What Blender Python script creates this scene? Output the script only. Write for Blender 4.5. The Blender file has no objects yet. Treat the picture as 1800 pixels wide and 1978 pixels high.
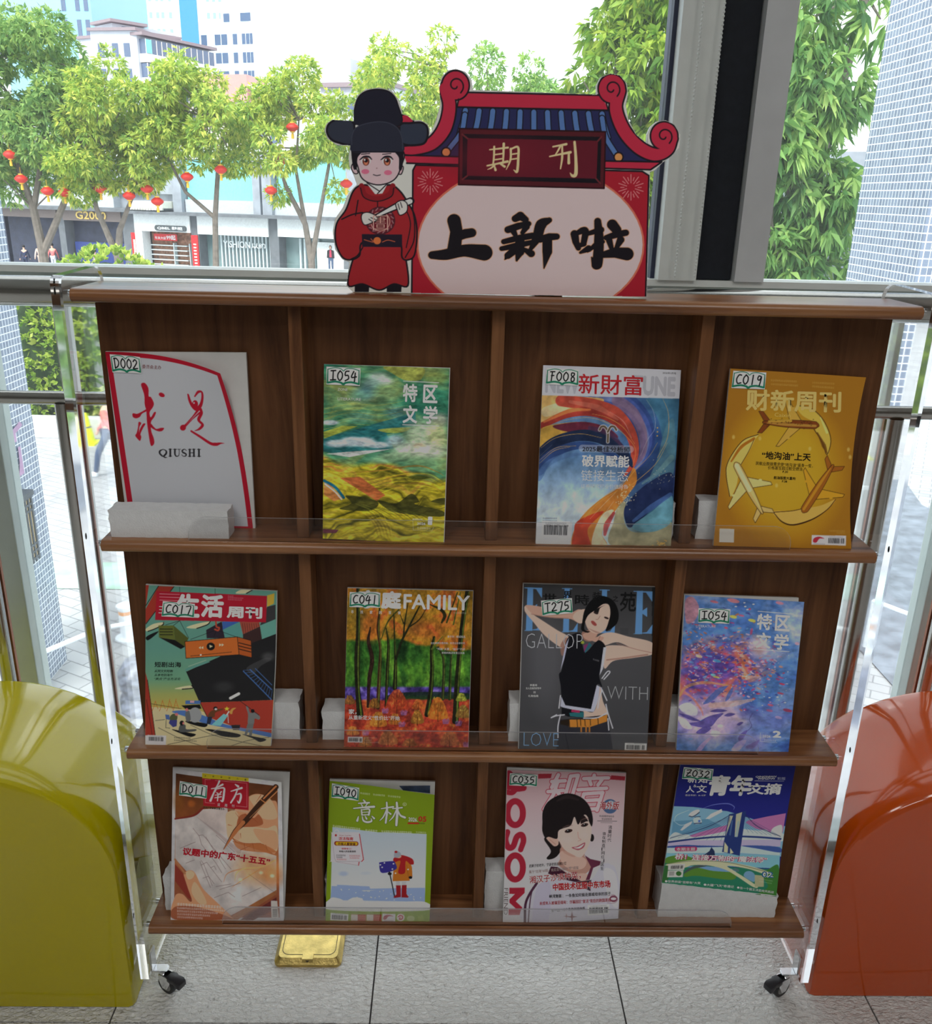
import bpy, bmesh, math, random
import numpy as np
from mathutils import Vector, Matrix
random.seed(7); np.random.seed(7)
S = bpy.context.scene
COL = S.collection
PI = math.pi

# ---------------------------------------------------------------- camera
cam_d = bpy.data.cameras.new('camera'); cam = bpy.data.objects.new('camera', cam_d); COL.objects.link(cam)
cam_d.sensor_fit = 'HORIZONTAL'; cam_d.sensor_width = 36.0; cam_d.lens = 36.0 * 1715.86 / 1800.0
cam_d.clip_start = 0.02; cam_d.clip_end = 900
_p, _y, _r = math.radians(19.6269), math.radians(1.2975), math.radians(1.3983)
_f = Vector((math.sin(_y) * math.cos(_p), math.cos(_y) * math.cos(_p), -math.sin(_p)))
_rt = Vector((math.cos(_y), -math.sin(_y), 0)); _up = _rt.cross(_f)
_R = _rt * math.cos(_r) + _up * math.sin(_r); _U = -_rt * math.sin(_r) + _up * math.cos(_r)
cam.matrix_world = Matrix(((_R.x, _U.x, -_f.x, -0.0709), (_R.y, _U.y, -_f.y, 0.0), (_R.z, _U.z, -_f.z, 1.4344), (0, 0, 0, 1)))
S.camera = cam

# ---------------------------------------------------------------- light and exposure
S.view_settings.view_transform = 'Standard'; S.view_settings.look = 'None'
S.view_settings.exposure = 0.0; S.view_settings.gamma = 1.0; S.view_settings.use_curve_mapping = False
W = bpy.data.worlds.new('overcast_sky'); S.world = W; W.use_nodes = True
_bg = W.node_tree.nodes['Background']; _bg.inputs[0].default_value = (0.90, 0.96, 1.0, 1); _bg.inputs[1].default_value = 2.35
_s = bpy.data.lights.new('hazy_sun', 'SUN'); _s.energy = 4.5; _s.angle = math.radians(25); _s.color = (1.0, 0.96, 0.88)
sun = bpy.data.objects.new('hazy_sun', _s); COL.objects.link(sun)
sun.rotation_euler = (math.radians(38), 0, math.radians(-25))
def area(name, loc, sx, sy, watts, col=(1, 0.97, 0.93), rot=(0, 0, 0)):
    d = bpy.data.lights.new(name, 'AREA'); d.shape = 'RECTANGLE'; d.size = sx; d.size_y = sy; d.energy = watts; d.color = col
    o = bpy.data.objects.new(name, d); COL.objects.link(o); o.location = loc; o.rotation_euler = rot
    return o
area('ceiling_fill_light', (-0.9, -0.5, 2.84), 0.6, 1.2, 15)  # unseen area lights, added to fill the interior
area('ceiling_fill_light', (0.9, -0.5, 2.84), 0.6, 1.2, 15)
area('ceiling_fill_light', (0.0, -2.0, 2.84), 1.2, 0.6, 15)
S.cycles.max_bounces = 10; S.cycles.transparent_max_bounces = 24; S.cycles.sample_clamp_indirect = 6.0

# ---------------------------------------------------------------- helpers
def lin(c):
    c = np.asarray(c, float) / 255.0
    return np.where(c <= 0.04045, c / 12.92, ((c + 0.055) / 1.055) ** 2.4)
def rgb(r, g, b): return tuple(float(x) for x in lin((r, g, b)))

def tag(o, label, cat, group=None):
    o['label'] = label; o['category'] = cat
    if group: o['group'] = group
    return o
def thing(name, label, cat, loc=(0, 0, 0), group=None):
    o = bpy.data.objects.new(name, None); COL.objects.link(o); o.location = loc; o.empty_display_size = 0.05
    return tag(o, label, cat, group)

class MB:
    """collects polygons for ONE mesh"""
    def __init__(s): s.v = []; s.f = []; s.m = []
    def add(s, vs, fs, m=0):
        b = len(s.v); s.v += [tuple(v) for v in vs]; s.f += [[b + i for i in f] for f in fs]; s.m += [m] * len(fs); return s
    def box(s, x0, x1, y0, y1, z0, z1, m=0):
        v = [(x, y, z) for z in (z0, z1) for y in (y0, y1) for x in (x0, x1)]
        return s.add(v, [(0, 2, 3, 1), (4, 5, 7, 6), (0, 1, 5, 4), (2, 6, 7, 3), (0, 4, 6, 2), (1, 3, 7, 5)], m)
    def tube(s, pts, r, n=12, m=0, cap=True):
        pts = [Vector(p) for p in pts]; k = len(pts); rs = r if isinstance(r, (list, tuple)) else [r] * k
        rings = []; a = None
        for i, p in enumerate(pts):
            d = (pts[min(i + 1, k - 1)] - pts[max(i - 1, 0)]).normalized()
            if a is None: a = d.orthogonal().normalized()
            a = (a - d * a.dot(d)).normalized(); b = d.cross(a)
            rings.append([p + (a * math.cos(2 * PI * j / n) + b * math.sin(2 * PI * j / n)) * rs[i] for j in range(n)])
        vs = [v for r_ in rings for v in r_]
        fs = [(i * n + j, i * n + (j + 1) % n, (i + 1) * n + (j + 1) % n, (i + 1) * n + j) for i in range(k - 1) for j in range(n)]
        if cap: fs += [tuple(range(n))[::-1], tuple((k - 1) * n + j for j in range(n))]
        return s.add(vs, fs, m)
    def lathe(s, prof, c, n=16, m=0, axis='z', cap=True):
        vs = []; k = len(prof)
        for r, h in prof:
            for j in range(n):
                a = 2 * PI * j / n; p = (r * math.cos(a), r * math.sin(a), h)
                if axis == 'x': p = (p[2], p[0], p[1])
                if axis == 'y': p = (p[1], p[2], p[0])
                vs.append((c[0] + p[0], c[1] + p[1], c[2] + p[2]))
        fs = [(i * n + j, i * n + (j + 1) % n, (i + 1) * n + (j + 1) % n, (i + 1) * n + j) for i in range(k - 1) for j in range(n)]
        if cap: fs += [tuple(range(n))[::-1], tuple((k - 1) * n + j for j in range(n))]
        return s.add(vs, fs, m)
    def prism(s, poly, d, f, m=0, mside=None):
        """poly: 2D outline (ccw), f(a,b,t)->3D for t in (0,d)"""
        n = len(poly); v = [f(a, b, 0) for a, b in poly] + [f(a, b, d) for a, b in poly]
        s.add(v, [tuple(range(n))[::-1], tuple(range(n, 2 * n))], m)
        b0 = len(s.v) - 2 * n
        for i in range(n):
            j = (i + 1) % n; s.f.append([b0 + i, b0 + j, b0 + n + j, b0 + n + i]); s.m.append(m if mside is None else mside)
        return s

def mesh_obj(name, me, parent=None):
    o = bpy.data.objects.new(name, me); COL.objects.link(o)
    if parent is not None:
        o.parent = parent; o.matrix_parent_inverse = Matrix.Translation(-Vector(parent.location))
    return o
def obj(name, mb, mats, parent=None, smooth=False, bevel=0, kind=None, fix=True):
    me = bpy.data.meshes.new(name); me.from_pydata(mb.v, [], mb.f)
    for m in (mats if isinstance(mats, (list, tuple)) else [mats]): me.materials.append(m)
    me.polygons.foreach_set('material_index', mb.m)
    if fix:
        b = bmesh.new(); b.from_mesh(me); bmesh.ops.recalc_face_normals(b, faces=b.faces)
        if bevel: bmesh.ops.bevel(b, geom=[e for e in b.edges if len(e.link_faces) == 2 and e.calc_face_angle(0) > 0.6], offset=bevel, segments=2, affect='EDGES', profile=0.6)
        b.to_mesh(me); b.free()
    if smooth:
        me.polygons.foreach_set('use_smooth', [True] * len(me.polygons))
        try: me.set_sharp_from_angle(angle=math.radians(40))
        except Exception: pass
    o = mesh_obj(name, me, parent)
    if kind: o['kind'] = kind
    return o
def copy_tree(o, parent=None):
    c = o.copy(); COL.objects.link(c); c.parent = parent
    for ch in list(o.children): copy_tree(ch, c)
    return c

# ---------------------------------------------------------------- materials
def newmat(name):
    m = bpy.data.materials.new(name); m.use_nodes = True; nt = m.node_tree
    return m, nt, nt.nodes['Principled BSDF'], nt.nodes['Material Output']
def N(nt, t, **k):
    n = nt.nodes.new(t)
    for a, b in k.items(): setattr(n, a, b)
    return n
def coords(nt, scale=(1, 1, 1), rot=(0, 0, 0)):
    tc = N(nt, 'ShaderNodeTexCoord'); mp = N(nt, 'ShaderNodeMapping')
    mp.inputs['Scale'].default_value = scale; mp.inputs['Rotation'].default_value = rot
    nt.links.new(tc.outputs['Object'], mp.inputs[0]); return mp.outputs[0]
def ramp(nt, fac, stops):
    r = N(nt, 'ShaderNodeValToRGB'); e = r.color_ramp.elements
    e[0].position, e[0].color = stops[0][0], (*stops[0][1], 1); e[1].position, e[1].color = stops[-1][0], (*stops[-1][1], 1)
    for p, c in stops[1:-1]:
        x = e.new(p); x.color = (*c, 1)
    nt.links.new(fac, r.inputs[0]); return r.outputs[0]
def noise(nt, vec, scale, detail=4, rough=0.55, dist=0):
    n = N(nt, 'ShaderNodeTexNoise'); n.inputs['Scale'].default_value = scale; n.inputs['Detail'].default_value = detail
    n.inputs['Roughness'].default_value = rough; n.inputs['Distortion'].default_value = dist
    nt.links.new(vec, n.inputs['Vector']); return n.outputs['Fac']
def bump(nt, p, h, strength, dist=0.01):
    b = N(nt, 'ShaderNodeBump'); b.inputs['Strength'].default_value = strength; b.inputs['Distance'].default_value = dist
    nt.links.new(h, b.inputs['Height']); nt.links.new(b.outputs[0], p.inputs['Normal'])
def mat(name, col, rough=0.5, metal=0.0, var=0.12, scale=12, bmp=0, spec=0.5, coat=0):
    m, nt, p, o = newmat(name)
    c = np.array(col); v = coords(nt); f = noise(nt, v, scale)
    nt.links.new(ramp(nt, f, [(0.3, tuple(c * (1 - var))), (0.7, tuple(np.minimum(c * (1 + var), 1)))]), p.inputs['Base Color'])
    p.inputs['Roughness'].default_value = rough; p.inputs['Metallic'].default_value = metal
    p.inputs['Specular IOR Level'].default_value = spec; p.inputs['Coat Weight'].default_value = coat
    if bmp: bump(nt, p, noise(nt, v, scale * 6, 6), bmp, 0.004)
    return m
def wood(name, axis, a, b, c, rough=0.42, spec=0.25):
    m, nt, p, o = newmat(name)
    sc = {'x': (0.6, 9, 9), 'z': (9, 9, 0.6)}[axis]
    v = coords(nt, sc); n1 = noise(nt, v, 3.2, 7, 0.62, 0.9)
    sc2 = {'x': (3, 120, 120), 'z': (120, 120, 3)}[axis]
    n2 = noise(nt, coords(nt, sc2), 1.0, 3)
    mx = N(nt, 'ShaderNodeMath', operation='MULTIPLY_ADD'); mx.inputs[1].default_value = 0.22
    nt.links.new(n2, mx.inputs[0]); nt.links.new(n1, mx.inputs[2])
    nt.links.new(ramp(nt, mx.outputs[0], [(0.42, a), (0.6, b), (0.78, c)]), p.inputs['Base Color'])
    p.inputs['Roughness'].default_value = rough; p.inputs['Specular IOR Level'].default_value = spec
    bump(nt, p, mx.outputs[0], 0.12, 0.003)
    return m
def clear(name, tint, refl=1.0, milk=0.0, rough=0.0):
    """window glass / acrylic sheet: see-through with a Fresnel reflection and a little milkiness"""
    m, nt, p, o = newmat(name); nt.nodes.remove(p)
    t = N(nt, 'ShaderNodeBsdfTransparent'); t.inputs[0].default_value = (*tint, 1)
    g = N(nt, 'ShaderNodeBsdfGlossy'); g.inputs['Roughness'].default_value = rough; g.inputs[0].default_value = (1, 1, 1, 1)
    fr = N(nt, 'ShaderNodeFresnel'); fr.inputs[0].default_value = 1.46
    ml = N(nt, 'ShaderNodeMath', operation='MULTIPLY'); ml.inputs[1].default_value = refl; nt.links.new(fr.outputs[0], ml.inputs[0])
    mx = N(nt, 'ShaderNodeMixShader'); nt.links.new(ml.outputs[0], mx.inputs[0]); nt.links.new(t.outputs[0], mx.inputs[1]); nt.links.new(g.outputs[0], mx.inputs[2])
    out = mx
    if milk:
        d = N(nt, 'ShaderNodeBsdfTranslucent'); d.inputs[0].default_value = (0.85, 0.85, 0.9, 1)
        d2 = N(nt, 'ShaderNodeBsdfDiffuse'); d2.inputs[0].default_value = (0.82, 0.82, 0.88, 1)
        ms = N(nt, 'ShaderNodeMixShader'); ms.inputs[0].default_value = 0.5; nt.links.new(d.outputs[0], ms.inputs[1]); nt.links.new(d2.outputs[0], ms.inputs[2])
        out = N(nt, 'ShaderNodeMixShader'); v = coords(nt, (1, 1, 1))
        r = N(nt, 'ShaderNodeMapRange'); nt.links.new(noise(nt, v, 9, 3), r.inputs[0]); r.inputs[3].default_value = milk * 0.6; r.inputs[4].default_value = milk * 1.4
        nt.links.new(r.outputs[0], out.inputs[0]); nt.links.new(mx.outputs[0], out.inputs[1]); nt.links.new(ms.outputs[0], out.inputs[2])
    nt.links.new(out.outputs[0], o.inputs[0]); return m
def solid_clear(name, tint, rough=0.0):
    m, nt, p, o = newmat(name)
    p.inputs['Base Color'].default_value = (*tint, 1); p.inputs['Transmission Weight'].default_value = 1.0; p.inputs['IOR'].default_value = 1.49
    v = coords(nt); r = N(nt, 'ShaderNodeMapRange'); nt.links.new(noise(nt, v, 25, 3), r.inputs[0]); r.inputs[3].default_value = rough; r.inputs[4].default_value = rough + 0.03
    nt.links.new(r.outputs[0], p.inputs['Roughness']); return m
def attr_mat(name, attr, rough=0.45, trans=0.0, spec=0.4):
    """colour printed on / grown in the surface, read from the mesh's colour attribute"""
    m, nt, p, o = newmat(name)
    a = N(nt, 'ShaderNodeAttribute'); a.attribute_name = attr
    nt.links.new(a.outputs['Color'], p.inputs['Base Color']); p.inputs['Roughness'].default_value = rough; p.inputs['Specular IOR Level'].default_value = spec
    if trans:
        t = N(nt, 'ShaderNodeBsdfTranslucent'); nt.links.new(a.outputs['Color'], t.inputs[0])
        mx = N(nt, 'ShaderNodeMixShader'); mx.inputs[0].default_value = trans
        nt.links.new(p.outputs[0], mx.inputs[1]); nt.links.new(t.outputs[0], mx.inputs[2]); nt.links.new(mx.outputs[0], o.inputs[0])
    return m

M = dict(
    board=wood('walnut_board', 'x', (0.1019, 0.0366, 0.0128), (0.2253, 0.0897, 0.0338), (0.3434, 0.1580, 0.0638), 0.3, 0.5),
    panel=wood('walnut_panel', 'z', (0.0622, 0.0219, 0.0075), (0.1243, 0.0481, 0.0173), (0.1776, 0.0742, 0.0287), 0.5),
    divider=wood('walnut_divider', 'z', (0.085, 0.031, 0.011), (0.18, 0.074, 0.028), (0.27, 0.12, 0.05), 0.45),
    acrylic=solid_clear('acrylic_sheet', (0.98, 0.98, 0.985)),
    acrylic_edge=solid_clear('acrylic_sawn_edge', (0.97, 0.96, 0.985), 0.04),
    lip=clear('acrylic_lip', (0.985, 0.985, 0.985), 0.32, 0.003),
    lip_edge=clear('acrylic_lip_edge', (0.6, 0.6, 0.62), 0.9, 0.45, 0.1),
    glass=clear('window_glass', (0.965, 0.975, 0.972), 0.5, 0.038),  # milkiness added as a veil of outdoor glare over the view
    chrome=mat('chrome', (0.72, 0.73, 0.75), 0.14, 1.0, 0.06),
    steel=mat('polished_steel', (0.50, 0.49, 0.46), 0.17, 1.0, 0.10, 5),
    rubber=mat('black_rubber', (0.018, 0.018, 0.02), 0.5),
    blackplastic=mat('black_plastic', (0.02, 0.02, 0.024), 0.32),
    white_alu=mat('white_aluminium', (0.66, 0.69, 0.67), 0.42, 0, 0.05),
    grey_alu=mat('grey_aluminium', (0.56, 0.575, 0.59), 0.42, 0, 0.05),
    green_alu=mat('pale_green_aluminium', (0.48, 0.55, 0.53), 0.35, 0.2, 0.05),
    black_fabric=mat('black_fabric', (0.008, 0.011, 0.017), 0.85, 0, 0.2, 60, 0.1),
    paper=mat('white_paper', (0.66, 0.655, 0.64), 0.6, 0, 0.05, 30),
    foam=mat('white_packing_foam', (0.76, 0.77, 0.78), 0.7, 0, 0.04, 90, 0.35),
    wall=mat('painted_wall', (0.34, 0.33, 0.31), 0.8, 0, 0.04),
    ceil=mat('ceiling_tile', (0.5, 0.49, 0.48), 0.85, 0, 0.04),
    yellow=mat('glossy_yellow_green_plastic', rgb(186, 172, 0), 0.13, 0, 0.03, 3, 0, 0.5, 0.4),
    orange=mat('glossy_orange_plastic', rgb(192, 74, 4), 0.13, 0, 0.03, 3, 0, 0.5, 0.7),
)
# ================================================================ the room
def floor_mat():
    m, nt, p, o = newmat('grey_stone_tile')
    v = coords(nt); c = None
    n1 = noise(nt, v, 2.2, 5); n2 = noise(nt, v, 60, 8, 0.7); n3 = noise(nt, coords(nt, (1, 1.7, 1)), 85, 4, 0.55, 0.6)
    base = ramp(nt, n1, [(0.3, (0.68, 0.67, 0.65)), (0.7, (0.82, 0.815, 0.80))])
    spk = ramp(nt, n2, [(0.30, (0.30, 0.28, 0.26)), (0.42, (1, 1, 1))])
    mu = N(nt, 'ShaderNodeMix', data_type='RGBA', blend_type='MULTIPLY'); mu.inputs[0].default_value = 0.75
    nt.links.new(base, mu.inputs[6]); nt.links.new(spk, mu.inputs[7]); nt.links.new(mu.outputs[2], p.inputs['Base Color'])
    p.inputs['Roughness'].default_value = 0.48
    bump(nt, p, n3, 1.0, 0.012)
    return m
M['floor'] = floor_mat()
M['grout'] = mat('dark_grout', (0.05, 0.045, 0.045), 0.9)
RX = 3.2
fl = MB(); xs = [-0.197 + 0.473 * k for k in range(-7, 8)]; ys = [1.2205 + 0.60 * k for k in range(-9, 2)] + [1.86]
g = 0.0016
for i in range(len(xs) - 1):
    for j in range(len(ys) - 1):
        fl.box(xs[i] + g, xs[i + 1] - g, ys[j] + g, ys[j + 1] - g, -0.012, 0.0, 0)
fl.box(xs[0], xs[-1], ys[0], ys[-1], -0.2, -0.0035, 1)
obj('floor', fl, [M['floor'], M['grout']], kind='structure')
YB = -4.1
obj('ceiling', MB().box(-RX, RX, YB, 1.9, 2.9, 3.05), M['ceil'], kind='structure')
obj('wall_left', MB().box(-RX - 0.1, -RX, YB, 1.9, 0, 2.9), M['wall'], kind='structure')
obj('wall_right', MB().box(RX, RX + 0.1, YB, 1.9, 0, 2.9), M['wall'], kind='structure')
obj('wall_back', MB().box(-RX, RX, YB - 0.1, YB, 0, 2.9), M['wall'], kind='structure')
# window wall: aluminium frame, transom, mullions, panes
WY = 1.80
tr = MB()
tr.box(-RX, RX, WY - 0.03, WY + 0.03, 1.266, 1.278, 1); tr.box(-RX, RX, WY - 0.045, WY + 0.03, 1.278, 1.290, 0)
obj('trim_1', tr, [M['white_alu'], M['green_alu']], kind='structure')       # transom
for k, (x0, x1, mk, d) in enumerate([(-1.03, -0.985, 'green_alu', 0.03), (-0.85, -0.838, 'white_alu', 0.02), (0.833, 0.845, 'white_alu', 0.02), (0.99, 1.035, 'green_alu', 0.03)]):
    obj('trim_%d' % (k + 2), MB().box(x0, x1, WY - d, WY + d, 0.02, 1.266), M[mk], kind='structure', bevel=0.003)
obj('trim_6', MB().box(0.325, 0.398, WY - 0.055, WY + 0.03, 1.290, 2.9, 0).box(0.317, 0.325, WY - 0.02, WY + 0.03, 1.290, 2.9, 1), [M['white_alu'], mat('dark_blue_gasket', (0.02, 0.025, 0.06), 0.5)], kind='structure')
obj('trim_7', MB().box(0.472, 0.528, WY - 0.055, WY + 0.03, 1.290, 2.9), M['grey_alu'], kind='structure')
obj('trim_8', MB().box(-RX, RX, WY - 0.04, WY + 0.04, 0.0, 0.03), M['green_alu'], kind='structure')
obj('trim_9', MB().box(-RX, RX, WY - 0.04, WY + 0.04, 2.85, 2.9), M['white_alu'], kind='structure')
bl = MB().box(0.400, 0.470, WY - 0.035, WY - 0.005, 1.291, 2.85)
tag(obj('window_blind', bl, M['black_fabric'], bevel=0.002), 'black fabric strip hanging between the white and the grey window posts', 'blind')
for k, (x0, x1, z0, z1) in enumerate([(-RX, 0.317, 1.29, 2.85), (0.528, RX, 1.29, 2.85), (-RX, -1.03, 0.03, 1.266), (-0.985, -0.85, 0.03, 1.266), (-0.838, 0.833, 0.03, 1.266), (0.845, 0.99, 0.03, 1.266), (1.035, RX, 0.03, 1.266)]):
    obj('window_%d' % (k + 1), MB().box(x0, x1, WY - 0.003, WY + 0.003, z0, z1), M['glass'], kind='structure')
# bead chains of the blind
def chain(x0, x1, y, label):
    mb = MB(); z = 1.30; k = 0; zt = 2.84
    mb.tube([(x1, y, z - 0.004), (x0, y, zt)], 0.0006, 5)
    while z < zt:
        t = (z - 1.30) / (zt - 1.30); x = x1 + (x0 - x1) * t
        mb.lathe([(0.0006, -0.0024), (0.0019, -0.0013), (0.0023, 0), (0.0019, 0.0013), (0.0006, 0.0024)], (x, y, z), 7); z += 0.0066
    tag(obj('bead_chain', mb, M['white_alu'], smooth=True), label, 'chain')
chain(0.362, 0.352, WY - 0.075, 'white bead chain hanging down the middle of the white window post')
chain(0.396, 0.390, WY - 0.075, 'white bead chain hanging where the white post meets the black strip')

# steel guard rail in front of the window
gr = thing('guard_rail', 'polished steel guard rail running along the window behind the magazine rack', 'railing', (0, 1.6, 0))
obj('top_rail', MB().tube([(-RX, 1.6, 1.255), (RX, 1.6, 1.268)], 0.026, 24), M['steel'], gr, smooth=True)
obj('lower_rail', MB().tube([(-RX, 1.6, 1.066), (RX, 1.6, 1.078)], 0.0125, 18), M['steel'], gr, smooth=True)
M['post_reflection'] = mat('orange_brown_reflection', (0.32, 0.13, 0.08), 0.3, 0.8)
for x in (-1.63, -0.955, -0.773, 0.768, 0.925, 1.6):
    p = obj('rail_post', MB().tube([(x, 1.6, 0.0), (x, 1.6, 1.062)], 0.015, 20), M['steel'], gr, smooth=True)
    obj('base_flange', MB().lathe([(0.04, 0.0), (0.04, 0.006), (0.02, 0.012)], (x, 1.6, 0), 20), M['steel'], p)
    obj('reflection_strip', MB().box(x + (0.013 if x < 0 else -0.017), x + (0.017 if x < 0 else -0.013), 1.605, 1.612, 0.02, 1.06), M['post_reflection'], p)  # strip coloured to imitate the orange-brown reflection along each post

# brass floor socket
M['brass'] = mat('scratched_brass', (0.62, 0.47, 0.16), 0.34, 0.85, 0.3, 40, 0.2)
sk = thing('floor_socket', 'scratched brass floor socket cover on the stone tiles below the rack', 'socket', (-0.33, 1.40, 0))
def rrect(x0, x1, y0, y1, r, n=5):
    out = []
    for cx, cy, a0 in ((x1 - r, y1 - r, 0), (x0 + r, y1 - r, 90), (x0 + r, y0 + r, 180), (x1 - r, y0 + r, 270)):
        for k in range(n + 1):
            a = math.radians(a0 + 90 * k / n); out.append((cx + r * math.cos(a), cy + r * math.sin(a)))
    return out
pl = MB(); a = rrect(-0.396, -0.264, 1.346, 1.478, 0.012); b = rrect(-0.388, -0.272, 1.354, 1.470, 0.010); n = len(a)
pl.add([(x, y, 0.0) for x, y in a] + [(x, y, 0.006) for x, y in a] + [(x, y, 0.016) for x, y in b],
       [(i, (i + 1) % n, n + (i + 1) % n, n + i) for i in range(n)] + [(n + i, n + (i + 1) % n, 2 * n + (i + 1) % n, 2 * n + i) for i in range(n)] + [tuple(range(2 * n, 3 * n))])
obj('cover_plate', pl, M['brass'], sk)
ln = MB()
o1 = rrect(-0.383, -0.277, 1.361, 1.465, 0.014); o2 = rrect(-0.3818, -0.2782, 1.3622, 1.4638, 0.013)
ln.add([(x, y, 0.0163) for x, y in o1] + [(x, y, 0.0163) for x, y in o2], [(i, (i + 1) % n, n + (i + 1) % n, n + i) for i in range(n)])
obj('engraved_line', ln, mat('dark_engraving', (0.06, 0.05, 0.03), 0.6), sk)
tb = MB().box(-0.341, -0.319, 1.3485, 1.365, 0.006, 0.0175)
obj('latch_tab', tb, M['brass'], sk, bevel=0.001)
obj('latch_arrow', MB().add([(-0.334, 1.3480, 0.0145), (-0.326, 1.3480, 0.0145), (-0.33, 1.3480, 0.0095)], [(0, 1, 2)]), bpy.data.materials['dark_engraving'], sk)

# ================================================================ arch-shaped stools
def stool(name, label, mt, front, back, y0, y1):
    t = thing(name, label, 'stool', (front[0], (y0 + y1) / 2, 0))
    def ring(c, w, h, k, y):
        pts = [(c - w, y, 0.002)] + [(c - w, y, (h - k) * q) for q in (0.35, 0.7)]
        for i in range(33):
            a = PI - PI * i / 32; pts.append((c + w * math.cos(a), y, h - k + k * math.sin(a)))
        return pts + [(c + w, y, (h - k) * q) for q in (0.7, 0.35)] + [(c + w, y, 0.002)]
    rows = []; R = 0.012
    def mixr(t_): return [a * (1 - t_) + b * t_ for a, b in zip(front, back)]
    L = y1 - y0
    for dy, ins in ((0, R), (R * 0.3, R * 0.3), (R, 0)):
        c, w, h, k = mixr(dy / L); rows.append(ring(c, w - ins, h - ins, k, y0 + dy))
    for q in (0.25, 0.5, 0.75):
        c, w, h, k = mixr(q); rows.append(ring(c, w, h, k, y0 + L * q))
    for dy, ins in ((-R, 0), (-R * 0.3, R * 0.3), (0, R)):
        c, w, h, k = mixr(1 + dy / L); rows.append(ring(c, w - ins, h - ins, k, y1 + dy))
    n = len(rows[0]); v = [p for r in rows for p in r]
    f = [(i * n + j, i * n + (j + 1) % n, (i + 1) * n + (j + 1) % n, (i + 1) * n + j) for i in range(len(rows) - 1) for j in range(n)]
    f += [tuple(range(n)), tuple(range((len(rows) - 1) * n, len(rows) * n))[::-1]]
    obj('body', MB().add(v, f), mt, t, smooth=True)
    return t
ys_ = stool('arch_stool', 'glossy yellow-green arch-shaped plastic stool left of the magazine rack', M['yellow'], (-0.87, 0.235, 0.505, 0.22), (-0.92, 0.27, 0.53, 0.21), 1.252, 1.53)
os_ = stool('arch_stool', 'glossy orange arch-shaped plastic stool right of the magazine rack', M['orange'], (0.87, 0.232, 0.475, 0.22), (0.92, 0.26, 0.535, 0.20), 1.285, 1.53)
tp = MB().add([(-0.6330, 1.290, 0.262), (-0.6345, 1.325, 0.280), (-0.6375, 1.400, 0.222), (-0.6360, 1.365, 0.205)], [(0, 1, 2, 3)])
obj('tape_patch', tp, mat('pale_yellow_tape', rgb(226, 226, 150), 0.5), ys_)

# ================================================================ the magazine rack
rack = thing('magazine_rack', 'walnut display rack between clear acrylic side panels on casters in front of the window', 'rack', (0, 1.33, 0))
def board(name, y0, y1, z1):
    r = 0.006; zz = z1 - 0.019; prof = [(y1, zz), (y1, z1)]
    for k in range(7):
        a = math.radians(90 + 15 * k); prof.append((y0 + 0.0095 + 0.0095 * math.cos(a), z1 - 0.0095 + 0.0095 * math.sin(a)))
    for k in range(1, 7):
        a = math.radians(180 + 15 * k); prof.append((y0 + 0.0095 + 0.0095 * math.cos(a), z1 - 0.0095 + 0.0095 * math.sin(a)))
    mb = MB(); mb.prism(prof, 1.2, lambda a, b, t: (-0.6 + t, a, b))
    return obj(name, mb, M['board'], rack, smooth=True)
board('top_board', 1.270, 1.382, 1.300)
SZ = [0.9235, 0.547, 0.171]
for z in SZ: board('shelf_board', 1.270, 1.370, z)
for (z0, z1) in ((0.9235, 1.281), (0.547, 0.9045), (0.171, 0.528)):
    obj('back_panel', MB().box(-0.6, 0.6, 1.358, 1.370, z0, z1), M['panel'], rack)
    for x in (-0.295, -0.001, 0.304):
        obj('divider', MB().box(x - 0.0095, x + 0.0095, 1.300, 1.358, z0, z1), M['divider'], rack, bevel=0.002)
# front lips
for z in SZ:
    out = [(-0.468, z)]
    for k in range(9):
        a = math.radians(180 - 90 * k / 8); out.append((-0.468 + 0.030 + 0.030 * math.cos(a), z + 0.0085 + 0.030 * math.sin(a)))
    for k in range(9):
        a = math.radians(90 - 90 * k / 8); out.append((0.466 - 0.030 + 0.030 * math.cos(a), z + 0.0085 + 0.030 * math.sin(a)))
    out.append((0.466, z)); out = out[::-1]
    obj('acrylic_lip', MB().prism(out, 0.0028, lambda a, b, t: (a, 1.2805 + t, b), 0, 1), [M['lip'], M['lip_edge']], rack)
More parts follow.
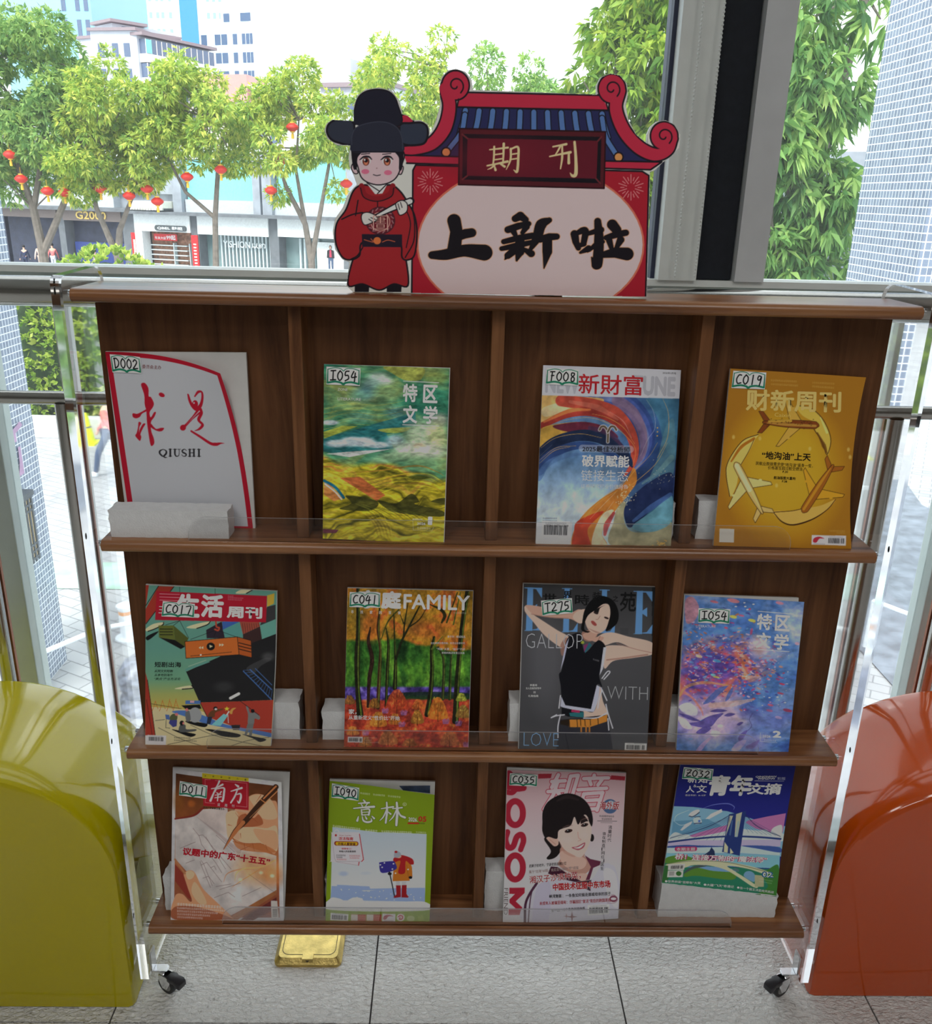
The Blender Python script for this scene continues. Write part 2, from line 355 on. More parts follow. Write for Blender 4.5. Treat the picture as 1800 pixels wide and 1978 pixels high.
# acrylic sides with rounded top corners
prof = [(1.268, 0.052), (1.425, 0.052)]
for k in range(7):
    a = math.radians(15 * k); prof.append((1.425 - 0.028 + 0.028 * math.cos(a), 1.320 - 0.028 + 0.028 * math.sin(a)))
for k in range(7):
    a = math.radians(90 + 15 * k); prof.append((1.268 + 0.014 + 0.014 * math.cos(a), 1.317 - 0.014 + 0.014 * math.sin(a)))
SX = 0.6085
for sgn in (-1, 1):
    x0 = SX if sgn > 0 else -SX - 0.0155
    sp = obj('side_panel', MB().prism(prof, 0.0155, lambda a, b, t: (x0 + t, a, b), 0, 1), [M['acrylic'], M['acrylic_edge']], rack)
    for z in (1.291, 0.914, 0.5375, 0.1615):
        for y in (1.29, 1.345):
            obj('standoff', MB().lathe([(0.0055, 0), (0.0055, 0.0085)], (0.6 if sgn > 0 else -SX, y, z), 14, 0, 'x'), M['chrome'], rack, smooth=True)
    for y in (1.292,):
        # caster: bracket bolted to the inside of the acrylic, fork, wheel, brake lever
        xi = sgn * SX; xc = xi - sgn * 0.020
        br = obj('caster', MB().box(min(xi, xi - sgn * 0.003), max(xi, xi - sgn * 0.003), y - 0.011, y + 0.011, 0.056, 0.098, 0)
                 .box(min(xi, xi - sgn * 0.028), max(xi, xi - sgn * 0.026), y - 0.008, y + 0.008, 0.0525, 0.055, 0)
                 .lathe([(0.008, 0.040), (0.010, 0.053)], (xc, y, 0), 14), M['chrome'], rack, smooth=True)
        d = Vector((-sgn * 0.86, -0.5, 0)) if y < 1.35 else Vector((-sgn * 0.5, 0.86, 0))
        q = Vector((-d.y, d.x, 0)); c = Vector((xc, y, 0)) + d * 0.006
        fk = MB()
        for sd in (-1, 1):
            o_ = c + q * 0.0085 * sd
            pts = [(-0.012, 0.044), (0.012, 0.044), (0.014, 0.030), (0.006, 0.014), (-0.005, 0.014), (-0.013, 0.03)]
            fk.prism(pts, 0.0016, lambda a, b, t: tuple(o_ + d * a + q * (t - 0.0008) + Vector((0, 0, b))))
        obj('fork', fk, M['chrome'], br)
        wv = MB(); ring = [(0.013, -0.006), (0.0185, -0.006), (0.0195, -0.003), (0.0195, 0.003), (0.0185, 0.006), (0.013, 0.006)]
        nn = 24; vs = []; 
        for r_, h in ring:
            for j in range(nn):
                a = 2 * PI * j / nn; p = c + d * (r_ * math.cos(a)) + q * h + Vector((0, 0, 0.0197 + r_ * math.sin(a))); vs.append(tuple(p))
        wv.add(vs, [(i * nn + j, i * nn + (j + 1) % nn, ((i + 1) % 6) * nn + (j + 1) % nn, ((i + 1) % 6) * nn + j) for i in range(6) for j in range(nn)])
        obj('wheel', wv, M['rubber'], br, smooth=True)
        hb = MB(); vs = []
        for r_, h in ((0.0131, -0.0055), (0.0131, 0.0055)):
            for j in range(nn):
                a = 2 * PI * j / nn; p = c + d * (r_ * math.cos(a)) + q * h + Vector((0, 0, 0.0197 + r_ * math.sin(a))); vs.append(tuple(p))
        hb.add(vs, [tuple(range(nn)), tuple(range(nn, 2 * nn))] + [(j, (j + 1) % nn, nn + (j + 1) % nn, nn + j) for j in range(nn)])
        obj('wheel_hub', hb, mat('grey_hub', (0.3, 0.3, 0.29), 0.4) if 'grey_hub' not in bpy.data.materials else bpy.data.materials['grey_hub'], br)
        if y < 1.35:
            lv = MB(); sec = [(0.006, 0.036, 0.045, 0.009), (0.018, 0.036, 0.047, 0.010), (0.024, 0.036, 0.046, 0.0085), (0.034, 0.033, 0.045, 0.0105), (0.041, 0.031, 0.042, 0.009)]
            vs = []
            for a, zb, zt, hw in sec:
                for h, z in ((-hw, zb), (hw, zb), (hw, zt), (-hw, zt)): vs.append(tuple(c + d * a + q * h + Vector((0, 0, z))))
            fs = [(i * 4 + j, i * 4 + (j + 1) % 4, i * 4 + 4 + (j + 1) % 4, i * 4 + 4 + j) for i in range(len(sec) - 1) for j in range(4)] + [(0, 1, 2, 3), tuple(range(len(vs) - 4, len(vs)))]
            obj('brake_lever', lv.add(vs, fs), M['blackplastic'], br, bevel=0.002, smooth=True)

# ================================================================ foam blocks
def foam(label, c4, z0, z1, y0, y1, zr=None, jag=0.0012):
    """c4: x0,x1 at the front; top may slope to zr at its right end"""
    x0, x1 = c4; zr = z1 if zr is None else zr
    mb = MB(); nx = max(4, int((x1 - x0) / 0.008)); nz = 6; ny = 4
    rnd = random.Random(int(x0 * 1e4) + int(z0 * 1e4))
    def P(i, j, k):
        u = i / nx; zt = z1 + (zr - z1) * u
        j_ = lambda: (rnd.random() - 0.5) * 2 * jag
        return (x0 + (x1 - x0) * u + (j_() if i in (0, nx) else 0), y0 + (y1 - y0) * j / ny + (j_() * 0.6 if j == 0 else 0), z0 + (zt - z0) * k / nz + (j_() * 0.6 if k == nz else 0))
    idx = {}
    for i in range(nx + 1):
        for j in range(ny + 1):
            for k in range(nz + 1):
                if i in (0, nx) or j in (0, ny) or k in (0, nz): idx[i, j, k] = len(mb.v); mb.v.append(P(i, j, k))
    def q(*a): mb.f.append([idx[t] for t in a]); mb.m.append(0)
    for i in range(nx):
        for k in range(nz):
            for j in (0, ny): q((i, j, k), (i + 1, j, k), (i + 1, j, k + 1), (i, j, k + 1))
        for j in range(ny):
            for k in (0, nz): q((i, j, k), (i + 1, j, k), (i + 1, j + 1, k), (i, j + 1, k))
    for j in range(ny):
        for k in range(nz):
            for i in (0, nx): q((i, j, k), (i, j + 1, k), (i, j + 1, k + 1), (i, j, k + 1))
    return tag(obj('foam_block', mb, M['foam'], smooth=True), label, 'foam block', 'white foam blocks on the rack shelves')
foam('long white foam block lying in front of the white magazine on the top shelf', (-0.590, -0.408), SZ[0], 0.968, 1.290, 1.328)
foam('white foam block peeping out right of the swirl-cover magazine on the top shelf', (0.22, 0.289), SZ[0], 0.985, 1.318, 1.355)
foam('white foam block standing left of the golden airplane magazine', (0.328, 0.40), SZ[0], 0.988, 1.322, 1.355)
foam('white foam block right of the cargo ship magazine on the middle shelf', (-0.38, -0.3165), SZ[1], 0.6195, 1.311, 1.355)
foam('white foam block left of the autumn forest magazine', (-0.278, -0.19), SZ[1], 0.602, 1.3115, 1.355)
foam('white foam block left of the grey fashion magazine', (0.042, 0.10), SZ[1], 0.622, 1.312, 1.355)
foam('white foam block in the dark gap left of the blue and pink petal magazine', (0.3145, 0.37), SZ[1], 0.618, 1.315, 1.355)
foam('white foam block left of the notebook-and-pen magazine on the bottom shelf', (-0.580, -0.50), SZ[2], 0.247, 1.314, 1.355)
foam('white foam block left of the green snow-scene magazine', (-0.284, -0.23), SZ[2], 0.245, 1.315, 1.355)
foam('white foam block left of the pink portrait magazine', (0.0115, 0.07), SZ[2], 0.262, 1.318, 1.355)
foam('thick white foam block under the blue bridge magazine on the bottom shelf', (0.336, 0.556), SZ[2], 0.247, 1.306, 1.355, 0.222)
def text_mesh(s, bold=0.0, res=2, swell=False):
    c = bpy.data.curves.new('lettering', 'FONT'); c.body = s; c.size = 1.0; c.offset = bold if swell else min(bold, 0.0); c.resolution_u = res; c.fill_mode = 'FRONT'
    o = bpy.data.objects.new('lettering', c); me = o.to_mesh()
    v = np.empty(len(me.vertices) * 3, np.float32); me.vertices.foreach_get('co', v); v = v.reshape(-1, 3)[:, :2].astype(float)
    f = [tuple(p.vertices) for p in me.polygons]
    o.to_mesh_clear(); bpy.data.objects.remove(o); bpy.data.curves.remove(c)
    lay = np.zeros(len(v))
    if bold > 0 and not swell:
        n = len(v); d = [(0, 0), (bold, 0), (-bold, 0), (0, bold), (0, -bold)] + ([(bold * .7, bold * .7), (-bold * .7, -bold * .7), (bold * .7, -bold * .7), (-bold * .7, bold * .7)] if bold > .02 else [])
        f = [tuple(i + n * k for i in t) for k in range(len(d)) for t in f]; v = np.concatenate([v + np.array(o) for o in d]); lay = np.repeat(np.arange(len(d)), n)
    lo, hi = v.min(0), v.max(0)
    return (v - lo) / np.maximum(hi - lo, 1e-6), f, lay
#ART-BEGIN
# ================================================================ printed covers: painted in cover space (u right, v down)
def catmull(p, n=8, closed=False):
    p = np.asarray(p, float); k = len(p)
    if k < 3: return p
    q = np.concatenate([p[-1:], p, p[:2]]) if closed else np.concatenate([p[:1] * 2 - p[1:2], p, p[-1:] * 2 - p[-2:-1]])
    t = np.linspace(0, 1, n, endpoint=False)[:, None]; out = []
    for i in range(k if closed else k - 1):
        a, b, c, d = q[i], q[i + 1], q[i + 2], q[i + 3]
        out.append(0.5 * (2 * b + (c - a) * t + (2 * a - 5 * b + 4 * c - d) * t ** 2 + (3 * b - a - 3 * c + d) * t ** 3))
    out = np.concatenate(out)
    return out if closed else np.concatenate([out, p[-1:]])
def hashn(i, j, s):
    h = (i.astype(np.int64) * 374761393 + j.astype(np.int64) * 668265263 + s * 974711) & 0x7fffffff
    h = ((h ^ (h >> 13)) * 1274126177) & 0x7fffffff
    return ((h ^ (h >> 16)) & 0xffff) / 65535.0
def vnoise(x, y, s=0):
    i, j = np.floor(x), np.floor(y); fx, fy = x - i, y - j; fx = fx * fx * (3 - 2 * fx); fy = fy * fy * (3 - 2 * fy)
    return (hashn(i, j, s) * (1 - fx) + hashn(i + 1, j, s) * fx) * (1 - fy) + (hashn(i, j + 1, s) * (1 - fx) + hashn(i + 1, j + 1, s) * fx) * fy
def fbm(x, y, s=0, o=4):
    a, t, r = 0.5, 0, 0
    for k in range(o): r = r + a * vnoise(x * 2 ** k, y * 2 ** k, s + k); t += a; a *= 0.5
    return r / t
class Warp:
    """four corners TL,TR,BR,BL plus a bow of each edge (top, right, bottom, left); works in 2D and 3D"""
    def __init__(s, c, bows=None):
        s.c = [np.array(a, float) for a in c]; z = np.zeros(len(s.c[0])); bows = bows or {}
        s.b = {k: np.array(bows.get(k, z), float) for k in 'trbl'}
    def __call__(s, u, v):
        u = np.asarray(u, float)[..., None]; v = np.asarray(v, float)[..., None]; a, b, c, d = s.c
        return (a * (1 - u) + b * u) * (1 - v) + (d * (1 - u) + c * u) * v + 4 * u * (1 - u) * (s.b['t'] * (1 - v) + s.b['b'] * v) + 4 * v * (1 - v) * (s.b['l'] * (1 - u) + s.b['r'] * u)
    def inv(s, p):
        p = np.asarray(p, float).reshape(-1, 2); u = np.full(len(p), 0.5); v = u.copy(); e = 1e-4
        for _ in range(12):
            r = s(u, v) - p; du = (s(u + e, v) - s(u - e, v)) / (2 * e); dv = (s(u, v + e) - s(u, v - e)) / (2 * e)
            det = du[:, 0] * dv[:, 1] - du[:, 1] * dv[:, 0]
            u = np.clip(u - (r[:, 0] * dv[:, 1] - r[:, 1] * dv[:, 0]) / det, -1, 2); v = np.clip(v - (du[:, 0] * r[:, 1] - du[:, 1] * r[:, 0]) / det, -1, 2)
        return np.stack([u, v], 1)
class Art:
    def __init__(s, corners, bows=None, H=340, base=(200, 200, 200)):
        s.w = Warp(corners, bows); a, b, c, d = s.w.c
        s.zw = (np.linalg.norm(b - a) + np.linalg.norm(c - d)) / 2; s.zh = (np.linalg.norm(d - a) + np.linalg.norm(c - b)) / 2
        s.H = H; s.W = max(8, int(round(H * s.zw / s.zh))); s.k = s.H / s.zh
        s.img = np.ones((s.H, s.W, 3)) * np.array(base, float); s.texts = []
        s.u, s.v = np.meshgrid(np.linspace(0, 1, s.W), np.linspace(0, 1, s.H))
        s.p = s.w(s.u, s.v)      # drawing coordinates of every sample
    def to(s, pts):
        q = s.w.inv(pts); return q * np.array([s.W - 1, s.H - 1])
    def blend(s, x0, y0, cov, col, a):
        h, w = cov.shape; sl = s.img[y0:y0 + h, x0:x0 + w]; cov = (cov * a)[..., None]
        sl[:] = sl * (1 - cov) + np.asarray(col, float) * cov
    def cover(s, q, sub=3):
        x0, y0 = np.maximum(np.floor(q.min(0)).astype(int) - 1, 0); x1 = min(s.W, int(q[:, 0].max()) + 3); y1 = min(s.H, int(q[:, 1].max()) + 3)
        if x1 <= x0 or y1 <= y0: return None
        w, h = x1 - x0, y1 - y0; cov = np.zeros((h, w)); e = np.roll(q, -1, 0); dy = e[:, 1] - q[:, 1]
        edges = np.arange(w + 1) + x0 - 0.5
        for r in range(h):
            for k in range(sub):
                y = y0 + r - 0.5 + (k + 0.5) / sub; m = (q[:, 1] <= y) != (e[:, 1] <= y)
                if not m.any(): continue
                xs = np.sort(q[m, 0] + (y - q[m, 1]) / dy[m] * (e[m, 0] - q[m, 0]))
                for a, b in zip(xs[::2], xs[1::2]):
                    cov[r] += np.clip(np.minimum(edges[1:], b) - np.maximum(edges[:-1], a), 0, 1) / sub
        return x0, y0, np.clip(cov, 0, 1)
    def fill(s, pts, col, a=1.0, smooth=False, col2=None, dirn=None):
        if smooth: pts = catmull(pts, 8, True)
        c = s.cover(s.to(pts))
        if c is None: return
        if col2 is not None:
            h, w = c[2].shape; P = s.p[c[1]:c[1] + h, c[0]:c[0] + w]; (ax, ay), (bx, by) = dirn
            t = np.clip(((P[..., 0] - ax) * (bx - ax) + (P[..., 1] - ay) * (by - ay)) / ((bx - ax) ** 2 + (by - ay) ** 2), 0, 1)[..., None]
            col = np.asarray(col, float) * (1 - t) + np.asarray(col2, float) * t
        s.blend(c[0], c[1], c[2], col, a)
    def S(s, pts, col, a=1.0, **k): s.fill(pts, col, a, True, **k)
    def line(s, pts, w, col, a=1.0, smooth=True):
        if smooth and len(pts) > 2: 
            n = len(pts); ww = np.interp(np.linspace(0, 1, (n - 1) * 8 + 1), np.linspace(0, 1, len(w) if np.ndim(w) else 2), w if np.ndim(w) else [w, w]); pts = catmull(pts)
        else: ww = np.interp(np.linspace(0, 1, len(pts)), np.linspace(0, 1, len(w) if np.ndim(w) else 2), w if np.ndim(w) else [w, w])
        q = s.to(pts); ww = ww * s.k * 0.5; m = ww.max() + 2
        x0, y0 = np.maximum(np.floor(q.min(0) - m).astype(int), 0); x1 = min(s.W, int(q[:, 0].max() + m) + 1); y1 = min(s.H, int(q[:, 1].max() + m) + 1)
        if x1 <= x0 or y1 <= y0: return
        X, Y = np.meshgrid(np.arange(x0, x1), np.arange(y0, y1)); best = np.full(X.shape, -9.0)
        for i in range(len(q) - 1):
            d = q[i + 1] - q[i]; L = d @ d + 1e-9; t = np.clip(((X - q[i, 0]) * d[0] + (Y - q[i, 1]) * d[1]) / L, 0, 1)
            dist = np.hypot(X - q[i, 0] - t * d[0], Y - q[i, 1] - t * d[1]); best = np.maximum(best, ww[i] * (1 - t) + ww[i + 1] * t - dist)
        s.blend(x0, y0, np.clip(best + 0.5, 0, 1) * np.minimum(1, 2 * ww.max()), col, a)
    def ell(s, x, y, rx, ry, col, a=1.0, soft=0.0, rot=0):
        t = np.linspace(0, 2 * np.pi, 40, endpoint=False); c, n = np.cos(np.radians(rot)), np.sin(np.radians(rot))
        if soft <= 0:
            s.fill(np.stack([x + rx * np.cos(t) * c - ry * np.sin(t) * n, y + rx * np.cos(t) * n + ry * np.sin(t) * c], 1), col, a); return
        dx, dy = s.p[..., 0] - x, s.p[..., 1] - y; r = np.hypot((dx * c + dy * n) / rx, (-dx * n + dy * c) / ry)
        s.blend(0, 0, np.clip((1 - r) / soft + 0.5, 0, 1) ** 1.2, col, a)
    def grid(s, pts, cols):
        pass
    def T(s, txt, x0, y0, x1, y1, h, col, bold=0.0, shear=0.0):
        """lettering: ink box from (x0,y0) to (x1,y1) along its top edge, h tall"""
        s.texts.append((txt, (x0, y0), (x1, y1), h, col, bold, shear))
    def rows(s, x0, y0, x1, y1, h, col, a=0.8, seed=0):
        """lines of print too small to read"""
        r = np.random.default_rng(seed); L = math.hypot(x1 - x0, y1 - y0); n = max(2, int(L / (h * 1.05))); 
        for i in range(n):
            t0, t1 = (i + 0.08) / n, (i + 0.86) / n; px = lambda t, o: (x0 + (x1 - x0) * t, y0 + (y1 - y0) * t + o)
            s.line([px(t0, h * .2), px(t1, h * .2)], h * .22, col, a * r.uniform(.5, 1), False); s.line([px(t0, h * .75), px(t1, h * .75)], h * .22, col, a * r.uniform(.5, 1), False); s.line([px((t0 + t1) / 2 + r.uniform(-.2, .2) / n, 0), px((t0 + t1) / 2, h)], h * .2, col, a * .8, False)
    def barcode(s, q, col=(40, 40, 42), bg=(196, 196, 200), seed=1):
        q = np.array(q, float); s.fill(q, bg); r = np.random.default_rng(seed); B = Warp(q); x = 0.08
        while x < 0.92:
            w = r.choice([0.012, 0.022, 0.03]); 
            if not 0.70 < x < 0.74: s.fill(B([x, x + w, x + w, x], [0.25, 0.25, 0.84, 0.84]), col)
            x += w + r.choice([0.014, 0.022])
        s.rows(*B(0.12, 0.08), *B(0.88, 0.08), np.linalg.norm(q[3] - q[0]) * 0.10, col, 0.6)
INK = (34, 32, 36); WH = (206, 206, 210)
def art_qiushi():
    A = Art([(107, 90), (1155, 262), (1420, 1665), (335, 1640)], dict(t=(0, -46), r=(32, 0)), base=(172, 174, 180))
    RED = (160, 22, 42)
    e = (A.u < 0.042) | (A.v < 0.026) | (A.u > 0.962) | (A.v > 0.985); A.img[e] = RED
    A.img[(A.v < 0.026) & (A.u < 0.3)] = (150, 20, 38); A.img *= (1 - 0.03 * A.v[..., None])
    A.S([(440, 355), (425, 375), (452, 460), (456, 540), (470, 600), (476, 700), (490, 800), (505, 890), (520, 908), (540, 885), (536, 840), (518, 790), (510, 740), (514, 690), (540, 655), (556, 615), (540, 612), (510, 655), (500, 610), (530, 565), (537, 530), (512, 480), (492, 470), (490, 405), (465, 362)], RED)
    A.S([(470, 585), (430, 605), (390, 622), (350, 618), (350, 648), (378, 662), (412, 650), (432, 622), (470, 602)], RED)
    A.S([(402, 695), (396, 740), (384, 790), (372, 815), (398, 850), (415, 860), (425, 825), (418, 800), (440, 750), (462, 712), (440, 712), (412, 760), (405, 790), (408, 740), (425, 705)], RED)
    A.S([(512, 712), (535, 738), (560, 758), (600, 750), (628, 752), (612, 776), (580, 780), (542, 765), (508, 740)], RED)
    A.ell(608, 462, 28, 18, RED, rot=25)
    A.line([(846, 462), (860, 515), (885, 565), (918, 590), (955, 560), (974, 500), (972, 440), (938, 438), (905, 478)], [16, 26, 30, 34, 26, 20, 18, 20, 10], RED)
    A.ell(908, 545, 26, 34, RED); A.ell(898, 535, 7, 8, (172, 174, 180))
    A.line([(940, 590), (890, 650), (830, 715), (795, 750)], [20, 10, 8, 20], RED); A.line([(950, 620), (880, 680), (820, 740)], [14, 6, 10], RED); A.ell(797, 752, 27, 26, RED, rot=-30)
    A.line([(955, 590), (964, 625), (938, 685), (972, 728), (945, 765), (902, 782)], [30, 24, 26, 24, 18, 4], RED)
    A.line([(872, 785), (950, 835), (1040, 895), (1090, 905), (1130, 897), (1165, 898)], [18, 24, 28, 30, 14, 3], RED)
    for i, (ch, x0, x1) in enumerate((('Q', 583, 655), ('I', 668, 698), ('U', 708, 774), ('S', 782, 832), ('H', 842, 908), ('I', 922, 955))):
        y = 937 + i * 1.6; h = 66; k = INK
        def st(p, w): A.line([(x0 + a * (x1 - x0), y + b * h) for a, b in p], w, k)
        if ch == 'Q': st([(.5, .04), (.12, .25), (.1, .6), (.4, .94), (.5, .96)], [5, 15, 15, 6]); st([(.5, .04), (.86, .25), (.88, .6), (.6, .94), (.5, .96)], [5, 14, 14, 6]); st([(.45, .95), (.7, 1.12), (.98, 1.16)], [6, 12, 4])
        if ch in 'I': st([(.5, .03), (.5, .97)], 15); st([(.05, .03), (.95, .03)], 5); st([(.05, .97), (.95, .97)], 5)
        if ch == 'U': st([(.25, .03), (.25, .65), (.38, .92), (.55, .97), (.75, .88), (.82, .6), (.82, .03)], [14, 14, 12, 8, 6, 5, 5]); st([(.02, .03), (.48, .03)], 5); st([(.64, .03), (1, .03)], 5)
        if ch == 'S': st([(.88, .2), (.7, .06), (.42, .04), (.16, .2), (.24, .42), (.55, .54), (.84, .7), (.76, .92), (.45, .97), (.18, .88), (.1, .74)], [6, 6, 7, 12, 14, 15, 13, 8, 6, 6, 5])
        if ch == 'H': st([(.22, .03), (.22, .97)], 14); st([(.78, .03), (.78, .97)], 14); st([(.22, .5), (.78, .5)], 6); [st([(a, b), (a + .4, b)], 5) for a in (.02, .58) for b in (.03, .97)]
    A.T('委员会主办', 436, 198, 608, 208, 34, (120, 60, 62))
    return A
def paint(A, sx, sy, amt, seed):
    n = streaks(A, sx, sy, .25, seed) - .5; m = streaks(A, sx * 2.6, sy * 2.6, .1, seed + 3) - .5
    A.img = np.clip(A.img * (1 + amt * (n + .8 * m))[..., None] + (amt * 22 * m)[..., None] * np.array([1, .9, .5]), 0, 255)
def streaks(A, sx, sy, warp, seed):
    x, y = A.u * A.W / A.H, A.v; wx = fbm(x * 3, y * 3, seed) - .5; wy = fbm(x * 3 + 9, y * 3 + 4, seed + 5) - .5
    return fbm((x + warp * wx) * sx, (y + warp * wy) * sy, seed + 9, 5)
def pal(t, stops):
    t = np.clip(t, 0, 1); xs = [p for p, c in stops]; cs = np.array([c for p, c in stops], float)
    return np.stack([np.interp(t, xs, cs[:, i]) for i in range(3)], -1)
def art_fields():
    A = Art([(138, 72), (1435, 115), (1372, 1925), (125, 1872)])
    n = streaks(A, 3, 9, .5, 3); n2 = streaks(A, 2.5, 16, .7, 14); n3 = streaks(A, 2, 26, .55, 31)
    sky = pal(n * 1.5 - .25, [(0, (34, 96, 82)), (.35, (48, 116, 92)), (.6, (78, 132, 96)), (.85, (128, 150, 92)), (1, (160, 166, 96))])
    fld = pal(n3 * 1.9 - .45, [(0, (74, 74, 24)), (.25, (140, 128, 36)), (.5, (182, 166, 40)), (.75, (196, 176, 62)), (1, (202, 138, 60))])
    edge = 0.52 + 0.10 * A.u + 0.03 * np.sin(A.u * 9); w = np.clip((A.v - edge) * 30 + .5, 0, 1)[..., None]
    A.img = sky * (1 - w) + fld * w
    A.S([(760, 95), (1150, 105), (1145, 220), (1060, 240), (960, 230), (850, 170)], (152, 156, 72), .9); A.ell(1290, 210, 150, 70, (140, 150, 74), .6, .7)
    for x, y, rx, ry, c, a in ((700, 200, 110, 45, (178, 192, 180), .8), (760, 245, 90, 40, (184, 196, 186), .8), (620, 270, 90, 60, (138, 170, 164), .8), (560, 370, 120, 80, (84, 128, 140), .8), (480, 400, 110, 60, (96, 146, 116), .6), (760, 400, 140, 110, (110, 150, 110), .6), (880, 560, 120, 60, (84, 132, 138), .7), (520, 610, 150, 60, (92, 140, 120), .8)):
        A.ell(x, y, rx, ry, c, a, .9)
    for y in range(440, 800, 26): A.line([(135, y + 60), (420, y + 10 * math.sin(y)), (720, y + 20), (1000, y - 30)], [9, 4, 8, 2], (168, 168, 78) if (y // 26) % 2 else (70, 120, 80), .55)
    A.fill([(130, 830), (720, 660), (1080, 560), (1090, 700), (760, 740), (860, 930), (400, 1010), (130, 960)], (34, 104, 116), .8)
    A.fill([(130, 760), (320, 700), (490, 700), (300, 770), (140, 830)], (172, 172, 62), .8)
    A.S([(700, 735), (1020, 715), (960, 760), (800, 770)], (172, 176, 74), .8)
    for x, y, rx, ry in ((200, 665, 90, 26), (270, 880, 120, 40), (430, 860, 130, 52), (560, 865, 110, 52), (700, 895, 120, 34)): A.ell(x, y, rx, ry, (188, 200, 208), .9, .5)
    A.fill([(160, 985), (380, 965), (840, 935), (560, 990), (400, 1020)], (196, 200, 196), .95)
    for x, y, rx, ry, c in ((1150, 790, 190, 150, (178, 196, 164)), (1330, 640, 90, 70, (200, 206, 186)), (1310, 800, 110, 140, (190, 200, 140)), (870, 850, 90, 60, (170, 190, 200)), (1000, 930, 160, 70, (186, 200, 180)), (1180, 960, 220, 90, (196, 202, 182)), (900, 1010, 220, 50, (150, 176, 140)), (760, 1050, 180, 40, (120, 158, 120)), (1150, 1090, 240, 70, (104, 144, 104)), (1120, 900, 60, 26, (206, 190, 156))): A.ell(x, y, rx, ry, c, .85, .8)
    for k, (x, y) in enumerate(((960, 1150), (1000, 1230), (980, 1330))): A.line([(300 + 60 * k, y + 40), (700, y + 10), (1100, y - 40), (1300, y + 20), (1370, y + 60)], [4, 12, 16, 8, 4], (150, 108, 40), .7)
    for r in range(5): A.line([(560 + r * 40, 1270 + r * 28), (900, 1190 + r * 34), (1200, 1180 + r * 44), (1360 - r * 12, 1260 + r * 30)], 7, (120, 110, 40), .6); A.line([(560 + r * 40, 1284 + r * 28), (900, 1204 + r * 34), (1200, 1194 + r * 44), (1360 - r * 12, 1274 + r * 30)], 9, (206, 190, 50), .7)
    A.ell(1110, 1228, 120, 24, (66, 74, 28), .9, .5)
    A.fill([(300, 1235), (510, 1225), (770, 1415), (680, 1475)], (172, 88, 54), .9); A.fill([(135, 1275), (200, 1300), (330, 1450), (240, 1480), (135, 1410)], (190, 118, 70), .9)
    A.line([(140, 1265), (250, 1330), (340, 1440)], 30, (24, 96, 120)); A.line([(150, 1300), (250, 1380), (320, 1460)], 14, (206, 200, 186))
    for q in ([(360, 1420), (560, 1440), (700, 1500), (600, 1580), (300, 1560), (420, 1500)], [(700, 1470), (880, 1500), (1040, 1400), (1120, 1480), (1080, 1510), (1360, 1580), (1340, 1640), (900, 1600), (760, 1540)], [(1240, 1480), (1380, 1440), (1375, 1500)]): A.S(q, (52, 54, 26), .85)
    for k in range(14): A.line([(420 + 40 * k, 1500 + 5 * k), (560 + 50 * k, 1560 + 6 * k), (700 + 46 * k, 1660 + 4 * k)], [2, 8, 2], (110, 120, 44) if k % 2 else (36, 36, 20), .6)
    for k in range(10): A.line([(520 + k * 24, 1600), (640 + k * 20, 1700 + 6 * k), (700 + 16 * k, 1860)], [3, 12, 4], (196, 172, 66) if k % 2 else (146, 118, 44), .6)
    A.fill([(128, 1770), (290, 1780), (260, 1815), (128, 1815)], (92, 40, 66), .9)
    paint(A, 12, 34, .65, 71)
    for t, x, y in (('特', 955, 268), ('区', 1165, 278), ('文', 955, 485), ('学', 1165, 492)): A.T(t, x, y, x + 150, y + 6, 185, WH, .03)
    A.line([(958, 243), (1322, 260)], 7, WH, 1, False); A.line([(950, 686), (1322, 700)], 7, WH, 1, False)
    A.T('ZONE', 280, 312, 382, 316, 26, WH); A.T('LITERATURE', 280, 408, 520, 416, 28, WH)
    A.T('1', 1212, 1638, 1258, 1640, 88, WH, .04); A.T('2026', 1098, 1698, 1186, 1702, 26, WH, .02); A.line([(1055, 1665), (1058, 1780), (1250, 1790), (1270, 1750)], 4, WH, .9, False); A.rows(1098, 1748, 1240, 1756, 20, WH, .8)
    A.line([(1055, 1665), (1150, 1668)], 6, WH, 1, False)
    return A
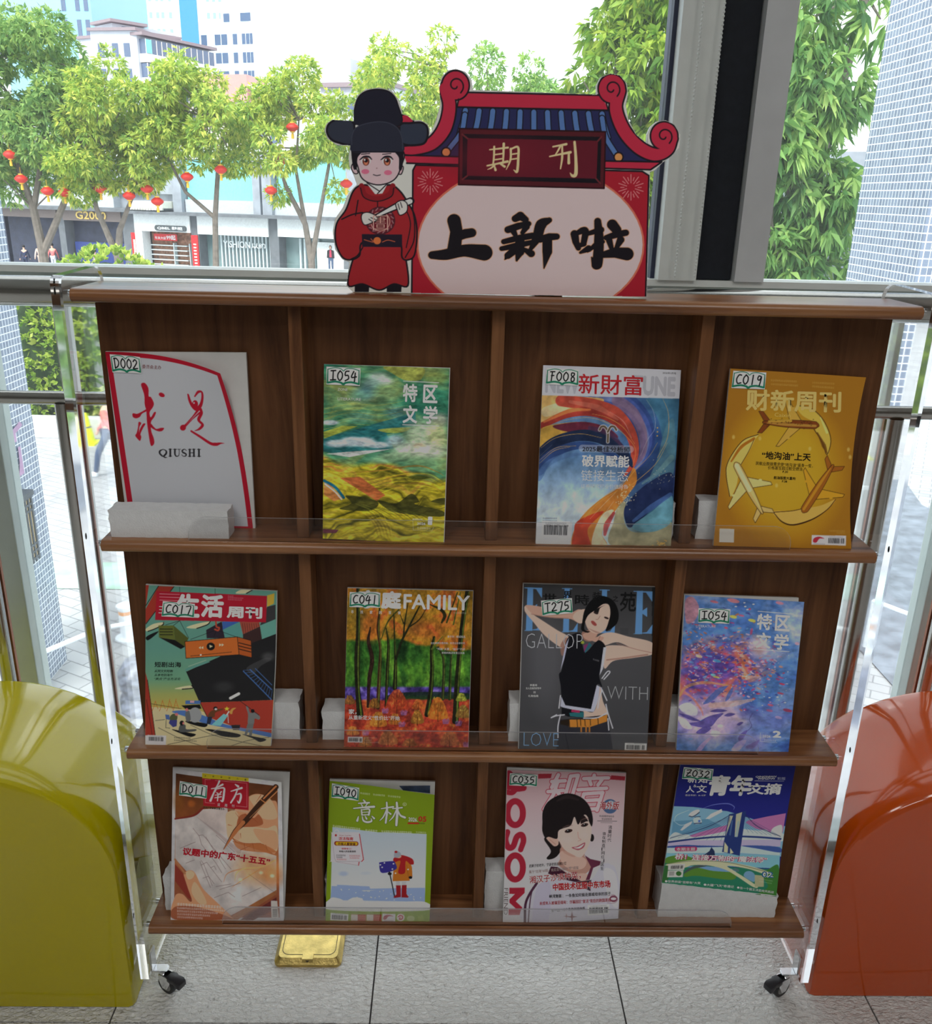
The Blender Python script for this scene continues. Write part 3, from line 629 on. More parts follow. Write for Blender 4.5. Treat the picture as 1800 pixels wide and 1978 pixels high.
def art_swirl():
    A = Art([(152, 80), (1537, 130), (1435, 1897), (75, 1880)])
    x, y = A.p[..., 0], A.p[..., 1]; n = streaks(A, 3, 3, .6, 2)[..., None]
    left = pal((y - 1000) / 900, [(0, (84, 118, 158)), (.3, (132, 160, 190)), (.6, (176, 190, 200)), (1, (170, 190, 206))])
    right = pal((y - 400) / 1500, [(0, (60, 96, 140)), (.3, (44, 72, 120)), (.6, (34, 48, 84)), (.8, (62, 110, 136)), (1, (128, 130, 110))])
    w = np.clip((x - 850) / 260, 0, 1)[..., None]; A.img = left * (1 - w) + right * w; A.img *= .88 + .24 * n
    A.S([(1180, 380), (1500, 380), (1490, 1000), (1380, 900), (1300, 600)], (58, 104, 128), .8); A.S([(1380, 700), (1470, 640), (1450, 1200), (1200, 1300), (1300, 1000)], (74, 112, 128), .8)
    for k, (c, wd, o) in enumerate((((44, 62, 118), 220, 150), ((66, 84, 150), 140, 120), ((104, 116, 156), 50, 60))):
        A.line([(700, 420 - o * .6), (950, 480 - o * .3), (1130, 640 - o * .2), (1200, 820), (1150, 1020), (1050, 1140)], [wd, wd, wd * .9, wd * .7, wd * .4, 20], c, .8)
    A.line([(900, 430), (1060, 560), (1150, 760), (1150, 960), (1060, 1100)], [120, 110, 90, 60, 10], (128, 96, 116), .7)
    A.S([(140, 378), (560, 392), (760, 420), (640, 520), (360, 560), (130, 720)], (196, 158, 96)); A.S([(150, 500), (420, 430), (420, 500), (180, 590)], (206, 190, 150), .8)
    A.line([(330, 430), (620, 470), (860, 560), (1010, 720), (1070, 900), (1050, 1060), (970, 1180)], [110, 130, 150, 120, 90, 60, 20], (166, 68, 54)); A.line([(130, 680), (400, 560), (660, 545), (880, 640), (1020, 790), (1060, 960)], [60, 80, 90, 80, 50, 20], (150, 54, 46))
    A.line([(420, 440), (700, 500), (900, 620)], [30, 60, 20], (186, 102, 84), .7); A.line([(160, 640), (420, 530), (620, 520)], [20, 40, 20], (206, 120, 66), .8)
    A.S([(120, 720), (300, 660), (520, 640), (620, 660), (440, 740), (240, 800), (110, 920)], (186, 146, 66)); A.S([(250, 680), (560, 640), (800, 700), (900, 800), (640, 730), (400, 740)], (96, 38, 56))
    A.line([(108, 980), (260, 850), (480, 780), (700, 790), (880, 880), (1000, 1010), (1045, 1090)], [110, 110, 110, 120, 120, 80, 20], (28, 40, 68)); A.line([(108, 1120), (220, 980), (420, 890), (640, 880), (860, 980), (1000, 1100)], [120, 100, 80, 70, 60, 10], (40, 62, 112), .9)
    A.line([(104, 1200), (200, 1060), (380, 980), (600, 960)], [70, 60, 50, 10], (74, 104, 150), .7); A.line([(620, 700), (820, 760), (960, 900)], [40, 60, 20], (66, 44, 72), .8)
    A.S([(1060, 1100), (960, 1260), (700, 1440), (520, 1620), (440, 1800), (450, 1895), (780, 1895), (740, 1760), (860, 1560), (1000, 1380), (1090, 1240)], (186, 118, 54))
    A.S([(500, 1640), (460, 1760), (450, 1895), (620, 1895), (600, 1720), (760, 1540)], (176, 62, 42)); A.S([(760, 1560), (680, 1700), (640, 1895), (790, 1895), (740, 1760), (860, 1540)], (206, 190, 156)); A.line([(860, 1560), (790, 1680), (770, 1780)], [30, 60, 30], (160, 50, 52), .8)
    A.S([(860, 1640), (900, 1500), (980, 1440), (960, 1600), (1000, 1720), (1100, 1760), (1300, 1740), (1430, 1640), (1434, 1895), (840, 1895)], (146, 140, 110), .95)
    A.S([(980, 1480), (1200, 1260), (1440, 1150), (1440, 1380), (1250, 1520), (1050, 1700), (980, 1660)], (26, 36, 70), .95); A.S([(1050, 1690), (1250, 1540), (1440, 1380), (1440, 1640), (1300, 1740), (1130, 1750)], (92, 140, 156), .9); A.line([(1060, 1640), (1240, 1500), (1430, 1370)], [30, 60, 40], (58, 84, 134), .9)
    A.line([(980, 1440), (1100, 1300), (1300, 1160)], [20, 60, 40], (60, 90, 130), .7); A.line([(1440, 1000), (1300, 1150), (1150, 1260)], [60, 40, 20], (104, 138, 140), .6)
    paint(A, 9, 9, .45, 83)
    gold = (206, 160, 80)
    for q in ([(150, 700), (400, 620), (640, 602), (850, 680), (1010, 810), (1080, 930), (1050, 1080)], [(108, 1030), (280, 900), (480, 880)], [(110, 1060), (260, 930), (420, 890)], [(130, 900), (280, 800), (520, 760), (740, 800)], [(1300, 850), (1220, 980), (1080, 1120), (980, 1230), (740, 1410), (560, 1560)], [(1400, 850), (1290, 1050), (1120, 1210), (960, 1330)], [(1350, 400), (1410, 560), (1400, 800), (1300, 1000)], [(640, 560), (800, 600), (960, 700), (1070, 860)], [(560, 1620), (700, 1460), (900, 1330)]): A.line(q, [2, 5, 3], gold, .9)
    for q in ([(1190, 420), (1260, 540), (1275, 700), (1200, 820), (1130, 980)], [(110, 990), (240, 870)], [(620, 1620), (780, 1450), (880, 1350)], [(640, 1880), (680, 1700), (860, 1440)], [(820, 540), (960, 640), (1040, 800)]): A.line(q, [2, 4, 2], (206, 206, 200), .8)
    r = np.random.default_rng(4)
    for _ in range(60): A.ell(980 + r.normal() * 50, 1390 + r.normal() * 55, 5, 5, (206, 196, 160), .9)
    for _ in range(30): A.ell(1320 + r.normal() * 70, 1180 + r.normal() * 60, 4, 4, (196, 190, 160), .7)
    for _ in range(20): A.ell(1340 + r.normal() * 30, 1870 + r.normal() * 14, 7, 6, gold, .9)
    for q in ((1300, 700), (1300, 740), (1298, 780)): A.ell(*q, 7, 7, gold)
    A.fill([(145, 60), (1545, 110), (1520, 411), (135, 376)], (186, 187, 196)); A.fill([(60, 1655), (445, 1655), (430, 1900), (60, 1900)], (188, 189, 196), .9, col2=(196, 196, 200), dirn=((60, 1655), (60, 1900)))
    A.T('NEW', 178, 172, 520, 186, 180, (162, 163, 172), .04); A.T('TUNE', 1050, 180, 1485, 198, 195, (160, 161, 170), .045)
    A.T('新財富', 508, 162, 1155, 182, 200, (166, 34, 42), .012); A.T('2026年1月号', 1352, 145, 1488, 152, 22, (90, 90, 96))
    for q in ([(800, 840), (800, 740), (770, 690), (735, 690), (718, 720)], [(800, 740), (830, 690), (865, 690), (885, 720)]): A.line(q, 34, (206, 204, 206), .8); A.line(q, 20, (92, 78, 62))
    A.line([(545, 905), (1025, 915)], 74, (196, 196, 206), .45, False)
    A.T('2025最佳分析师', 545, 880, 1026, 888, 58, INK, .008); A.T('破界赋能', 540, 968, 1018, 978, 122, (208, 208, 214), .025); A.T('链接生态', 534, 1122, 1005, 1128, 112, WH, -.004); A.T('证券研究行业价值报告', 530, 1264, 1002, 1270, 44, (196, 198, 204))
    A.rows(148, 1606, 290, 1608, 15, INK, .7); A.rows(146, 1632, 290, 1636, 15, INK, .7)
    A.T('ISSN 1671-1319', 180, 1676, 404, 1680, 24, INK); A.barcode([(140, 1640), (420, 1645), (418, 1815), (136, 1810)], bg=(192, 193, 198), seed=3)
    return A
def plane(A, nose, tail, wl, wr, tw, c1, c2, ol, w=74):
    """seen from above: fuselage nose-tail, wing tips wl/wr"""
    n, t = np.array(nose, float), np.array(tail, float); d = t - n; L = np.hypot(*d); d /= L; q = np.array([-d[1], d[0]])
    P = lambda a, b: tuple(n + d * a * L + q * b)
    for tip in (wl, wr):
        tip = np.array(tip, float); sg = np.sign((tip - n) @ q); m = n + d * .42 * L
        pl = [P(.30, sg * w * .3), P(.52, sg * w * .3), tuple(tip + d * 26), tuple(tip - d * 4)]
        A.fill(pl, c1, .95); A.line(pl + [pl[0]], 5, ol, .9, False)
        for f in (.38, .62): e = m * (1 - f) + tip * f; A.ell(e[0] - d[0] * 30, e[1] - d[1] * 30, 17, 12, c1); 
    for sg in (-1, 1):
        pl = [P(.86, sg * w * .2), P(.98, sg * w * .2), P(1.08, sg * tw), P(1.0, sg * tw)]; A.fill(pl, c2); A.line(pl + [pl[0]], 5, ol, .9, False)
    b = [P(0, 0), P(.03, w * .3), P(.12, w * .48), P(.6, w * .45), P(.95, w * .18), P(1.0, 0), P(.95, -w * .18), P(.6, -w * .45), P(.12, -w * .48), P(.03, -w * .3)]
    A.S(b, c2); A.line([P(.06, -w * .1), P(.6, -w * .12), P(.92, -w * .05)], [w * .3, w * .36, w * .1], c1, .7); A.line(catmull(b, 6, True), 5, ol, .9, False)
def art_oil():
    A = Art([(342, 105), (1605, 188), (1468, 1790), (182, 1758)], dict(r=(-62, 0)))
    x, y = A.p[..., 0], A.p[..., 1]; r = np.hypot((x - 850) / 620, (y - 1050) / 760)
    A.img = pal(r, [(0, (188, 152, 44)), (.5, (184, 146, 38)), (.85, (168, 120, 32)), (1.15, (142, 92, 30)), (1.5, (128, 80, 28))])
    P = (196, 172, 100)
    A.T('财新周刊', 488, 292, 1375, 318, 200, P, .028); A.T('Caixin', 752, 512, 900, 520, 36, (200, 170, 90))
    dk = (60, 34, 18)
    A.S([(960, 445), (1100, 480), (1210, 590), (1270, 740), (1262, 880), (1238, 905), (1200, 800), (1130, 680), (1170, 630), (1010, 540)], (196, 168, 70)); A.line([(960, 445), (1100, 480), (1210, 590), (1275, 760), (1240, 905), (1195, 790), (1120, 670)], 7, dk)
    A.line([(1150, 700), (1210, 820), (1240, 890)], [10, 40, 10], (96, 58, 22), .8); A.line([(1180, 560), (1240, 700)], [10, 24], (222, 206, 130), .7)
    A.S([(600, 712), (470, 760), (380, 860), (312, 980), (302, 1110), (338, 1290), (400, 1180), (430, 1010), (520, 860), (570, 760)], (204, 178, 92)); A.line([(600, 712), (470, 760), (380, 860), (310, 990), (304, 1110), (335, 1290)], 7, dk); A.line([(560, 750), (440, 830), (350, 960)], [24, 30, 16], (166, 104, 30)); A.line([(560, 760), (510, 870), (440, 990)], 5, dk)
    A.S([(735, 1435), (900, 1430), (1010, 1410), (1180, 1380), (1320, 1325), (1240, 1420), (1100, 1510), (930, 1560), (820, 1530)], (204, 160, 76)); A.line([(735, 1435), (820, 1530), (930, 1560), (1100, 1510), (1240, 1420), (1320, 1325)], [6, 12, 14, 8, 6], dk); A.line([(745, 1440), (900, 1430), (1010, 1410)], 6, dk)
    plane(A, (1165, 632), (640, 600), (870, 380), (790, 825), 100, (190, 152, 64), (122, 62, 26), dk); A.line([(900, 590), (700, 592)], [30, 20], (196, 160, 60), .8)
    plane(A, (385, 970), (640, 1455), (320, 1390), (718, 1160), 100, (206, 188, 120), (196, 168, 100), dk, 70); A.line([(400, 1000), (520, 1230)], [40, 40], (214, 204, 160), .8)
    plane(A, (1012, 1445), (1300, 1000), (1390, 1300), (1022, 1048), 96, (196, 146, 40), (150, 88, 30), dk, 78)
    r_ = np.random.default_rng(3)
    for _ in range(34): A.ell(r_.uniform(680, 1150), 610 + r_.normal() * 16, 7, 4, dk, .6)
    for q in ((370, 735), (1080, 850), (770, 1190), (1440, 860), (1455, 930), (615, 750)): A.ell(*q, 14, 20, (206, 186, 110), .6, .8)
    k = (28, 22, 14)
    A.T('“地沟油”上天', 635, 868, 1090, 892, 74, k, .025); A.T('民航业脱碳需求使“地沟油”摇身一变，', 578, 962, 1108, 992, 36, k); A.T('价格甚至超过航空燃油', 690, 1005, 1010, 1022, 34, k); A.T('P.30', 826, 1052, 876, 1054, 20, k, .02); A.T('航油版图大重构', 744, 1100, 946, 1112, 30, k, .015); A.T('P.38', 820, 1142, 868, 1144, 20, k, .02)
    A.rows(716, 205, 960, 218, 16, P, .6); A.rows(716, 240, 970, 256, 16, P, .6, 2); A.rows(1100, 228, 1310, 240, 16, P, .6, 3); A.rows(1100, 262, 1306, 278, 16, P, .6, 4); A.rows(1262, 1610, 1408, 1614, 12, P, .7); A.rows(1330, 1630, 1408, 1632, 12, P, .7)
    A.fill([(1098, 1656), (1418, 1664), (1416, 1756), (1095, 1746)], (194, 192, 196)); A.S([(1110, 1720), (1120, 1685), (1170, 1672), (1215, 1690), (1170, 1690), (1140, 1726)], (170, 44, 60)); A.rows(1112, 1734, 1222, 1738, 8, INK, .8)
    A.barcode([(1240, 1664), (1412, 1668), (1410, 1750), (1238, 1745)], bg=(194, 192, 196), seed=8)
    A.fill([(240, 1592), (376, 1598), (372, 1726), (236, 1722)], (190, 186, 178))
    return A
def art_ship():
    A = Art([(207, 100), (1470, 160), (1412, 1672), (203, 1645)], dict(r=(14, 0)))
    x, y = A.p[..., 0], A.p[..., 1]
    A.img = pal((y - 700) / 560, [(0, (92, 142, 128)), (.55, (104, 150, 120)), (.8, (150, 156, 92)), (1, (172, 158, 84))])
    K = (24, 24, 26); R = (150, 52, 40); CR = (190, 178, 138)
    A.fill([(260, 1270), (730, 1310), (1420, 1530), (1420, 1690), (200, 1690), (200, 1400)], CR)
    A.fill([(205, 90), (240, 90), (205, 330)], R); A.fill([(330, 110), (480, 115), (205, 470), (205, 330)], R); A.line([(480, 115), (210, 470)], 6, K, 1, False); A.line([(330, 110), (205, 300)], 6, K, 1, False)
    for q in ([(205, 520), (280, 470), (380, 455), (372, 478), (300, 515), (230, 540)], [(600, 505), (700, 470), (830, 450), (800, 480), (700, 515)], [(1075, 180), (1130, 145), (1235, 150), (1180, 180)], [(485, 1095), (560, 1075), (650, 1065), (660, 1090), (560, 1100)]): A.S(q, (196, 190, 152)); A.line(q[2:], 9, K)
    A.S([(208, 600), (250, 570), (330, 540), (300, 575), (230, 625)], K)
    # containers on deck
    A.fill([(790, 530), (940, 450), (970, 610), (795, 610)], (46, 38, 48)); A.fill([(945, 450), (1120, 450), (950, 530)], (60, 92, 158)); A.fill([(950, 530), (1110, 455), (1145, 590), (970, 590)], (84, 142, 136)); A.fill([(1115, 455), (1300, 450), (1310, 500), (1145, 575)], (150, 72, 58)); A.fill([(1145, 575), (1310, 500), (1330, 630), (1150, 690)], (58, 40, 40)); A.fill([(1310, 480), (1460, 420), (1465, 570), (1335, 625)], (96, 152, 140)); A.fill([(1380, 200), (1450, 180), (1445, 280), (1380, 310)], (188, 158, 60)); A.fill([(1380, 310), (1460, 290), (1460, 430), (1310, 490)], (54, 54, 56))
    for k in range(8): A.line([(1140 + k * 22, 470), (1150 + k * 22, 570 - k * 9)], 4, K, .7, False)
    # hull
    A.fill([(600, 930), (800, 840), (1150, 690), (1470, 570), (1440, 1210), (1100, 1222), (730, 1230)], (34, 34, 36)); A.fill([(730, 1230), (1100, 1222), (1440, 1210), (1420, 1560), (1150, 1500), (800, 1370)], (156, 56, 44)); A.line([(600, 930), (730, 1230), (800, 1370)], 6, K, 1, False)
    A.S([(1180, 900), (1300, 830), (1380, 800), (1420, 820), (1320, 880), (1240, 960)], (70, 70, 72), .6, ); A.ell(960, 1080, 90, 50, (60, 60, 62), .6, .9); A.ell(1390, 790, 60, 40, (88, 88, 90), .6, .9)
    for k in range(12): A.line([(1150 + k * 24, 920 + k * 26), (1210 + k * 20, 920 + k * 18)], 4, (70, 106, 166), 1, False)
    A.line([(1150, 930), (1420, 1205)], 9, (70, 106, 166), 1, False); A.line([(1215, 915), (1425, 1110)], 9, (70, 106, 166), 1, False); A.line([(1265, 905), (1425, 1065)], 6, (70, 106, 166), 1, False)
    A.fill([(590, 930), (590, 905), (800, 830), (830, 838), (620, 915)], (88, 140, 130)); A.line([(620, 880), (790, 820)], 4, (180, 180, 170), 1, False)
    # hanging boxes
    A.fill([(330, 485), (475, 485), (490, 625), (335, 600)], (92, 100, 46)); A.fill([(475, 485), (620, 610), (580, 690), (490, 625)], (78, 84, 40)); A.fill([(340, 600), (490, 625), (585, 690), (545, 712)], K)
    for k in range(3): A.line([(345, 518 + 27 * k), (465, 520 + 27 * k)], 7, K, 1, False)
    A.fill([(585, 640), (1090, 598), (1108, 770), (595, 802)], (186, 98, 44)); A.fill([(1090, 598), (1225, 635), (1232, 800), (1108, 770)], (166, 82, 38)); A.line([(585, 640), (1090, 598), (1225, 635), (1232, 800), (1108, 770), (595, 802), (585, 640)], 5, K, 1, False); A.line([(1090, 598), (1108, 770)], 5, K, 1, False)
    for k in range(3): A.line([(1105, 655 + 30 * k), (1222, 685 + 30 * k)], 8, K, 1, False)
    A.ell(834, 689, 40, 37, K); A.fill([(822, 672), (856, 688), (824, 704)], CR); 
    for a, b in ((718, -1), (742, -1), (938, 1), (962, 1)): A.fill([(a, 686 - (a > 900) * 12), (a - b * 22, 672 - (a > 900) * 12), (a - b * 22, 702 - (a > 900) * 12)] if b > 0 else [(a, 700), (a + 20, 686), (a + 20, 714)], (206, 200, 170))
    A.line([(640, 780), (1035, 744)], 4, K, 1, False); A.ell(738, 770, 9, 8, WH)
    for q in ([(535, 440), (400, 480)], [(535, 440), (475, 485)], [(535, 440), (620, 605)], [(890, 530), (640, 620)], [(890, 530), (1080, 598)], [(890, 530), (860, 605)], [(535, 120), (535, 440)], [(875, 130), (880, 460)]): A.line(q, 4, K, 1, False)
    A.line([(885, 455), (890, 500), (915, 510), (905, 535), (875, 525)], 16, (170, 70, 52))
    # quay
    A.fill([(203, 930), (225, 1010), (300, 1550), (203, 1550)], R); A.line([(225, 1010), (300, 1550)], 5, K, 1, False); A.line([(215, 1200), (270, 1550)], 4, K, 1, False)
    for bx in (300, 370, 440, 500): A.line([(bx, 1215 - (bx % 3) * 10), (bx - 22, 1290), (bx - 30, 1310)], 5, (178, 96, 44), .9, False); A.line([(bx, 1215), (bx + 26, 1290)], 5, (178, 96, 44), .9, False); A.line([(bx - 16, 1262), (bx + 16, 1262)], 4, (178, 96, 44), .9, False)
    A.fill([(590, 1210), (735, 1212), (735, 1245), (590, 1245)], (70, 104, 160)); A.fill([(635, 1212), (675, 1212), (675, 1232), (635, 1232)], (206, 150, 160)); A.fill([(550, 1258), (730, 1250), (745, 1290), (600, 1300)], K)
    A.S([(460, 1318), (620, 1310), (800, 1370), (1000, 1450), (1420, 1530), (1420, 1570), (1100, 1500), (800, 1440), (600, 1370)], (74, 108, 168))
    A.S([(590, 1410), (700, 1420), (800, 1440), (770, 1470), (640, 1440)], K); A.S([(780, 1490), (900, 1500), (1110, 1540), (1090, 1570), (950, 1560), (880, 1530)], K); A.S([(460, 1490), (600, 1520), (690, 1540), (640, 1565), (540, 1530)], K); A.S([(1140, 1540), (1240, 1560), (1370, 1590), (1310, 1615), (1240, 1580)], K)
    A.ell(683, 1352, 63, 74, (142, 144, 146)); A.fill([(395, 1345), (435, 1350), (440, 1400), (402, 1390)], (72, 96, 150)); A.line([(405, 1390), (400, 1475), (440, 1480)], 4, K, 1, False)
    def man(pts, c): A.S(pts, c)
    man([(440, 1370), (470, 1340), (510, 1350), (505, 1400), (450, 1410)], (78, 84, 58)); A.fill([(440, 1400), (510, 1400), (505, 1460), (470, 1470), (430, 1430)], (60, 62, 120)); A.ell(505, 1345, 16, 14, (190, 110, 110))
    man([(525, 1500), (545, 1440), (590, 1450), (600, 1490), (690, 1490), (680, 1510), (560, 1520)], (78, 80, 80)); A.ell(556, 1430, 22, 24, K); A.ell(570, 1432, 9, 12, (196, 110, 110))
    man([(590, 1330), (625, 1310), (640, 1400), (600, 1410)], (96, 98, 100)); A.ell(603, 1300, 15, 16, (190, 110, 110))
    man([(808, 1370), (830, 1320), (880, 1300), (950, 1290), (950, 1302), (880, 1330), (870, 1370)], (96, 62, 40)); A.ell(880, 1288, 20, 18, K); A.ell(884, 1296, 13, 10, WH); A.fill([(805, 1370), (850, 1370), (830, 1440), (795, 1440)], (40, 44, 62))
    A.fill([(960, 1340), (1000, 1360), (930, 1460), (840, 1450)], (116, 180, 186)); A.line([(990, 1350), (1010, 1320)], 12, WH, 1, False); A.S([(1015, 1330), (1040, 1290), (1080, 1285), (1050, 1310), (1040, 1345)], (186, 140, 70)); A.line([(1000, 1350), (1005, 1430)], 6, WH, 1, False)
    A.fill([(990, 1268), (998, 1284), (1018, 1286), (1002, 1297), (1006, 1315), (990, 1303), (974, 1313), (978, 1296), (964, 1286), (984, 1284)], (220, 190, 60))
    man([(1175, 1275), (1195, 1270), (1215, 1330), (1260, 1330), (1310, 1370), (1300, 1400), (1260, 1390), (1250, 1440), (1195, 1440), (1195, 1350)], (112, 114, 114)); A.fill([(1190, 1440), (1250, 1440), (1230, 1560), (1205, 1550), (1215, 1480), (1180, 1550), (1160, 1545)], (104, 106, 106)); A.ell(1240, 1315, 18, 18, K); A.line([(1075, 1185), (1300, 1355)], 5, K, 1, False); A.line([(1025, 1190), (1105, 1148)], 28, (206, 206, 196), 1, False)
    A.fill([(1030, 1450), (1120, 1450), (1110, 1500), (1050, 1500)], (44, 44, 48))
    for q in ([(330, 1475), (560, 1590), (800, 1670)], [(420, 1640), (800, 1560), (960, 1540)], [(640, 1450), (900, 1560), (1400, 1670)], [(980, 1670), (1200, 1600), (1400, 1570)], [(300, 1405), (390, 1395)], [(260, 1240), (550, 1290)]): A.line(q, 4, K, .9)
    A.rows(480, 1565, 640, 1572, 14, K, .8); A.rows(480, 1590, 700, 1600, 14, K, .7)
    A.fill([(203, 1548), (405, 1552), (402, 1648), (203, 1640)], (192, 190, 192)); A.barcode([(225, 1545), (390, 1552), (388, 1620), (225, 1612)], bg=(192, 190, 192), seed=5)
    # masthead
    A.fill([(312, 158), (1378, 205), (1368, 460), (298, 432)], (158, 28, 46))
    A.T('生', 505, 178, 735, 188, 225, WH, .045); A.T('活', 745, 186, 965, 196, 222, WH, .045); A.T('周刊', 992, 300, 1335, 312, 115, WH, .04)
    for k in range(3): A.line([(342, 184 + 29 * k), (532, 190 + 30 * k)], 5, (206, 160, 168), .9, False)
    A.rows(1000, 200, 1055, 202, 12, WH, .7); A.rows(1000, 215, 1150, 222, 12, WH, .7); A.rows(1000, 232, 1135, 238, 12, WH, .7)
    A.T('短剧出海', 294, 832, 550, 836, 52, K, .014); A.T('从网文到短剧', 296, 908, 472, 910, 26, K, 0, -.2); A.T('从本地到海外', 296, 946, 472, 948, 26, K, 0, -.2); A.T('“爽点”产业方法论', 292, 984, 546, 986, 26, K, 0, -.2)
    A.T('三', 335, 300, 372, 302, 66, WH)
    return A
def art_forest():
    A = Art([(378, 85), (1660, 115), (1610, 1715), (340, 1710)])
    x, y = A.p[..., 0], A.p[..., 1]; n = streaks(A, 9, 9, .3, 5); n2 = streaks(A, 22, 6, .2, 8); n3 = streaks(A, 26, 26, .1, 12)
    top = pal(n * 1.6 - .3 + .3 * (n3 - .5), [(0, (92, 84, 34)), (.35, (150, 112, 36)), (.6, (176, 124, 40)), (.8, (184, 92, 44)), (1, (196, 160, 60))])
    green = pal(n2 * 1.6 - .3, [(0, (22, 52, 24)), (.4, (48, 96, 36)), (.75, (84, 136, 44)), (1, (118, 168, 60))])
    red = pal(n3 * 1.6 - .3, [(0, (116, 44, 36)), (.5, (168, 58, 42)), (.8, (184, 84, 48)), (1, (206, 130, 60))])
    e1 = 600 + 110 * np.clip((x - 900) / 500, 0, 1) + 70 * (n - .5); w = np.clip((y - e1) / 26 + .5, 0, 1)[..., None]; A.img = top * (1 - w) + green * w
    pu = pal(n3 * 1.8 - .4, [(0, (36, 30, 60)), (.5, (74, 58, 140)), (1, (128, 112, 196))]); w = (np.clip((y - 1085) / 24 + .5, 0, 1) * (1 - np.clip((y - 1160 - 60 * (x < 800)) / 40, 0, 1)))[..., None]; A.img = A.img * (1 - w) + pu * w
    A.S([(780, 1180), (1000, 1140), (1610, 1150), (1610, 1240), (900, 1240)], (24, 44, 30), .8)
    w = np.clip((y - 1215 + 40 * (n - .5)) / 20 + .5, 0, 1)[..., None]; A.img = A.img * (1 - w) + red * w
    A.ell(620, 470, 110, 150, (184, 92, 40), .6, .8); A.ell(1180, 500, 200, 90, (180, 84, 44), .5, .8)
    def trunk(p, w, c=(30, 30, 18), hi=(104, 130, 44)):
        A.line(p, w, c); A.line([(a + w[0] * .32, b) for a, b in p], [q * .25 for q in w], hi, .7)
    trunk([(482, 95), (485, 500), (475, 800), (480, 1100), (505, 1370)], [34, 40, 60, 48, 70]); trunk([(610, 480), (590, 620), (628, 800), (600, 1000), (585, 1290)], [14, 34, 44, 40, 26], (44, 28, 24), (60, 40, 26)); trunk([(705, 290), (690, 500), (712, 700), (705, 900), (685, 1300)], [18, 34, 26, 36, 40], (58, 36, 24)); A.line([(900, 300), (790, 420), (720, 600)], [14, 14, 10], (58, 66, 26)); trunk([(772, 490), (795, 650), (785, 900), (768, 1290)], [12, 26, 34, 26], (28, 22, 16))
    trunk([(850, 340), (858, 600), (868, 800), (860, 1100)], [10, 16, 30, 44]); A.line([(870, 800), (930, 620), (990, 500), (1110, 270)], [24, 24, 20, 14], (30, 34, 18)); A.line([(950, 560), (960, 440), (1000, 200)], [18, 14, 8], (30, 34, 18)); A.line([(1000, 480), (1110, 400), (1180, 290)], [14, 10, 6], (30, 34, 18)); A.line([(910, 340), (950, 440)], [6, 12], (30, 34, 18))
    trunk([(1262, 580), (1235, 720), (1240, 900), (1225, 1150), (1190, 1370)], [26, 34, 40, 46, 56]); A.line([(1240, 700), (1350, 570)], [20, 8], (92, 110, 40)); trunk([(1305, 680), (1360, 830), (1350, 1210)], [16, 26, 34], (44, 46, 30)); trunk([(1440, 760), (1430, 900), (1420, 1210)], [24, 26, 34], (36, 46, 26)); trunk([(1600, 130), (1545, 500), (1500, 1000), (1480, 1440)], [44, 46, 50, 66]); A.line([(1220, 250), (1330, 300), (1370, 360), (1340, 430)], [10, 30, 36, 20], (40, 40, 20)); A.line([(1500, 130), (1390, 430)], [10, 18], (44, 50, 22)); A.line([(1530, 130), (1460, 450)], [10, 14], (60, 84, 34))
    def bush(cx, cy, r, h, c1, c2):
        A.S([(cx - r, cy), (cx - r * .9, cy - h * .5), (cx - r * .4, cy - h * .9), (cx, cy - h), (cx + r * .4, cy - h * .9), (cx + r * .9, cy - h * .5), (cx + r, cy)], c1, .85); q = np.random.default_rng(int(cx))
        for _ in range(26): a, b = q.uniform(-.8, .8), q.uniform(.1, .92); A.line([(cx + a * r * (1 - .4 * b), cy - b * h), (cx + a * r * 1.06 * (1 - .4 * b), cy - b * h - h * .08)], 7, c2, .9, False)
        A.line([(cx, cy + h * .15), (cx, cy - h * .7)], [7, 2], (60, 30, 20), .8)
    for a in ((880, 1330, 105, 220, (168, 62, 38), (206, 112, 54)), (1300, 1410, 90, 220, (190, 110, 40), (214, 150, 60)), (690, 1490, 80, 150, (180, 116, 44), (206, 150, 66)), (1100, 1310, 60, 100, (180, 90, 40), (206, 120, 60)), (650, 1300, 50, 100, (120, 84, 36), (160, 110, 44)), (860, 1470, 60, 110, (176, 104, 44), (206, 140, 60)), (1090, 1460, 60, 140, (140, 100, 40), (196, 140, 60)), (790, 1680, 90, 140, (160, 96, 50), (190, 120, 66)), (560, 1700, 60, 100, (150, 100, 50), (180, 120, 60)), (1420, 1690, 90, 150, (160, 90, 50), (176, 110, 60)), (430, 1580, 60, 90, (176, 110, 50), (196, 130, 60)), (400, 1260, 50, 90, (110, 80, 40), (150, 96, 40)), (1010, 1700, 70, 80, (150, 90, 46), (176, 110, 56)), (1560, 1400, 70, 130, (120, 96, 44), (150, 130, 60)), (1540, 1230, 50, 80, (130, 140, 50), (170, 170, 66))): bush(*a)
    for q in ((950, 1360), (760, 1340), (1380, 1450), (1510, 1470), (930, 1480), (560, 1570), (1590, 1690)):
        for k in range(7): A.line([(q[0] - 24 + k * 8, q[1] + 16), (q[0] - 30 + k * 11, q[1] - 24 - (k % 3) * 6)], 6, (130, 104, 180), .8, False)
    paint(A, 30, 26, .6, 97)
    A.img *= np.where(y > 1530, .93, 1)[..., None]
    A.T('家', 480, 100, 710, 106, 186, WH, .05); A.T('庭', 720, 112, 930, 116, 180, WH, .05); A.T('FAMILY', 950, 142, 1630, 160, 150, WH, .02)
    for k, c in enumerate('寻找家的答案'): A.T(c, 412 + k * 96, 306 + k * 2, 440 + k * 96, 306 + k * 2, 32, WH, .01)
    A.rows(1460, 322, 1592, 328, 18, WH, .6)
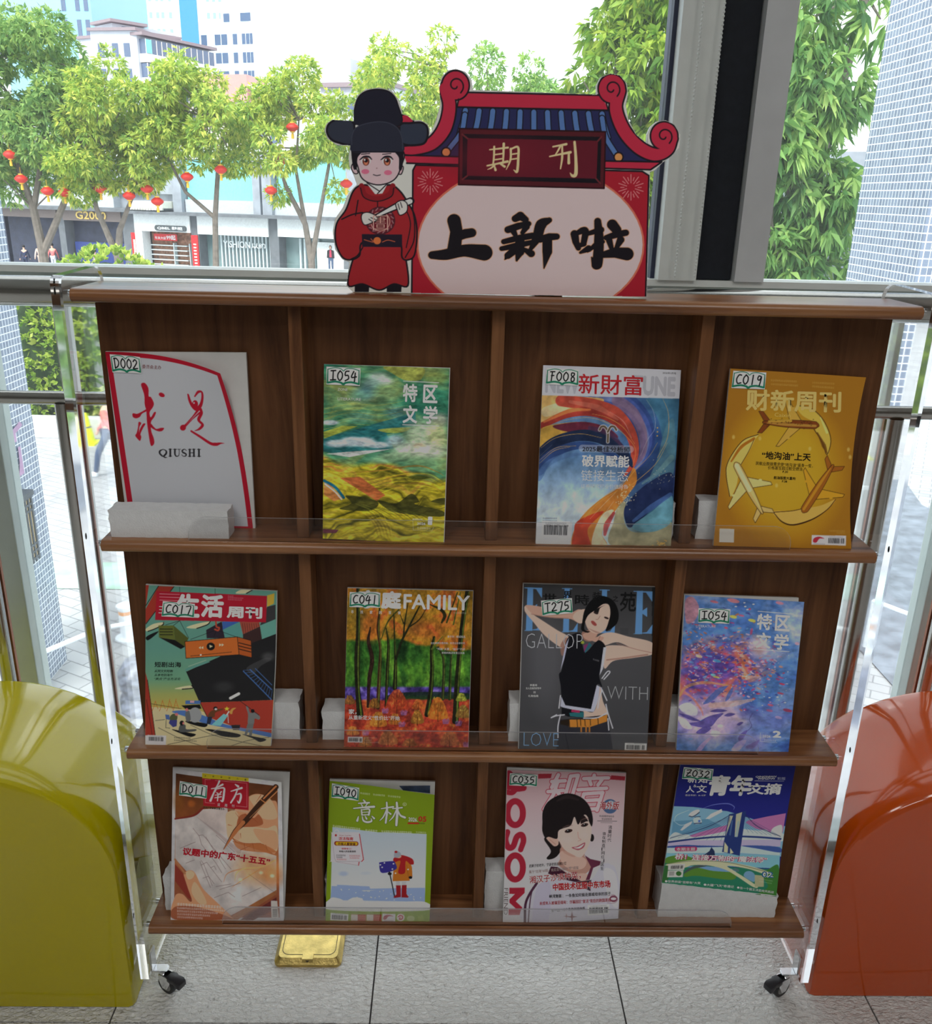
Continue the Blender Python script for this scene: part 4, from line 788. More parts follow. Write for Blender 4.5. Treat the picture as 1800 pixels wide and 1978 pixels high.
    A.T('黄子华：砺成精品', 1398, 560, 1580, 562, 24, WH); A.T('在运用规则里的她，他见证自家时代', 1226, 626, 1578, 628, 22, WH); A.T('“鸡娃”太累，“躺平”不好', 1286, 684, 1578, 688, 26, WH); A.T('家庭的路还有第三条路', 1340, 724, 1574, 728, 22, WH)
    A.T('家，', 390, 1312, 470, 1314, 54, WH, .02); A.T('从重新定义“性价比”开始', 390, 1376, 910, 1384, 46, WH, .012)
    A.barcode([(380, 1600), (532, 1602), (530, 1662), (378, 1660)], bg=(192, 186, 186), seed=6); A.rows(545, 1605, 675, 1608, 13, WH, .6); A.rows(545, 1630, 625, 1632, 13, WH, .6); A.rows(545, 1652, 700, 1655, 13, WH, .6)
    return A
def art_fashion():
    A = Art([(220, 92), (1580, 128), (1495, 1828), (170, 1798)])
    x, y = A.p[..., 0], A.p[..., 1]
    A.img = pal(y / 1900, [(0, (52, 52, 54)), (.4, (76, 76, 80)), (.8, (66, 66, 70)), (1, (78, 78, 82))]); A.ell(450, 900, 160, 500, (100, 100, 106), .4, .9); A.img *= np.where(x > 1545, .5, 1)[..., None]
    BL = (94, 140, 190)
    def E(x0, x1, y0, y1, top=1, mid=1):
        w = x1 - x0; A.fill([(x0 + .18 * w, y0), (x0 + .5 * w, y0), (x0 + .45 * w, y1), (x0 + .08 * w, y1)], BL); A.fill([(x0 + .02 * w, y1 - 8), (x1 * .97 + .03 * x0, y1 - 4), (x1, y1 - 100), (x0 + .7 * w, y1 - 22), (x0, y1)], BL)
        if top: A.fill([(x0, y0), (x1, y0 + 5), (x1 - 3, y0 + 110), (x0 + .66 * w, y0 + 18), (x0, y0 + 8)], BL)
        else: A.fill([(x0 + .02 * w, y0), (x0 + .66 * w, y0 + 3), (x0 + .66 * w, y0 + 11), (x0 + .02 * w, y0 + 8)], BL)
        if mid: A.fill([(x0 + .45 * w, y0 + .46 * (y1 - y0)), (x0 + .72 * w, y0 + .38 * (y1 - y0)), (x0 + .72 * w, y0 + .6 * (y1 - y0)), (x0 + .45 * w, y0 + .52 * (y1 - y0))], BL)
    E(228, 412, 130, 572); E(612, 780, 138, 586, 0, 0); E(1000, 1165, 152, 595, 0, 0); E(1355, 1552, 166, 606)
    for t, a, b, w, h in (('世', 420, 190, 140, 80), ('界', 630, 165, 90, 90), ('時', 750, 200, 150, 110), ('装', 930, 175, 90, 80), ('之', 1140, 210, 60, 60), ('苑', 1215, 175, 170, 200)): A.T(t, a, b, a + w, b + 4, h, (22, 22, 24), .02)
    SK = (186, 148, 132); SL = (204, 172, 158); SD = (150, 110, 98); K = (18, 18, 24)
    A.S([(235, 330), (262, 308), (420, 330), (600, 380), (700, 390), (790, 352), (850, 380), (860, 440), (800, 495), (700, 450), (520, 440), (330, 410), (240, 380)], SK); A.S([(235, 320), (300, 390), (420, 470), (560, 560), (690, 640), (640, 730), (600, 740), (440, 620), (320, 480), (238, 380)], SL); A.line([(300, 400), (460, 430), (680, 445)], 8, SD, .8); A.S([(760, 380), (850, 350), (880, 390), (850, 470), (800, 495), (730, 440)], SL); A.line([(850, 370), (880, 350)], 16, SK); A.line([(860, 400), (880, 380)], 16, SK)
    A.S([(600, 720), (660, 640), (690, 700), (620, 830)], SD, .8)
    A.S([(830, 580), (990, 560), (960, 650), (900, 680), (840, 660)], SD); A.S([(840, 600), (980, 580), (930, 670), (850, 650)], SK)
    A.S([(1050, 740), (1200, 720), (1420, 760), (1540, 790), (1535, 820), (1350, 850), (1150, 880), (1060, 960), (1040, 860)], SL); A.line([(1080, 870), (1250, 850), (1500, 815)], 16, SD, .7); A.S([(960, 660), (1040, 600), (1150, 590), (1300, 630), (1545, 690), (1545, 800), (1400, 780), (1200, 690), (1060, 720), (1000, 700)], SL); A.line([(1180, 700), (1380, 760), (1540, 795)], 8, SD, .7); A.S([(920, 665), (990, 630), (1050, 640), (1000, 690)], SK); A.line([(1010, 625), (980, 690)], 6, SD)
    A.S([(850, 440), (880, 330), (980, 260), (1120, 300), (1150, 420), (1080, 540), (990, 600), (890, 560)], SL); A.S([(880, 540), (960, 590), (1010, 590), (930, 560)], SD, .6)
    A.S([(815, 560), (825, 480), (850, 360), (920, 260), (1020, 215), (1140, 260), (1200, 380), (1180, 500), (1070, 575), (1090, 500), (1115, 400), (1100, 310), (1040, 300), (960, 360), (900, 400), (870, 440), (850, 500), (850, 560), (900, 580), (870, 590)], (14, 14, 16)); A.S([(960, 355), (1060, 310), (1010, 340), (985, 400), (950, 390)], (20, 18, 20))
    A.ell(1075, 440, 26, 10, (40, 28, 28), 1, 0, 20); A.ell(965, 390, 26, 10, (50, 36, 34), .8, 0, 20); A.line([(1010, 420), (985, 455), (965, 452)], 5, SD); A.S([(915, 475), (940, 470), (975, 505), (960, 522), (930, 505)], (150, 70, 66)); A.ell(1005, 500, 30, 24, (206, 176, 164), .5, .9)
    A.S([(690, 630), (800, 590), (820, 680), (860, 790), (960, 690), (1010, 670), (1065, 740), (1030, 900), (1000, 1030), (1030, 1150), (975, 1130), (920, 1380), (650, 1340), (600, 1120), (585, 1020), (610, 980), (640, 850), (650, 720)], K); A.fill([(650, 720), (690, 640), (640, 860), (600, 980)], (170, 172, 196)); A.fill([(1045, 740), (1075, 740), (1040, 960), (1005, 1030)], (184, 186, 206)); A.fill([(835, 740), (900, 690), (925, 720), (855, 800)], (44, 96, 110)); A.fill([(840, 720), (890, 700), (845, 790)], (120, 50, 96)); A.ell(828, 690, 18, 16, (150, 160, 60))
    A.line([(790, 600), (812, 680)], 14, (26, 26, 30)); A.rows(936, 855, 1000, 875, 14, WH, .9)
    A.fill([(975, 1130), (1030, 1160), (1030, 1200), (945, 1410), (680, 1390), (600, 1350), (610, 1250), (650, 1340), (915, 1380)], (176, 178, 202)); A.S([(1010, 1150), (1040, 1300), (1090, 1440), (980, 1480), (850, 1480), (840, 1400), (940, 1410), (990, 1280)], SL); A.fill([(612, 1360), (700, 1380), (840, 1410), (840, 1470), (680, 1460), (612, 1430)], K); A.fill([(690, 1420), (840, 1410), (842, 1470), (700, 1455)], (40, 104, 112)); A.fill([(715, 1385), (800, 1395), (800, 1420), (712, 1410)], (160, 44, 84))
    A.fill([(595, 1490), (1090, 1440), (1140, 1800), (560, 1800)], (44, 44, 52)); A.fill([(600, 1500), (690, 1485), (690, 1560), (600, 1540)], (40, 30, 22)); A.fill([(690, 1490), (900, 1490), (1085, 1440), (1080, 1510), (900, 1570), (690, 1570)], (190, 124, 50)); 
    for a in (690, 770, 805, 850, 905, 985): A.line([(a, 1485 - (a - 690) * .1), (a + 6, 1575 - (a - 690) * .12)], 8, (60, 40, 22), 1, False)
    for a in (815, 865, 900): A.line([(a, 1560), (a, 1640)], 16, (170, 110, 50), 1, False); A.ell(a, 1640, 12, 18, (60, 60, 66))
    for q in ([(640, 1440), (560, 1450), (505, 1470), (560, 1440)], [(600, 1440), (575, 1560), (575, 1680)], [(1070, 1330), (1090, 1420), (1140, 1580)], [(1090, 1480), (1100, 1600)], [(1030, 1180), (1000, 1280), (985, 1370)], [(1030, 1180), (1080, 1290)], [(1030, 1060), (1085, 990), (1110, 1000), (1050, 1070)], [(600, 1240), (585, 1370)], [(840, 1475), (980, 1470), (1080, 1420)]): A.line(q, 12, (190, 190, 206))
    L = (166, 168, 174)
    A.T('GALLOP', 245, 596, 830, 604, 150, L, -.022); A.T('WITH', 1085, 1140, 1505, 1150, 135, (150, 152, 156), -.022); A.T('LOVE', 222, 1625, 582, 1632, 140, (112, 152, 190), -.022)
    for t, a, b, w in (('李嘉琦', 284, 1118, 76), ('女人及她的好势中', 244, 1150, 156), ('新春', 322, 1192, 22), ('礼物指南', 268, 1230, 104)): A.T(t, a, b, a + w, b, 24, WH, .01)
    for k in range(4): A.line([(1220, 552 + 16 * k), (1300, 554 + 16 * k)], 4, (30, 30, 32), .7, False)
    A.barcode([(1266, 1735), (1492, 1742), (1488, 1822), (1262, 1815)], bg=(196, 196, 194), seed=7)
    return A
def art_petals():
    A = Art([(222, 100), (1405, 168), (1245, 1685), (135, 1640)])
    x, y = A.p[..., 0], A.p[..., 1]; n = streaks(A, 5, 9, .6, 41); m = streaks(A, 12, 18, .5, 52)
    A.img = pal(n * 1.4 - .2, [(0, (58, 86, 160)), (.4, (82, 122, 184)), (.7, (124, 150, 200)), (1, (166, 176, 212))])
    warm = pal(m * 1.6 - .3, [(0, (58, 52, 130)), (.3, (110, 80, 160)), (.55, (176, 96, 130)), (.75, (196, 110, 90)), (1, (214, 170, 160))])
    d = np.hypot((x - 480) / 560, (y - 900 + .25 * (x - 400)) / 330); w = np.clip((1.15 - d) * 1.6 + (m - .5) * 1.2, 0, 1)[..., None]; A.img = A.img * (1 - w) + warm * w
    pk = pal(n * 1.5 - .2, [(0, (128, 110, 170)), (.4, (176, 150, 190)), (.8, (206, 174, 190)), (1, (216, 196, 200))]); d = np.hypot((x - 450) / 560, (y - 1330) / 300); w = np.clip((1.0 - d) * 2, 0, 1)[..., None] * .85; A.img = A.img * (1 - w) + pk * w
    r = np.random.default_rng(8)
    for _ in range(520):
        t = r.uniform(0, 1); px, py = 220 + 1000 * r.beta(1.2, 1.6), 640 + r.normal() * 190 + 240 * t; c = [(200, 70, 90), (196, 110, 60), (86, 76, 160), (60, 74, 150), (214, 180, 200), (110, 160, 210), (170, 60, 110), (206, 140, 110)][r.integers(8)]
        A.ell(px, py, r.uniform(8, 26), r.uniform(4, 11), c, .75, 0, r.uniform(-30, 40))
    for _ in range(120): A.ell(r.uniform(220, 1300), r.uniform(500, 1250), r.uniform(3, 9), r.uniform(2, 6), (216, 210, 220), .8)
    A.S([(225, 150), (300, 120), (360, 220), (330, 330), (260, 380), (225, 340)], (196, 130, 140), .8); A.ell(960, 600, 100, 100, (200, 190, 204), .8, .9); A.ell(1080, 680, 180, 60, (170, 176, 210), .7, .9); A.ell(960, 620, 60, 70, (206, 160, 160), .7, .9)
    for q, c in (((510, 165, 42, 12), (190, 110, 126)), ((700, 155, 62, 20), (206, 130, 140)), ((1160, 178, 40, 15), (206, 130, 150)), ((780, 300, 30, 9), (180, 90, 120)), ((700, 312, 36, 16), (206, 196, 90)), ((885, 348, 38, 15), (206, 200, 90)), ((880, 455, 12, 34), (170, 80, 120)), ((1335, 575, 24, 15), (200, 160, 180)), ((1240, 1238, 46, 16), (170, 40, 60)), ((1060, 1240, 34, 12), (176, 60, 84)), ((1070, 1185, 30, 11), (190, 70, 84)), ((1170, 1068, 34, 9), (180, 80, 110)), ((1185, 975, 30, 9), (180, 60, 90)), ((1150, 1310, 36, 14), (190, 150, 180)), ((540, 745, 40, 14), (80, 150, 200)), ((530, 905, 36, 9), (216, 196, 100)), ((360, 700, 34, 14), (216, 190, 160)), ((500, 885, 26, 12), (120, 190, 200))): A.ell(*q, c, .95, 0, 12)
    for q in ([(400, 1175), (470, 1090), (560, 1010), (640, 1000), (560, 1080), (480, 1150)], [(620, 1140), (650, 1060), (700, 1000), (690, 1060), (650, 1130)], [(780, 1220), (830, 1150), (900, 1070), (880, 1140), (820, 1210)]): A.S(q, (84, 104, 170), .9)
    for q in ([(240, 1370), (360, 1350), (450, 1300), (600, 1265), (540, 1330), (480, 1400), (380, 1410)], [(160, 1270), (260, 1290), (380, 1350), (260, 1330)], [(470, 1250), (540, 1225), (640, 1240), (560, 1258)], [(610, 1290), (660, 1265), (720, 1275), (660, 1300)], [(735, 1380), (770, 1355), (800, 1360), (760, 1390)], [(750, 1510), (790, 1460), (840, 1440), (800, 1520), (760, 1550)], [(330, 1460), (420, 1400), (480, 1420), (400, 1480)], [(820, 1610), (900, 1560), (960, 1540), (900, 1620)]): A.S(q, (84, 74, 144), .9)
    A.line([(890, 1270), (860, 1330), (880, 1400), (800, 1480)], [8, 5, 8, 4], (70, 64, 130), .8); A.line([(220, 1060), (300, 1120), (380, 1230), (400, 1290)], [24, 18, 20, 6], (206, 120, 110), .8); A.line([(170, 1090), (240, 1000), (420, 960), (660, 990)], [20, 30, 30, 10], (206, 150, 84), .6); A.line([(480, 1190), (700, 1170), (900, 1130)], [50, 60, 20], (206, 166, 150), .6)
    A.S([(160, 1200), (260, 1160), (340, 1220), (330, 1290), (220, 1270)], (206, 206, 226), .85); A.S([(145, 1300), (230, 1330), (290, 1420), (200, 1410)], (220, 190, 190), .9); A.ell(520, 1470, 50, 30, (216, 206, 206), .9, .5); A.ell(570, 1395, 28, 16, (222, 210, 210), .9); A.S([(330, 1640), (420, 1540), (500, 1500), (430, 1580), (380, 1645)], (180, 150, 200), .8); A.S([(680, 1640), (740, 1560), (830, 1540), (760, 1640)], (180, 160, 206), .8)
    for q in ((810, 175), (900, 190), (725, 212), (818, 212), (840, 242), (1140, 1105), (1215, 1160), (1060, 1110), (1090, 640)): A.ell(*q, 12, 6, (216, 216, 226))
    A.ell(1100, 1330, 220, 160, (130, 130, 190), .5, .9); A.ell(900, 1560, 160, 100, (150, 130, 190), .5, .9)
    paint(A, 14, 22, .38, 91)
    for t, a, b in (('特', 940, 278), ('区', 1120, 290), ('文', 930, 460), ('学', 1108, 475)): A.T(t, a, b, a + 148, b + 10, 158, WH, .03)
    A.line([(945, 258), (1290, 286)], 6, WH, 1, False); A.line([(905, 628), (1255, 655)], 6, WH, 1, False); A.T('LITERATURE', 330, 390, 525, 394, 24, (190, 190, 210))
    A.T('2', 1092, 1440, 1178, 1444, 70, WH, .05); A.T('2026', 990, 1484, 1070, 1488, 24, WH, .02); A.line([(970, 1465), (968, 1550), (1135, 1564)], 4, WH, .8, False); A.rows(1004, 1528, 1128, 1536, 18, WH, .7)
    return A
def art_notebook():
    A = Art([(240, 128), (1405, 242), (1422, 1735), (218, 1748)], dict(t=(-10, 18), b=(0, 12)))
    A.img[:] = (186, 184, 188); x, y = A.p[..., 0], A.p[..., 1]
    m = (A.u > .028) & (A.u < .962) & (A.v > .032) & (A.v < .975); br = pal((y - 200) / 1500, [(0, (84, 48, 26)), (.3, (128, 70, 36)), (.6, (172, 104, 66)), (1, (124, 64, 46))]); A.img[m] = br[m]
    A.ell(440, 500, 40, 36, (180, 96, 40), .6, .8); A.ell(300, 470, 60, 120, (130, 80, 30), .5, .9)
    q = [(265, 660), (470, 630), (560, 560), (810, 540), (880, 900), (1345, 1030), (1345, 1420), (860, 1690), (640, 1520), (500, 1340), (265, 1080)]
    A.fill(q, (186, 178, 176)); A.line([(265, 660), (460, 625), (560, 545)], [16, 20, 24], (120, 44, 34)); A.fill([(495, 640), (560, 570), (820, 545), (860, 850), (900, 900)], (190, 176, 172)); A.line([(495, 640), (700, 800), (940, 1000)], [4, 24, 50], (160, 138, 136), .6)
    A.fill([(1345, 1445), (930, 1735), (840, 1735), (880, 1690), (1345, 1400)], (150, 96, 60)); A.fill([(1345, 1480), (960, 1735), (1100, 1735), (1345, 1600)], (96, 40, 40))
    for t in range(16): A.line([(1345 - t * 20, 1060 + t * 14), (860 + t * 8, 1390 - t * 6)], 3, (206, 140, 84), .7, False); A.line([(880 + t * 28, 940 + t * 12), (1000 + t * 24, 1200 + t * 8)], 3, (206, 150, 96), .6, False)
    A.ell(1150, 1180, 240, 170, (206, 140, 76), .6, .9); A.ell(1300, 1250, 120, 120, (196, 116, 60), .5, .9); A.line([(780, 1330), (820, 1240), (960, 1190), (1100, 1190)], [4, 10, 14, 4], (190, 130, 90), .8); A.line([(900, 1320), (920, 1230), (1010, 1180), (1180, 1160), (1330, 1080)], [4, 12, 16, 18, 20], (214, 170, 110), .8)
    for a in ((960, 1300), (1180, 1220), (1300, 1250)): A.ell(*a, 22, 18, (230, 214, 176), .8, .9)
    paint(A, 7, 7, .25, 33)
    PN = (96, 66, 66)
    for l in ([(455, 760), (520, 840), (545, 930), (700, 1130), (760, 1230)], [(515, 835), (560, 830), (620, 900), (800, 1190)], [(590, 850), (640, 930), (860, 1190)], [(540, 1100), (570, 1140), (660, 1370)], [(540, 1150), (600, 1120), (760, 1330)], [(530, 1110), (545, 1160), (640, 1390)], [(560, 1290), (620, 1270), (680, 1350)], [(320, 970), (480, 905)], [(380, 1130), (470, 1095)], [(640, 1180), (680, 1160), (700, 1200)], [(700, 1380), (860, 1350)], [(740, 1410), (960, 1340)], [(680, 1500), (830, 1440), (900, 1490)], [(980, 1480), (1180, 1380)], [(700, 830), (900, 1010)]): A.line(l, 4, PN, .8, False)
    A.line([(1345, 1440), (1050, 1240)], 4, PN, .6, False)
    SK = (196, 140, 104); SL = (214, 170, 136); SD = (150, 76, 44)
    A.S([(860, 700), (900, 560), (1060, 410), (1180, 385), (1290, 440), (1360, 500), (1345, 980), (1240, 950), (1180, 860), (1080, 830), (960, 800), (930, 760)], SK); A.S([(1060, 420), (1190, 390), (1300, 450), (1355, 620), (1200, 640), (1110, 520)], SL, .8); A.S([(810, 600), (900, 570), (940, 640), (900, 760), (870, 860), (825, 850), (808, 720)], SL); A.S([(940, 640), (1010, 600), (1100, 640), (1160, 600), (1200, 700), (1050, 740), (930, 750)], SD, .8); A.S([(870, 800), (930, 750), (1100, 735), (1240, 740), (1350, 720), (1350, 980), (1200, 910), (1000, 910), (900, 880)], SL); A.S([(1100, 760), (1230, 760), (1345, 780), (1345, 960), (1180, 890)], SK, .7); A.S([(885, 790), (940, 790), (950, 870), (900, 860)], (206, 156, 128)); A.S([(890, 900), (1000, 915), (1180, 910), (1345, 985), (1200, 1000), (960, 980)], (176, 104, 60), .8); A.line([(870, 860), (1000, 912), (1180, 905)], 8, SD, .7)
    for l in ([(905, 590), (950, 660), (935, 750)], [(1010, 600), (1060, 650)], [(1090, 640), (1150, 690)], [(960, 985), (1080, 930)], [(1180, 395), (1130, 470)], [(830, 720), (870, 730)], [(960, 810), (965, 860)], [(1000, 915), (1010, 985)], [(1090, 915), (1110, 990)], [(1230, 920), (1250, 980)]): A.line(l, [3, 9, 3] if len(l) == 3 else [9, 3], SD, .75)
    A.line([(1345, 295), (1180, 480), (1010, 680), (900, 790), (780, 980)], [54, 60, 56, 44, 6], (60, 36, 24)); A.line([(1345, 290), (1210, 430)], [18, 14], (196, 120, 70)); A.line([(1360, 340), (1200, 500), (1060, 640)], [10, 8, 4], (206, 140, 90), .9); A.line([(990, 690), (900, 800), (780, 985)], [42, 40, 4], (176, 106, 64)); A.line([(1225, 470), (1180, 440)], 12, (190, 120, 70), 1, False)
    A.S([(262, 1490), (340, 1460), (420, 1540), (440, 1510), (370, 1320), (360, 1240), (420, 1205), (480, 1240), (560, 1400), (720, 1560), (860, 1700), (820, 1735), (262, 1735)], SK); A.S([(380, 1230), (430, 1210), (470, 1240), (450, 1290), (400, 1300)], SL); A.S([(470, 1330), (540, 1420), (600, 1560), (520, 1560), (440, 1440)], SL, .8); A.fill([(265, 1140), (350, 1240), (440, 1520), (400, 1500), (265, 1320)], (130, 50, 40)); A.line([(265, 1090), (370, 1240)], 20, (166, 110, 76), 1, False); A.S([(262, 1600), (500, 1600), (820, 1700), (820, 1735), (262, 1735)], (130, 62, 40), .7)
    R = (158, 26, 40)
    A.fill([(552, 182), (1050, 222), (1048, 258), (552, 236)], (190, 172, 36)); A.fill([(552, 236), (1052, 262), (1048, 560), (566, 522)], R); 
    for k, c in enumerate('决策报道力量'): A.T(c, 575 + k * 86, 202 + k * 6, 595 + k * 86, 203 + k * 6, 18, INK)
    A.line([(690, 258), (1030, 278), (1030, 528), (915, 520)], 4, (206, 160, 160), .9, False); A.line([(640, 250), (582, 248), (585, 490), (685, 500)], 4, (206, 160, 160), .9, False)
    def br_(pts, w): A.line(pts, w, (208, 206, 208))
    br_([(735, 265), (720, 300), (690, 345)], [20, 16, 8]); br_([(650, 345), (700, 335), (770, 300)], [10, 12, 20]); br_([(700, 340), (690, 380)], [18, 8]); br_([(690, 350), (670, 400), (640, 470)], [12, 18, 24]); br_([(690, 350), (780, 335), (785, 380), (770, 470), (745, 465)], [10, 16, 22, 22, 6]); br_([(705, 385), (720, 395)], [8, 14]); br_([(755, 375), (735, 400)], [14, 8]); br_([(690, 412), (750, 402)], [8, 12]); br_([(685, 440), (755, 428)], [8, 12]); br_([(722, 400), (715, 470)], [14, 12])
    br_([(905, 295), (935, 315)], [10, 26]); br_([(860, 368), (900, 355), (975, 330)], [10, 14, 22]); br_([(930, 345), (900, 420), (858, 488)], [12, 18, 16]); br_([(920, 400), (960, 392), (965, 430), (945, 485), (925, 465)], [10, 18, 22, 20, 6])
    for k, c in enumerate('双周刊'): A.T(c, 716 + k * 76, 496 + k * 4, 744 + k * 76, 498 + k * 4, 30, WH)
    A.T('中共广东省委主管主办', 565, 528, 792, 546, 22, INK, .02); A.rows(820, 550, 1050, 572, 16, (200, 190, 190), .6)
    A.T('议题中的广东“十五五”', 350, 958, 1282, 1058, 84, R, .04)
    A.rows(285, 1556, 760, 1590, 28, WH, .8, 2)
    for k in range(4): A.rows(285, 1600 + k * 33, 800 - k * 80, 1630 + k * 28, 20, WH, .75, k)
    A.fill([(1285, 1518), (1352, 1518), (1370, 1702), (1290, 1706)], (186, 180, 176)); 
    for k in range(16): A.line([(1304, 1610 + k * 5.5), (1350, 1608 + k * 5.5)], 2 + (k % 3), INK, .9, False)
    return A
def art_snow():
    A = Art([(155, 165), (1335, 285), (1275, 1778), (108, 1745)], dict(t=(-15, -14)), base=(118, 142, 26))
    A.fill([(187, 675), (700, 735), (1245, 755), (1222, 1620), (600, 1630), (162, 1610)], (168, 182, 206), col2=(190, 192, 202), dirn=((600, 700), (600, 1300)))
    A.ell(310, 1200, 50, 26, (150, 166, 200), .7, .8); A.ell(560, 1195, 60, 18, (176, 184, 204), .7, .8); A.ell(830, 980, 90, 50, (180, 186, 206), .6, .8)
    SH = (136, 156, 196)
    A.fill([(178, 1340), (600, 1345), (610, 1370), (1228, 1360), (1225, 1520), (162, 1500)], SH); A.fill([(235, 1325), (600, 1345), (590, 1365), (250, 1350)], SH)
    A.fill([(510, 1390), (680, 1385), (540, 1400)], (196, 198, 206)); A.S([(165, 1480), (260, 1480), (340, 1510), (420, 1470), (520, 1480), (560, 1520), (900, 1520), (1225, 1520), (1222, 1620), (162, 1612)], (194, 194, 202)); A.S([(355, 1520), (400, 1480), (480, 1470), (540, 1510), (520, 1540)], (200, 200, 206))
    r = np.random.default_rng(2)
    for _ in range(30): A.ell(r.uniform(180, 1210), r.uniform(1370, 1520), 6, 6, (206, 206, 212))
    OR = (180, 106, 34); RD = (156, 30, 34); K = (26, 24, 28)
    A.fill([(900, 1285), (945, 1288), (945, 1335), (903, 1335)], (176, 176, 180)); A.fill([(965, 1288), (1015, 1288), (1012, 1335), (968, 1335)], (176, 176, 180)); A.fill([(900, 1332), (953, 1332), (955, 1465), (885, 1475), (870, 1465), (905, 1435)], (140, 26, 34)); A.fill([(966, 1330), (1020, 1328), (1018, 1430), (1042, 1460), (1035, 1472), (962, 1470)], (140, 26, 34))
    A.fill([(880, 1060), (960, 1030), (1055, 1045), (1080, 1130), (1085, 1235), (1050, 1240), (1055, 1280), (862, 1285), (870, 1180)], OR); A.line([(1020, 1100), (1040, 1240)], 5, (140, 80, 30), .9); A.S([(870, 1060), (880, 1020), (960, 990), (1080, 1030), (1100, 1090), (1060, 1095), (1010, 1060), (1000, 1190), (925, 1190), (950, 1060), (890, 1070)], RD); A.ell(932, 1005, 28, 20, (200, 160, 140)); A.S([(880, 1010), (885, 960), (915, 945), (950, 965), (955, 995), (920, 1020)], (150, 154, 166)); A.ell(900, 955, 17, 13, RD)
    A.S([(712, 1090), (730, 1070), (860, 1058), (890, 1075), (900, 1150), (740, 1190)], (52, 46, 128)); A.line([(825, 1180), (850, 1290), (882, 1450)], 12, K); A.ell(830, 1200, 22, 18, K); A.ell(1063, 1243, 20, 16, K)
    for q in ((745, 1128), (860, 1148), (895, 1195), (1036, 1152), (872, 1088), (725, 1100), (770, 1078)): A.ell(*q, 9, 8, (206, 206, 212))
    A.S([(175, 755), (190, 735), (470, 735), (490, 755), (535, 1040), (515, 1062), (490, 1066), (480, 1105), (460, 1108), (175, 1065), (168, 1040)], (192, 188, 196)); A.line([(490, 755), (535, 1040), (515, 1062)], 9, (170, 40, 46), 1, False); A.line([(480, 1105), (486, 1070)], 9, (170, 40, 46), 1, False); A.line([(175, 755), (212, 1030), (230, 1062), (515, 1062)], 3, (120, 110, 116), 1, False); A.line([(230, 1065), (470, 1106)], 3, (120, 110, 116), 1, False)
    A.line([(215, 770), (208, 725), (240, 708), (262, 735)], 9, (196, 196, 200)); A.ell(225, 768, 12, 12, (160, 40, 40))
    A.T('Winter Cozy Box', 262, 762, 400, 764, 16, (150, 60, 60)); A.T('活法指南', 256, 784, 420, 788, 38, (176, 40, 46), .02); A.line([(230, 858), (455, 862)], 48, (130, 40, 30), 1, False); A.line([(240, 860), (450, 862)], 36, (206, 160, 30), 1, False); A.T('不怪人要穿皇', 246, 846, 446, 850, 34, (90, 30, 24), .02); A.T('“做做老己”', 280, 906, 406, 908, 20, (176, 40, 46), .01); A.T('年轻人的自愈良药', 262, 936, 450, 938, 22, INK, .015)
    A.rows(230, 984, 335, 986, 16, INK, .7); A.rows(232, 1006, 300, 1008, 16, INK, .7); A.rows(236, 1030, 345, 1032, 16, (170, 60, 60), .7); A.rows(376, 990, 500, 992, 16, (170, 60, 60), .7); A.rows(380, 1014, 490, 1016, 16, (170, 60, 60), .7)
    def br_(pts, w): A.line(pts, [q + 10 for q in w], (60, 80, 14)); 
    yi = [([(535, 370), (552, 392)], [14, 24]), ([(480, 410), (600, 402)], [14, 20]), ([(510, 420), (522, 440)], [12, 16]), ([(580, 412), (560, 440)], [16, 10]), ([(425, 468), (540, 456), (655, 448)], [14, 20, 26]), ([(512, 482), (518, 540)], [16, 18]), ([(515, 484), (600, 478), (595, 540)], [10, 18, 22]), ([(522, 512), (592, 508)], [10, 10]), ([(520, 542), (596, 538)], [12, 12]), ([(478, 560), (466, 605)], [12, 26]), ([(520, 558), (535, 605), (580, 622), (625, 610), (620, 580)], [10, 20, 22, 20, 8]), ([(555, 555), (570, 585)], [10, 20]), ([(630, 555), (655, 580)], [10, 22])]
    ln = [([(735, 470), (820, 455), (870, 448)], [12, 18, 22]), ([(797, 395), (800, 500), (785, 630)], [18, 26, 20]), ([(795, 480), (760, 560), (718, 605)], [14, 16, 8]), ([(805, 500), (840, 530)], [8, 22]), ([(860, 470), (920, 462), (970, 455)], [10, 16, 18]), ([(910, 395), (915, 500), (905, 655)], [22, 30, 26]), ([(905, 480), (870, 560), (825, 610)], [12, 16, 8]), ([(920, 480), (950, 545), (1000, 570)], [10, 22, 26])]
    for p, w in yi + ln: br_(p, w)
    for p, w in yi + ln: A.line(p, w, (206, 206, 206))
    A.ell(998, 414, 22, 20, (196, 200, 170)); A.ell(998, 414, 17, 15, (118, 142, 26)); A.T('R', 992, 406, 1005, 407, 16, (196, 200, 170))
    A.T('2026.', 1042, 566, 1146, 572, 46, WH, .02); A.T('05', 1152, 552, 1245, 556, 64, (170, 40, 30), .03); A.line([(1040, 635), (1150, 636)], 18, (170, 40, 30), 1, False); A.rows(1156, 628, 1225, 632, 14, INK, .9)
    A.rows(500, 282, 612, 294, 20, WH, .8); A.rows(645, 296, 780, 304, 20, WH, .8); A.rows(812, 308, 955, 318, 20, WH, .8)
    A.rows(190, 652, 500, 690, 22, WH, .85); A.rows(556, 700, 694, 712, 22, WH, .85); A.rows(736, 714, 1080, 728, 22, WH, .85); A.rows(1125, 726, 1240, 732, 18, WH, .85)
    A.barcode([(165, 1645), (365, 1660), (362, 1740), (162, 1730)], seed=11)
